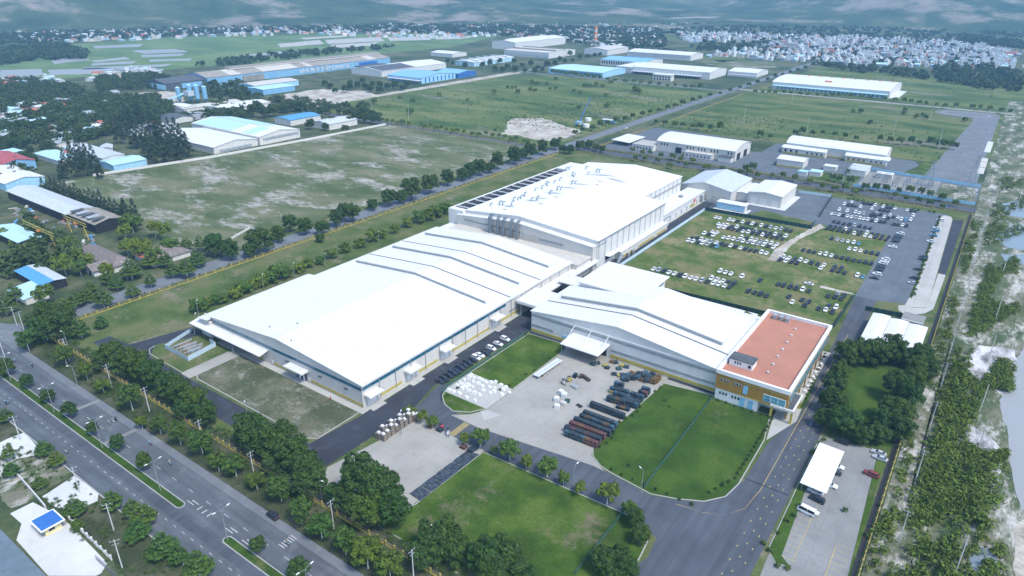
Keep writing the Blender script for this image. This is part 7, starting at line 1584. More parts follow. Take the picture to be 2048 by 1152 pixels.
car(*(-166.0, 410.3), 'w', 'white pickup stopped on the dark road beside the annex', 95, 'sedan', None, False)
car(*(-152.5, 62.2), 'w', 'white car half hidden under the pavement trees', 160, 'sedan', None, False); car(*(-151.3, 65.2), 'd', 'dark car half hidden under the pavement trees', 160, 'sedan', None, False)
car(*(-286.4, 102.3), 'd', 'black car in the dead-end of the inner front road', 165, 'suv', None, False)
car(*(-337.9, 691.4), 'w', 'white car driving on the straight road beyond the crossroads', 90, 'sedan', None, False)

# ---- riders on motorcycles
def skin_person(name, joints, edges, rad, mat):
    me = bpy.data.meshes.new(name); me.from_pydata(joints, edges, [])
    o = bpy.data.objects.new(name, me); col.objects.link(o)
    md = o.modifiers.new('skin', 'SKIN'); o.modifiers.new('sub', 'SUBSURF').levels = 1
    for i, sv in enumerate(me.skin_vertices[0].data): sv.radius = (rad[i], rad[i]); sv.use_root = (i == 0)
    ev = o.evaluated_get(bpy.context.evaluated_depsgraph_get())
    out = bpy.data.meshes.new_from_object(ev); bpy.data.objects.remove(o); bpy.data.meshes.remove(me)
    out.materials.clear(); out.materials.append(mat); out.name = name
    for p in out.polygons: p.use_smooth = True
    return out
J = [(0, 0, .82), (.05, 0, 1.1), (.02, 0, 1.38), (0, 0, 1.5), (-.02, 0, 1.66), (-.02, .2, 1.36), (-.22, .26, 1.14), (-.48, .28, 1.12), (-.02, -.2, 1.36), (-.22, -.26, 1.14), (-.48, -.28, 1.12), (-.02, .12, .8), (-.42, .18, .74), (-.30, .18, .34), (-.42, .18, .28), (-.02, -.12, .8), (-.42, -.18, .74), (-.30, -.18, .34), (-.42, -.18, .28)]
E_ = [(0, 1), (1, 2), (2, 3), (3, 4), (2, 5), (5, 6), (6, 7), (2, 8), (8, 9), (9, 10), (0, 11), (11, 12), (12, 13), (13, 14), (0, 15), (15, 16), (16, 17), (17, 18)]
RD = [.16, .17, .17, .07, .12, .08, .06, .045, .08, .06, .045, .11, .08, .06, .06, .11, .08, .06, .06]
cloth = [plain('cloth_dark', (.03, .035, .05), .9), plain('cloth_blue', (.10, .25, .42), .9), plain('cloth_tan', (.30, .22, .12), .9), plain('cloth_grey', (.2, .21, .22), .9)]
RIDER = [skin_person('rider_body', J, E_, RD, c) for c in cloth]
HEL = MB().cyl((-.02, 0, 1.62), (-.02, 0, 1.72), .145, .14, 8).cyl((-.02, 0, 1.72), (-.02, 0, 1.80), .14, .06, 8)
HELM = [HEL.mesh('helmet', MAT['white_paint']), HEL.mesh('helmet', MAT['dark']), HEL.mesh('helmet', MAT['sky_blue'])]
bk = MB().box(-.1, .75, -.12, .12, .62, .82); loft(bk, [[(-.6, -.05, .75), (-.6, .05, .75), (-.6, .05, .95), (-.6, -.05, .95)], [(-.35, -.14, .4), (-.35, .14, .4), (-.35, .12, .95), (-.35, -.12, .95)], [(-.1, -.12, .3), (-.1, .12, .3), (-.1, .12, .55), (-.1, -.12, .55)], [(.3, -.14, .3), (.3, .14, .3), (.3, .14, .65), (.3, -.14, .65)], [(.9, -.06, .6), (.9, .06, .6), (.9, .06, .8), (.9, -.06, .8)]])
BODY = {k: bk.mesh('motorcycle_body', PAINT[k]) for k in 'drbw'}
BAR = MB().cyl((-.42, -.32, 1.05), (-.42, .32, 1.05), .025, n=5).cyl((-.42, 0, 1.05), (-.62, 0, .35), .035, n=5).mesh('handlebar', MAT['grey_metal'])
MW = MB().cyl((0, -.05, 0), (0, .05, 0), .29, n=12).mesh('wheel', MAT['black_rubber'])
riders = [(-282.3, 66.6, 'a'), (-282.4, 67.4, 'a'), (-237.9, 83.1, 'a'), (-238.0, 84.6, 'a'), (-238.3, 85.8, 'a'), (-214.2, 85.4, 'a'), (-198.7, 83.7, 'a'), (-233.0, 66.3, 'a'), (-304.1, 84.5, 'a'), (-314.4, 82.0, 'a'), (-137.8, 84.0, 'a'), (-168.1, 93.9, 'a')][:11]
where = ('first from the left on the near carriageway', 'second from the left on the near carriageway', 'left of three abreast on the far carriageway', 'middle of three abreast on the far carriageway', 'right of three abreast on the far carriageway', 'riding alone level with the median trees', 'riding alone near the double street lamp', 'alone on the near carriageway before the bright forecourt', 'on the far carriageway by the corner', 'leftmost at the side road junction', 'alone at the lower end of the far carriageway')
for i, (x, y, _) in enumerate(riders):
    far = y > 75
    hd = 0 if far else math.pi
    t = thing('motorcycle', 'small motorcycle, %s' % where[i], 'motorcycle', (x, y, .03), hd + random.uniform(-.1, .1), 'motorcycles on the road')
    link('body', BODY['drbw'[i % 4]], t); link('handlebar', BAR, t)
    for xx in (-.62, .62): w = link('wheel', MW, t); w.location = (xx, 0, .29)
    p = thing('person', 'rider in %s clothes on the motorcycle %s' % (('dark', 'blue', 'tan', 'grey')[i % 4], where[i]), 'person', (x, y, .05), t.rotation_euler.z, 'motorcycle riders')
    link('body', RIDER[i % 4], p); link('helmet', HELM[i % 3], p)
WJ = [(0, 0, .95), (0, 0, 1.2), (0, 0, 1.45), (0, 0, 1.56), (0, 0, 1.70), (0, .22, 1.42), (.05, .27, 1.15), (-.08, .27, .9), (0, -.22, 1.42), (-.05, -.27, 1.15), (-.12, -.27, .9), (0, .1, .9), (-.12, .11, .5), (-.05, .11, .08), (-.2, .11, .05), (0, -.1, .9), (.12, -.11, .5), (.2, -.11, .08), (.05, -.11, .05)]
WALK = [skin_person('walker_body', WJ, E_, RD, c) for c in (cloth[1], cloth[0], plain('cloth_red', (.4, .05, .05), .9))]
HEADM = MB().cyl((0, 0, 1.62), (0, 0, 1.84), .10, .08, 8).mesh('hair', MAT['dark'])
for (x, y), c, lab in zip([(-30.7, 232.6), (-31.4, 329.7), (-185.4, 141.0), (-168.9, 391.7)], (0, 0, 2, 2), ('person in blue walking on the wide drive near the tree clump', 'person in blue walking toward the car field gate', 'worker in red walking on the pavement along the big hall front', 'worker in red beside the yellow-based annex')):
    p = thing('person', lab, 'person', (x, y, .04), random.uniform(0, 6), 'people on foot'); link('body', WALK[c], p); link('hair', HEADM, p)

# ================================================================ fences, walls, poles
def post_fence(label, a, b, step, h, post, rail, plinth=.4, name='boundary_fence', pw=.42, rails=(.9, 1.5), cat='fence', cap=None):
    t = bthing(name, label, cat, a[0], a[1])
    L = math.dist(a, b); n = int(L / step); ux, uy = (b[0] - a[0]) / L, (b[1] - a[1]) / L
    rz = math.atan2(uy, ux)
    pm = MB().obox((0, 0, 0), pw, pw, h, rz)
    if cap: pm.obox((0, 0, h), pw + .14, pw + .14, .14, rz)
    pme = pm.mesh('post', MAT[post])
    for i in range(n + 1):
        o = link('post', pme, t); o.location = (ux * L * i / n, uy * L * i / n, 0)
    if plinth: MB().obox((a[0] + ux * L / 2, a[1] + uy * L / 2, 0), L, .26, plinth, rz).build('plinth', MAT[post], t)
    for z in rails: MB().obox((a[0] + ux * L / 2, a[1] + uy * L / 2, z), L, .10, .16, rz).build('rail', MAT[rail], t)
    return t
def panel_fence(label, pts, step, h, mat, post='galv', name='panel_fence', cat='fence', z0=.1, thick=.06):
    t = bthing(name, label, cat, pts[0][0], pts[0][1])
    for a, b in zip(pts, pts[1:]):
        L = math.dist(a, b); n = max(1, round(L / step)); rz = math.atan2(b[1] - a[1], b[0] - a[0])
        pme = MB().obox((0, 0, z0), L / n - .06, thick, h - z0, rz).mesh('panel', MAT[mat]); sme = MB().cyl((0, 0, 0), (0, 0, h + .1), .05, n=5).mesh('post', MAT[post])
        for i in range(n):
            c = (i + .5) / n
            o = link('panel', pme, t); o.location = (a[0] + (b[0] - a[0]) * c - pts[0][0], a[1] + (b[1] - a[1]) * c - pts[0][1], 0)
            o = link('post', sme, t); o.location = (a[0] + (b[0] - a[0]) * i / n - pts[0][0], a[1] + (b[1] - a[1]) * i / n - pts[0][1], 0)
    return t
post_fence('yellow post and rail fence along the main road front', (-333.5, 100.2), (-60, 100.2), 3.4, 2.1, 'yellow', 'wood', .55)
post_fence('yellow post and rail fence along the side road', (-334, 104), (-334, 548), 5.2, 1.9, 'yellow', 'wood', .35)
post_fence('yellow post and rail fence along the right boundary', (-2.2, 105), (-2.2, 562), 4.0, 1.7, 'yellow', 'wood', .4)
post_fence('yellow post and rail fence at the back of the compound', (-333, 563.6), (-3, 563.6), 6.0, 1.9, 'yellow', 'wood', .3)
post_fence('yellow fence on the far side of the back road', (-316, 588.4), (-86, 588.4), 6.0, 1.9, 'yellow', 'wood', .3)
post_fence('yellow fence beside the straight road past the cream halls', (-318, 592), (-318, 1030), 7.0, 1.7, 'yellow', 'wood', .25)
post_fence('yellow fence along the near side of the cross road', (-556, 546.4), (-356, 546.4), 5.0, 1.7, 'yellow', 'wood', .3)
post_fence('yellow fence along the far side of the cross road', (-560, 558.6), (-356, 558.6), 6.0, 1.6, 'yellow', 'wood', .25)
sheet('ditch', rect(-4.2, -2.8, 108, 560), 0.036, 'dark')
panel_fence('sky blue sheet fence between the dark road and the car field', [(-157.6, 314), (-157.8, 457.6)], 3.0, 2.2, 'pale_blue')
panel_fence('dark green net fence along the near side of the car field', [(-122.6, 311.6), (-43.6, 315.6), (-41.6, 322), (-41.0, 364)], 3.0, 2.6, 'green_net')
panel_fence('dark green net fence along the back of the car field', [(-157.4, 458.4), (-86.2, 462), (-87.6, 477)], 3.0, 2.6, 'green_net')
panel_fence('dark green net fence beside the tarmac lot corner', [(-88, 492), (-92, 546)], 3.0, 2.4, 'green_net')
panel_fence('short dark green net fence across the drive by the white shed', [(-33.6, 350), (-17.4, 352)], 3.0, 2.4, 'green_net')
panel_fence('pale blue wall behind the empty tarmac yard', [(-116, 545.5), (-93, 548)], 3.0, 2.0, 'pale_blue')
panel_fence('thin green mesh fence dividing the rich lawn', [(-66.4, 231.1), (-65.2, 165.7)], 3.0, 1.8, 'green_mesh', 'green_mesh', thick=.03)
panel_fence('thin green mesh fence dividing the front lawn', [(-65.5, 155.8), (-65.3, 122.8)], 3.0, 1.8, 'green_mesh', 'green_mesh', thick=.03)
panel_fence('green mesh fence curving round the pad of white bundles', [(-154.8, 230), (-155.0, 176), (-153.4, 169), (-149.5, 165)], 3.0, 1.6, 'green_mesh', 'green_mesh', thick=.03)
panel_fence('bright sky blue wall in front of the substation', [(-86, 590.8), (-2.6, 588.8)], 4.0, 2.4, 'sky_blue', 'sky_blue', 'substation_wall', 'wall', thick=.2)
panel_fence('bright sky blue wall behind the substation', [(-88, 656), (-2.8, 647)], 4.0, 2.4, 'sky_blue', 'sky_blue', 'substation_wall', 'wall', thick=.2)
panel_fence('pale masonry wall along the left of the sandy field', [(-594, 246), (-575, 340), (-566, 440), (-561, 545)], 6.0, 2.2, 'plaster', 'plaster', 'field_wall', 'wall', thick=.25)
panel_fence('low broken white wall ruin on the sandy field', [(-372.9, 223.7), (-381.3, 243.2), (-367.5, 243.8)], 3.0, 1.6, 'plaster', 'plaster', 'ruined_wall', 'wall', thick=.3)
t = bthing('yellow_hoarding', 'small yellow hoarding at the sandy field edge', 'hoarding', *(-360.0, 244.7)); x, y = (-360.0, 244.7)
MB().box(x - 1, x + 1, y - 4.6, y + 4.6, .6, 2.6).build('board', MAT['yellow'], t)
for d in (-4, 4): MB().cyl((x, y + d, 0), (x, y + d, 2.6), .1, n=5).build('post', MAT['galv'], t)
# low pen beside the big hall with stored profiles
panel_fence('pale blue sheet pen holding long profiles beside the big hall', [(-274.8, 125.4), (-256.6, 125.2), (-258.8, 139.6), (-263.6, 139.8)], 2.4, 2.3, 'pale_blue', 'galv', 'storage_pen', thick=.08)
panel_fence('pale blue sheet pen side along the dead-end road', [(-274.8, 125.4), (-276.6, 130), (-280.6, 141.5)], 2.4, 1.8, 'pale_blue', 'galv', 'storage_pen', thick=.08)
for i in range(15):
    x = -273.5 + i * 1.05
    o = MB().box(x, x + .5, 127.5 + (i % 3), 137 - (i % 4), .1, .5 + .3 * (i % 3)).build('steel_profile', MAT[('galv', 'duct_metal', 'wood', 'galv', 'rust_roof')[i % 5]])
    tag(o, 'long steel profile, %s from the left in the pale blue pen' % nth(i), 'profile', 'profiles in the pen')
kerb([(-281, 124), (-280, 121), (-276, 119), (-250, 118.6), (-250.2, 140)], .4, .14)

# ---- street lamps
def lamp(x, y, h, label, arms=1, group=None, ang=0.0, name='street_lamp', reach=1.8):
    t = thing(name, label, 'street lamp', (x, y, 0), ang, group)
    MB().cyl((0, 0, 0), (0, 0, h), .14, .07, 7).build('pole', MAT['galv'], t, True)
    for s in ((1, -1) if arms == 2 else (1,)):
        am = MB().tube([(0, 0, h - .1), (s * reach * .5, 0, h + .5), (s * reach, 0, h + .6)], .045, 5).build('arm', MAT['galv'], t, True)
        MB().add([(s * reach, -.18, h + .5), (s * (reach + .95), -.14, h + .62), (s * (reach + .95), .14, h + .62), (s * reach, .18, h + .5), (s * reach, -.12, h + .68), (s * (reach + .9), -.1, h + .72), (s * (reach + .9), .1, h + .72), (s * reach, .12, h + .68)],
                 [(0, 1, 2, 3), (4, 5, 6, 7), (0, 1, 5, 4), (1, 2, 6, 5), (2, 3, 7, 6), (3, 0, 4, 7)]).build('lamp_head', MAT['white_paint'], am, True)
    return t
for i, x in enumerate((-300, -262, -226, -189, -153.2, -117)): lamp(x, 74.9, 11, 'double-armed street lamp on the median, %s from the left' % nth(i), 2, 'median lamps', R(90))
lp = [(-310.5, 102.3), (-254.7, 127.0), (-228.5, 122.7), (-200.7, 111.6), (-83.3, 152.5), (-147.8, 140.1), (-339.7, 112.2)]
for i, (x, y) in enumerate([(-307.4, 100.1), (-274.9, 88.9), (-274.7, 147.2), (-199.5, 114.4), (-143.4, 101.3), (-104.2, 105.8), (-83.8, 153.0), (-148.1, 141.2), (-65.2, 163.6)]): lamp(x, y, 8.5, 'single-armed pale lamp post inside the plant, %s from the left' % nth(i), 1, 'plant lamps', R(200 + i * 40), 'lamp_post', 1.0)
for i, (x, y) in enumerate([(-292.3, 152.2), (-294.0, 190.1), (-290.9, 228.9), (-294.2, 273.3), (-279.7, 143.6), (-293.4, 209.4)]): lamp(x, y, 7.5, 'thin lamp post behind the hall flank bushes, %s along' % nth(i), 1, 'flank lamps', R(120), 'lamp_post', .6)
for i, (x, y) in enumerate([(-356.6, 202.2), (-366.9, 257.6), (-353.4, 216.7), (-362.7, 154.1), (-359.0, 192.6)]): lamp(x, y, 9.5, 'pale lamp post on the side road, %s of its file' % nth(i), 1, 'side road lamps', R(180), 'lamp_post', 1.2)
for i, (x, y) in enumerate([(-528.8, 578.4), (-497.2, 584.4), (-482.5, 578.0), (-457.6, 583.4), (-603.5, 571.4), (-324.3, 612.8), (-355.1, 704.5), (-356.1, 792.0), (-358.5, 849.7), (-339.4, 998.9), (-217.9, 573.4), (-239.6, 579.9), (-149.8, 586.3), (-117.0, 568.6), (-63.4, 564.2), (-16.2, 565.7), (-100.9, 580.7)]): lamp(x, y, 9, 'slim pale lamp post on the back roads, %s of its group' % nth(i), 1, 'back road lamps', R(90), 'lamp_post', 1.2)
# ---- power poles and wires
def ppole(x, y, h, label, group, ang=0.0, cross=True, name='power_pole'):
    t = thing(name, label, 'pole', (x, y, 0), ang, group)
    MB().cyl((0, 0, 0), (0, 0, h), .2, .12, 7).build('pole', MAT['concrete_post'], t, True)
    if cross:
        ca = MB().box(-1.2, 1.2, -.06, .06, h - .5, h - .36).build('crossarm', MAT['galv'], t, True)
        MB().box(-.9, .9, -.06, .06, h - 1.7, h - 1.56).build('crossarm', MAT['galv'], t, True)
        for xx in (-1.1, 0, 1.1): MB().cyl((xx, 0, h - .36), (xx, 0, h - .1), .06, n=5).build('insulator', MAT['white_paint'], ca, True)
    return t
def wires(label, pts, zs, offs, perp, group=None):
    for k, (dz, of) in enumerate(zip(zs, offs)):
        m = MB()
        for (x0, y0), (x1, y1) in zip(pts, pts[1:]):
            L = math.dist((x0, y0), (x1, y1)); n = 6; P = []
            for i in range(n + 1):
                u = i / n; sag = 1.2 * 4 * u * (1 - u) * (L / 40)
                P.append((x0 + (x1 - x0) * u + perp[0] * of, y0 + (y1 - y0) * u + perp[1] * of, dz - sag))
            m.tube(P, .022, 3)
        o = m.build('power_line', MAT['cable']); tag(o, '%s, %s strand' % (label, nth(k)), 'cable', group)
pv = [(-430, 96), (-392, 95.6), (-341, 96), (-298, 96), (-262, 96), (-234, 96), (-199, 96), (-170, 96), (-132, 96), (-100, 96), (-66, 96)]
for i, (x, y) in enumerate(pv[2:]): ppole(x, y, 10.6, 'concrete power pole on the main road verge, %s from the left' % nth(i), 'verge power poles', R(90))
wires('sagging wire over the main road verge', pv, (10.4, 10.4, 10.4, 8.6), (-1.1, 0, 1.1, .6), (0, 1), 'verge wires')
rp = [(4.6 + i * .1, 120 + i * 34) for i in range(15)]
for i, (x, y) in enumerate(rp): ppole(x, y, 12, 'concrete power pole on the sandy strip, %s from the near end' % nth(i), 'strip power poles')
wires('wire along the sandy strip', rp, (11.8, 11.8, 11.8, 10.2), (-1.1, 0, 1.1, .6), (1, 0), 'strip wires')
for i, (x, y) in enumerate([(19.4, 186.2), (20.3, 252.4), (19.1, 279.2), (19.3, 327.3), (19.7, 376.0), (22.4, 594.5), (19.9, 449.3), (8.7, 614.9)]): ppole(x, y, 12.6, 'bare pale pole on the river bank, %s from the near end' % nth(i), 'river bank poles', 0, False, 'bare_pole')
for i, (x, y) in enumerate([(-350.4, 96.6), (-322.4, 81.1), (-167.7, 52.0), (-183.7, 57.7), (-208.6, 59.6), (-253.4, 60.3)]): ppole(x, y, 10, 'pale concrete pole at the near pavement, %s from the left' % nth(i), 'pavement poles', R(60))
for i, (x, y) in enumerate([(-244.6, 804.4), (-237.5, 978.6), (-167.3, 772.5), (-90.1, 806.3), (-46.3, 782.0), (-72.4, 960.5), (-606.8, 568.9), (-551.4, 572.2)]): ppole(x, y, 20, 'tall slim line pole on the meadows, %s of its group' % nth(i), 'meadow line poles', 0, True, 'line_pole')
# ---- lattice pylons and the substation
def pylon(x, y, h, label, w=3.2):
    t = thing('lattice_pylon', label, 'pylon', (x, y, 0), R(20), 'lattice pylons')
    for sx in (-1, 1):
        for sy in (-1, 1): MB().cyl((sx * w, sy * w, 0), (sx * .5, sy * .5, h), .16, .1, 4).build('leg', MAT['duct_metal'], t, True)
    m = MB(); n = 8
    for i in range(n):
        z0, z1 = h * i / n, h * (i + 1) / n; w0, w1 = w + (.5 - w) * i / n, w + (.5 - w) * (i + 1) / n
        for a, b in (((-1, -1), (1, -1)), ((1, -1), (1, 1)), ((1, 1), (-1, 1)), ((-1, 1), (-1, -1))):
            m.cyl((a[0] * w0, a[1] * w0, z0), (b[0] * w1, b[1] * w1, z1), .07, n=4); m.cyl((b[0] * w0, b[1] * w0, z0), (a[0] * w1, a[1] * w1, z1), .07, n=4)
    m.build('bracing', MAT['duct_metal'], t, True)
    for z, L in ((h * .98, 4), (h * .84, 5), (h * .70, 6)): MB().cyl((-L, 0, z), (0, 0, z + .8), .1, n=4).cyl((L, 0, z), (0, 0, z + .8), .1, n=4).cyl((-L, 0, z), (L, 0, z), .1, n=4).build('crossarm', MAT['duct_metal'], t, True)
for (x, y), h, lab in zip([(-8.5, 621.8), (-37.2, 628.5), (-92.4, 594.4)], (30, 20, 18), ('tall blue-grey lattice pylon near the track end', 'lower lattice pylon at the substation right end', 'lattice pylon left of the substation')): pylon(x, y, h, lab)
q = random.Random(17)
for i in range(6):
    for j in range(5):
        x, y = -74 + i * 7.6 + q.uniform(-.6, .6), 600 + j * 9.4
        t = bthing('switchgear_bay', 'grey switchgear frame, bay %s of file %s in the substation' % (nth(i), nth(j)), 'switchgear', x, y, 0, 'substation switchgear')
        for s in (-1.4, 1.4): MB().cyl((x + s, y, 0), (x + s, y, 5.4), .12, n=5).build('column', MAT['duct_metal'], t)
        MB().box(x - 1.8, x + 1.8, y - .12, y + .12, 5.4, 5.7).build('beam', MAT['galv'], t)
        for s in (-1.2, 0, 1.2): MB().cyl((x + s, y, 2.2), (x + s, y, 3.9), .16, n=6).build('insulator', MAT['grey_metal'], t)
t = bthing('control_house', 'small white control house inside the substation', 'building', -70, 632)
MB().box(-76, -64, 630, 637, 0, 4).build('wall', MAT['plaster'], t); MB().box(-76.4, -63.6, 629.6, 637.4, 4, 4.4).build('roof', MAT['white_roof'], t)

# ================================================================ things stored in the yards
def crate_mesh(mat, frame, w=1.7, d=1.5, h=1.25):
    m = MB().box(-w / 2 + .05, w / 2 - .05, -d / 2 + .05, d / 2 - .05, .12, h - .10)
    for sx in (-1, 1):
        for sy in (-1, 1): m.box(sx * w / 2 - .05, sx * w / 2 + .05, sy * d / 2 - .05, sy * d / 2 + .05, 0, h, 1)
    for z in (.06, h - .06):
        for s in (-1, 1):
            m.box(-w / 2, w / 2, s * d / 2 - .04, s * d / 2 + .04, z - .05, z + .05, 1); m.box(s * w / 2 - .04, s * w / 2 + .04, -d / 2, d / 2, z - .05, z + .05, 1)
    m.box(-w / 2, w / 2, -.04, .04, h - .11, h - .03, 1)
    return m.mesh('crate', [mat, frame])
navy = plain('crate_navy', (.016, .028, .040), .6, var=.5, scale=1.2); teal = plain('crate_teal', (.02, .06, .065), .6, var=.4, scale=1.2); brown = plain('crate_brown', (.06, .045, .04), .7, var=.4, scale=1.2); steelb = plain('crate_blue', (.03, .085, .13), .6, var=.4, scale=1.2)
fr_pink = plain('frame_pink', (.22, .09, .095), .6); fr_dark = plain('frame_slate', (.065, .09, .105), .6)
CR = {'n': (crate_mesh(navy, fr_dark), 'navy blue'), 't': (crate_mesh(teal, fr_dark), 'teal'), 'p': (crate_mesh(brown, fr_pink), 'brown pink-framed'), 's': (crate_mesh(steelb, fr_dark), 'steel blue'), 'y': (crate_mesh(MAT['yellow'], fr_dark), 'yellow'), 'o': (crate_mesh(brown, MAT['ochre']), 'brown')}
cq = random.Random(29)
def crate_row(a, b, n, tiers, cols, rowname):
    for i in range(n):
        u = i / max(1, n - 1)
        x, y = a[0] + (b[0] - a[0]) * u, a[1] + (b[1] - a[1]) * u
        for k in range(tiers):
            c = cols[(i * 7 + k * 3) % len(cols)]
            o = link('crate', CR[c][0]); o.location = (x + cq.uniform(-.06, .06), y + cq.uniform(-.06, .06), .03 + k * 1.25); o.rotation_euler = (0, 0, cq.uniform(-.04, .04))
            tag(o, '%s cage crate, %s from left in %s' % (CR[c][1], nth(i), rowname) + (', %s tier' % (('lowest', 'middle', 'top')[k] if tiers == 3 else ('lower', 'upper')[k]) if tiers > 1 else ''), 'crate', 'cage crates in the yard')
z2 = 2.5
rows = [([(-101.1, 196.1), (-88.6, 196.2)], 11, 2, 'nnnnnsn', 'the detached long crate row'), ([(-100.4, 189.5), (-88.3, 189.7)], 11, 2, 'nsnnns', 'the second crate row'), ([(-100.3, 186.8), (-88.1, 186.9)], 11, 2, 'nstnno', 'the third crate row'),
        ([(-101.1, 183.8), (-87.9, 184.0)], 12, 2, 'nnnnt', 'the fourth crate row'), ([(-101.0, 180.7), (-88.5, 181.1)], 12, 2, 'ppppo', 'the pink-framed crate row'), ([(-101.1, 177.4), (-88.7, 178.2)], 12, 2, 'nnpnn', 'the last full crate row'),
        ([(-99.5, 175.0), (-93.6, 175.3)], 6, 2, 'tnnst', 'the short front crate row'), ([(-91.9, 175.3), (-88.4, 175.4)], 4, 2, 'pppo', 'the four-crate front end'),
        ([(-98.0, 203.6), (-92.4, 204.2)], 6, 2, 'nntno', 'the upper near crate row'), ([(-97.3, 207.8), (-92.5, 208.3)], 5, 2, 'nsns', 'the upper middle crate row'), ([(-92.7, 206.6), (-88.0, 207.4)], 5, 2, 'nsnn', 'the kerbside crate row'), ([(-92.3, 204.9), (-87.7, 205.3)], 5, 2, 'nnns', 'the kerbside front crate row'),
        ([(-100.0, 209.9), (-94.4, 211.1)], 6, 2, 'nnnsn', 'the upper far crate row'), ([(-99.6, 212.5), (-97.6, 212.7)], 2, 3, 'sn', 'the tall crate pair'), ([(-91.9, 211.1), (-88.3, 211.4)], 4, 2, 'sns', 'the kerbside middle crate row'), ([(-90.0, 217.4), (-88.4, 217.4)], 2, 2, 'ns', 'the far kerb crate pair'), ([(-89.9, 214.4), (-88.1, 214.5)], 2, 2, 'pn', 'the reddish kerb crate pair'),
        ([(-92.8, 201.5), (-89.6, 202.1)], 3, 1, 'non', 'the loose trio'), ([(-99.9, 209.4), (-93.6, 212.8)], 2, 1, 'y', 'the yellow crate pair')]
for (a, b), n, k, c, nm in rows: crate_row(a, b, n, k, c, nm)
pile = [(-102.2, 222.8), (-100.8, 222.5), (-100.1, 224.3), (-98.8, 222.9), (-98.5, 224.8), (-96.9, 223.3), (-97.4, 226.3), (-95.8, 225.1), (-96.2, 227.8), (-94.3, 224.5), (-94.4, 227.2), (-92.5, 224.5), (-93.7, 229.0), (-92.3, 226.7), (-90.7, 225.2), (-91.8, 229.0), (-90.5, 227.4), (-95.1, 229.3), (-97.6, 228.1), (-99.8, 226.2), (-92.8, 231.0), (-91.6, 230.5), (-100.5, 220.7), (-98.9, 220.5)]
for i, (x, y) in enumerate(pile):
    c = 'nnsno'[i % 5]; o = link('crate', CR[c][0]); o.location = (x, y, .03 + (i % 3) * .35); o.rotation_euler = (cq.uniform(-.2, .2), cq.uniform(-.2, .2), cq.uniform(0, 3)); o.scale = (1.1, 1.1, cq.uniform(.6, 1.2))
    tag(o, '%s crate tossed in the messy heap by the hall wall, %s from the left' % (CR[c][1], nth(i)), 'crate', 'heap of crates')
for i, (x, y) in enumerate([(-89.1, 226.9), (-89.1, 228.9), (-89.5, 225.3)]): crate_row((x, y), (x, y), 1, 2, 'o', 'the ochre corner stack %s' % nth(i))
for i, (x, y) in enumerate([(-116.6, 223.9), (-115.5, 226.0), (-111.8, 226.2), (-111.2, 230.6), (-109.6, 231.0), (-106.1, 227.2), (-106.2, 230.3), (-104.1, 230.3), (-105.7, 222.2), (-103.3, 222.4), (-100.1, 221.7), (-110.4, 224.9)]):
    c = 'tnyonty'[i % 7]; o = link('crate', CR[c][0]); o.location = (x, y, .03); o.rotation_euler = (0, 0, cq.uniform(0, 3)); o.scale = (1.2, 1.2, .6)
    tag(o, 'low %s bin beside the hanging canopy, %s from the left' % (CR[c][1], nth(i)), 'bin', 'bins by the canopy')
# white wrapped bundles on their pad
def bundle_mesh(seed):
    g = np.random.default_rng(seed); m = MB(); n = 6; h = .95
    for i in range(n):
        for j in range(n):
            pass
    vs = []; 
    for j in range(n + 1):
        for i in range(n + 1):
            u, v = i / n * 2 - 1, j / n * 2 - 1
            e = max(abs(u), abs(v))
            vs.append((u * 1.05 + g.normal(0, .05), v * .95 + g.normal(0, .05), (h if e < .7 else (h * .72 if e < .99 else .02)) + (g.normal(0, .10) if e < .99 else 0)))
    fs = [(j * (n + 1) + i, j * (n + 1) + i + 1, (j + 1) * (n + 1) + i + 1, (j + 1) * (n + 1) + i) for j in range(n) for i in range(n)]
    m.add(vs, fs)
    return m.mesh('wrapped_bundle', MAT['white_wrap'])
MAT['white_wrap'] = plain('white_wrap', (.54, .56, .57), .6, var=.15, scale=1.4, bump=.5)
BU = [bundle_mesh(k) for k in range(5)]
for i, (x, y) in enumerate([(-152.7, 185.5), (-150.4, 186.0), (-148.4, 186.6), (-152.8, 182.4), (-151.2, 182.9), (-149.0, 183.4), (-146.4, 183.5), (-144.6, 186.2), (-142.9, 187.4), (-141.7, 188.7), (-152.9, 179.8), (-152.6, 177.5), (-150.8, 179.2), (-149.2, 180.4), (-144.1, 183.0), (-146.9, 180.3), (-141.2, 184.1), (-139.2, 184.8), (-138.4, 187.9), (-135.8, 187.6), (-149.4, 177.0), (-146.2, 177.2), (-141.8, 180.8), (-143.6, 177.4), (-141.2, 177.4), (-138.6, 181.0), (-137.9, 182.6), (-152.9, 173.0), (-150.6, 172.9), (-148.1, 173.4), (-144.0, 173.0), (-140.1, 173.2), (-134.0, 182.7), (-132.7, 185.7), (-135.6, 185.7), (-153.0, 187.2), (-146.8, 186.5), (-149.1, 178.6)]):
    o = link('wrapped_bundle', BU[i % 5]); o.location = (x, y, .11); o.rotation_euler = (0, 0, cq.uniform(-.3, .3)); s = cq.uniform(.65, .9); o.scale = (s, s, s)
    tag(o, 'white wrapped bundle on the pale pad, number %s by row' % nth(i), 'bundle', 'white bundles on the pad')
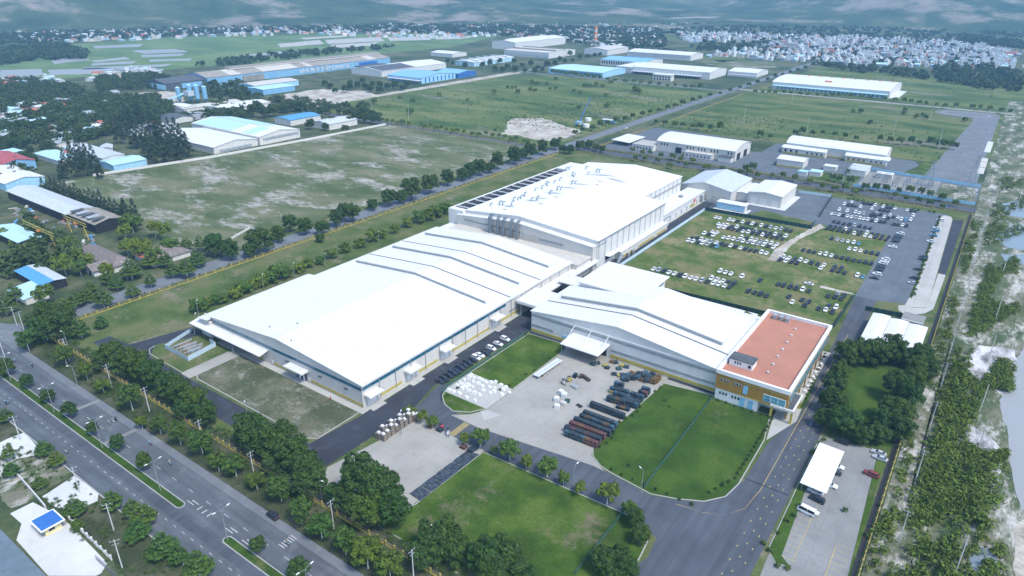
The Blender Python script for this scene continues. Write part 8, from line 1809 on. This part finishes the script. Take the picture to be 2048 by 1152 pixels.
# black pallets laid flat along the lawn
pm = MB()
for k in range(6): pm.box(-.7 + k * .245, -.55 + k * .245, -.7, .7, .13, .18)
for k in (-.62, 0, .55): pm.box(-.7, .7, k, k + .1, 0, .13)
PAL = pm.mesh('pallet', plain('pallet_black', (.045, .06, .08), .6, var=.6, scale=1.1))
cor = [(-124.1, 120.7), (-123.1, 147.0), (-118.4, 147.2), (-119.1, 120.3)]
for i in range(22):
    for j in range(4):
        u, v = (i + .5 + (i // 4) * .25 - .6) / 22, (j + .5) / 4
        x = (cor[0][0] * (1 - u) + cor[1][0] * u) * (1 - v) + (cor[3][0] * (1 - u) + cor[2][0] * u) * v
        y = (cor[0][1] * (1 - u) + cor[1][1] * u) * (1 - v) + (cor[3][1] * (1 - u) + cor[2][1] * u) * v
        o = link('pallet', PAL); o.location = (x, y, .035); o.rotation_euler = (0, 0, cq.uniform(-.05, .05)); o.scale = (.88, .88, cq.uniform(.8, 2.2))
        tag(o, 'flat black pallet, row %s from the near end, %s across, beside the lawn' % (nth(i), nth(j)), 'pallet', 'black pallets along the lawn')
# stacked wooden crates with white sacks at the yard edge
WC = crate_mesh(plain('crate_wood', (.22, .17, .12), .8, var=.4, scale=1.5), MAT['grey_metal'], 1.9, 1.7, 1.3)
ST_ = [(-152.5, 134.6), (-152.8, 136.8), (-152.8, 138.9), (-152.7, 141.0), (-152.7, 143.2), (-152.7, 145.4), (-152.6, 147.6), (-152.4, 149.6), (-151.3, 150.4)]
for i, (x, y) in enumerate(ST_):
    for s in (0, 1):
        for k in range(2 if i in (0, 8) else 2 + (i + s) % 2):
            o = link('wooden_crate', WC); o.location = (x - .2 + s * 1.95, y + s * .3 + .2, .03 + k * 1.3); o.rotation_euler = (0, 0, cq.uniform(-.06, .06))
            tag(o, 'weathered wooden crate, stack %s, %s column, %s layer' % (nth(i), ('left', 'right')[s], ('bottom', 'second', 'third')[k]), 'crate', 'wooden crates at the yard edge')
        o = link('sack', BU[(i + s) % 5]); o.location = (x - .2 + s * 1.95, y + s * .3 + .2, .03 + (2 if i in (0, 8) else 2 + (i + s) % 2) * 1.3); o.scale = (.6, .6, .45)
        tag(o, 'white sack on top of wooden crate stack %s, %s column' % (nth(i), ('left', 'right')[s]), 'sack', 'sacks on the crates')
for (x, y), c, lab in zip([(-144.9, 153.3), (-142.5, 150.6), (-138.3, 150.8), (-125.1, 148.1), (-121.7, 150.0), (-121.9, 148.2)], 'oonpnn', ('brown crate under the corner tree', 'brown low bin at the crossing', 'navy bin near the crossing tree', 'brown bin at the pallet strip end', 'navy bin at the pallet strip end', 'second navy bin at the pallet strip end')):
    o = link('crate', CR[c][0]); o.location = (x, y, .03); o.scale = (1.2, 1.2, .9); tag(o, lab, 'bin')
# forklifts, trailer and yard machines
def forklift(x, y, rz, label, m='w'):
    t = thing('forklift', label, 'forklift', (x, y, .03), rz, 'forklifts')
    MB().box(-.9, .9, -.55, .55, .35, 1.0).box(.4, 1.1, -.5, .5, .4, 1.25).build('body', PAINT[m] if m in PAINT else MAT[m], t, True)
    MB().box(-.4, .6, -.5, .5, 2.05, 2.12).build('roof', MAT['dark'], t, True)
    for sx in (-.4, .6):
        for sy in (-.48, .48): MB().cyl((sx, sy, 1.0), (sx, sy, 2.05), .04, n=4).build('pillar', MAT['dark'], t, True)
    MB().box(-1.05, -.92, -.4, -.3, .1, 2.3).box(-1.05, -.92, .3, .4, .1, 2.3).box(-1.05, -.92, -.4, .4, 2.2, 2.3).build('mast', MAT['grey_metal'], t, True)
    for s in (-.3, .3): MB().box(-2.0, -1.05, s - .06, s + .06, .12, .2).build('fork', MAT['dark'], t, True)
    for sx in (-.55, .7):
        for sy in (-.5, .5): MB().cyl((sx, sy - .1, .3), (sx, sy + .1, .3), .3, n=10).build('wheel', MAT['black_rubber'], t, True)
forklift(*[(-134.6, 150.9)][0], 2.2, 'white forklift at the yard crossing', 'w')
forklift(*[(-139.0, 151.9)][0], .6, 'red forklift beside the crossing tree', 'red')
forklift(*[(-118.2, 207.0)][0], 1.2, 'yellow forklift standing in the middle of the yard', 'yellow')
forklift(*[(-118.9, 203.9)][0], 2.5, 'cream forklift left of the yellow one', 'beige_roof')
x, y = [(-129.0, 217.6)][0]; x2, y2 = [(-130.0, 200.6)][0]
L = math.dist((x, y), (x2, y2)); t = thing('flatbed_trailer', 'long white flatbed loading ramp parked along the yard edge', 'trailer', ((x + x2) / 2, (y + y2) / 2, .03), math.atan2(y - y2, x - x2))
MB().box(-L / 2, L / 2, -1.25, 1.25, 1.1, 1.35).build('deck', MAT['pale_grey_roof'], t, True)
for s in (-1, 1): MB().box(-L / 2, L / 2, s * 1.25 - .06, s * 1.25 + .06, 1.35, 1.6).build('side_rail', MAT['white_paint'], t, True)
for i in range(7): MB().box(-L / 2 + .8 + i * L / 7, -L / 2 + 1.2 + i * L / 7, -1.1, 1.1, .1, 1.1).build('support', MAT['galv'], t, True)
for s in (-1, 1): MB().cyl((-L / 2 + 3, s * 1.1 - .12, .45), (-L / 2 + 3, s * 1.1 + .12, .45), .45, n=12).build('wheel', MAT['black_rubber'], t, True)
for i, ((x, y), m, (w, d, h)) in enumerate(zip([(-117.7, 211.1), (-113.6, 212.4), (-113.8, 204.5), (-105.7, 194.0), (-115.8, 197.1), (-113.8, 196.1), (-114.6, 191.9), (-112.0, 188.0), (-111.3, 191.4), (-111.0, 194.0), (-115.7, 212.2)], ('crate_navy', 'crate_brown', 'galv', 'dark', 'white_wrap', 'white_wrap', 'white_wrap', 'white_wrap', 'beige_roof', 'crate_teal', 'crate_brown'),
        ((1.5, 2.2, 1.4), (5.2, 1.3, 1.0), (3.8, 2.4, .6), (2.6, 1.6, .2), (1.9, 2.0, 1.5), (2.1, 2.1, 1.6), (1.9, 1.9, 1.5), (2.0, 1.8, 1.3), (2.2, 1.8, 1.0), (1.8, 2.2, .6), (1.2, 2.0, 1.2)))):
    mm = MAT.get(m) or bpy.data.materials[m]
    o = MB().obox((0, 0, 0), w, d, h, 0).obox((0, 0, h), w * .8, d * .8, h * .15, 0).mesh('yard_item', mm); o = link('equipment_case', o); o.location = (x, y, .03); o.rotation_euler = (0, 0, cq.uniform(-.4, .4))
    tag(o, ('small navy machine case in mid yard', 'long brown beam bundle in mid yard', 'grey slotted frame lying in mid yard', 'black drain cover frame in mid yard', 'white bagged load, back of the yard cluster', 'white bagged load, right of the yard cluster', 'white bagged load, left of the yard cluster', 'white bagged load, front of the yard cluster', 'cream covered machine in the yard cluster', 'teal flat bin in the yard cluster', 'brown stub case next to the beam bundle')[i], 'equipment')

# ================================================================ lower left corner across the main road
sheet('forecourt', [(-257.6, 55.4), (-257.9, 57.9), (-257.3, 62.8), (-249.2, 62.4), (-238.4, 61.6), (-241.7, 57.1), (-244.7, 52.9), (-249.7, 52.5)], .034, 'concrete_bright')
sheet('forecourt', [(-216.2, 51.8), (-218.4, 62.4), (-203.5, 62.8), (-200.2, 60.9), (-201.2, 56.5), (-202.8, 53.6), (-208.9, 51.9)], .034, 'concrete_bright')
sheet('forecourt', [(-215.9, 42.8), (-215.7, 49.0), (-207.2, 50.4), (-201.2, 51.4), (-172.6, 50.4), (-170.3, 47.6), (-170.5, 46.4), (-181.0, 38.8), (-202.3, 39.3), (-208.4, 43.0)], .038, 'concrete_bright')
sheet('waste_patch', wavy([(-246.7, 51.4), (-238.0, 61.5), (-229.6, 63.0), (-220.1, 62.0), (-217.6, 52.6), (-217.3, 48.5), (-217.7, 44.2), (-224.6, 43.3)], .5, 2, 31), .026, 'wasteland')
sheet('waste_patch', wavy([(-202.9, 52.9), (-199.9, 61.2), (-189.5, 60.6), (-171.9, 61.9), (-158.8, 54.8), (-163.8, 51.2), (-173.7, 51.3)], .5, 2, 32), .026, 'verge')
panel_fence('white wall with orange-capped posts left of the small gatehouse', [(-234.7, 51.6), (-209.2, 50.1)], 2.6, 1.6, 'white_paint', 'white_paint', 'forecourt_wall', 'wall', thick=.2)
w2 = post_fence('low cream wall with orange-capped posts right of the small gatehouse', (-200.7, 52.0), (-172.8, 51.6), 2.6, 1.7, 'plaster', 'pale_grey_roof', .5, 'forecourt_wall', .4, (.8, 1.3), 'wall', True)
gx, gy = -199.5, 47.0
t = bthing('gatehouse', 'tiny cream gatehouse with a bright blue flat roof', 'gatehouse', gx, gy)
MB().box(gx - 2.6, gx + 2.6, gy - 2.0, gy + 2.4, 0, 2.7).build('wall', plain('pale_yellow', (.66, .58, .32), .7), t)
MB().box(gx - 4.0, gx + 3.6, gy - 3.2, gy + 3.4, 2.7, 3.0).build('roof_edge', MAT['white_paint'], t); MB().box(gx - 3.6, gx + 3.2, gy - 2.8, gy + 3.0, 3.0, 3.06).build('blue_roof', MAT['deep_blue'], t)
for x in (-1.9, .6): MB().box(gx + x, gx + x + 1.3, gy - 2.06, gy - 1.9, 1.1, 2.2).build('window', MAT['glass_dark'], t)
MB().box(gx + 2.55, gx + 2.66, gy - 1, gy + .6, 1.1, 2.2).build('window', MAT['glass_dark'], t); MB().box(gx - .9, gx + .2, gy - 2.06, gy - 1.9, .1, 2.1).build('door', MAT['white_paint'], t)
t = bthing('corner_hall', 'grey-blue corrugated roof cut by the lower left picture corner', 'building', -195, 34)
a, b = (-215.0, 37.2), (-165.0, 37.2)
MB().box(-236, -166, 12, 36.4, 0, 4.6).build('wall', MAT['plaster'], t)
MB().add([(-237, 37.2, 4.8), (-165.4, 37.2, 4.8), (-165.4, 24, 7.2), (-237, 24, 7.2), (-237, 11, 4.8), (-165.4, 11, 4.8)], [(0, 1, 2, 3), (3, 2, 5, 4)]).build('roof', MAT['slate_roof'], t)
MB().box(-237, -165.4, 23.6, 24.4, 7.2, 7.5).build('ridge_cap', MAT['white_paint'], t)
t = bthing('sliding_gate', 'grey steel sliding gate at the lower forecourt end', 'gate', *(-170.1, 49.2)); x, y = (-170.1, 49.2)
for i in range(12): MB().box(x - 6 + i * 1.0, x - 5.9 + i * 1.0, y - .05, y + .05, .2, 1.7).build('bar', MAT['grey_metal'], t)
for z in (.2, 1.6): MB().box(x - 6.2, x + 5.4, y - .06, y + .06, z, z + .14).build('rail', MAT['grey_metal'], t)

# ---- scrap lying about the left yard
jq = random.Random(41)
for i, (x, y) in enumerate(scatter([(-558.0, 168.8), (-553.1, 182.7), (-499.1, 188.9), (-441.2, 182.1), (-406.0, 157.9), (-423.4, 154.8), (-459.6, 159.4), (-502.8, 162.7), (-525.9, 158.3)], 60, 77)):
    k = i % 4; m = MB()
    if k == 0: m.obox((0, 0, 0), jq.uniform(2, 5), jq.uniform(.8, 2), jq.uniform(.4, 1.4)).obox((.4, .2, .9), 1.6, .8, .7, .5)
    elif k == 1: m.cyl((-jq.uniform(2, 4), 0, .5), (jq.uniform(2, 4), 0, .5), .5, n=10).cyl((-2, 1, .35), (2.2, .9, .35), .35, n=10)
    elif k == 2: m.cyl((0, 0, 0), (0, 0, jq.uniform(1.2, 2.4)), jq.uniform(.8, 1.3), n=12).cyl((0, 0, 1.2), (0, 0, 1.5), .4, n=8)
    else: m.obox((0, 0, 0), jq.uniform(1.5, 3.5), jq.uniform(1.5, 3), .3).obox((.3, 0, .3), 1.2, 1.6, jq.uniform(.4, 1.2), .8)
    o = link('scrap_piece', m.mesh('scrap_piece', MAT[('rust_roof', 'galv', 'duct_metal', 'dark_roof', 'blue_roof', 'tile_red', 'plaster')[i % 7]])); o.location = (x, y, .02); o.rotation_euler = (0, 0, jq.uniform(0, 6))
    tag(o, '%s scrap %s in the yard by the yellow gantries, piece %s' % (('rusty', 'grey', 'steel-blue', 'black', 'blue', 'red', 'pale')[i % 7], ('block', 'pipes', 'drum', 'frame')[k], nth(i)), 'scrap', 'scrap in the left yard')

# ================================================================ the air
hz = MB().box(-13000, 4000, -600, 12000, -3.0, 560.0)
haze = hz.build('haze', [])
m = bpy.data.materials.new('haze_air'); m.use_nodes = True
nt = m.node_tree
for n in list(nt.nodes):
    if n.type == 'BSDF_PRINCIPLED': nt.nodes.remove(n)
pv = nt.nodes.new('ShaderNodeVolumePrincipled')
pv.inputs['Color'].default_value = (0.30, 0.64, 1.0, 1)
pv.inputs['Density'].default_value = 0.00013
pv.inputs['Anisotropy'].default_value = 0.0
nt.links.new(pv.outputs['Volume'], nt.nodes['Material Output'].inputs['Volume'])
haze.data.materials.append(m)
tag(haze, 'pale blue haze thickening over the distance', 'haze', None, 'stuff')
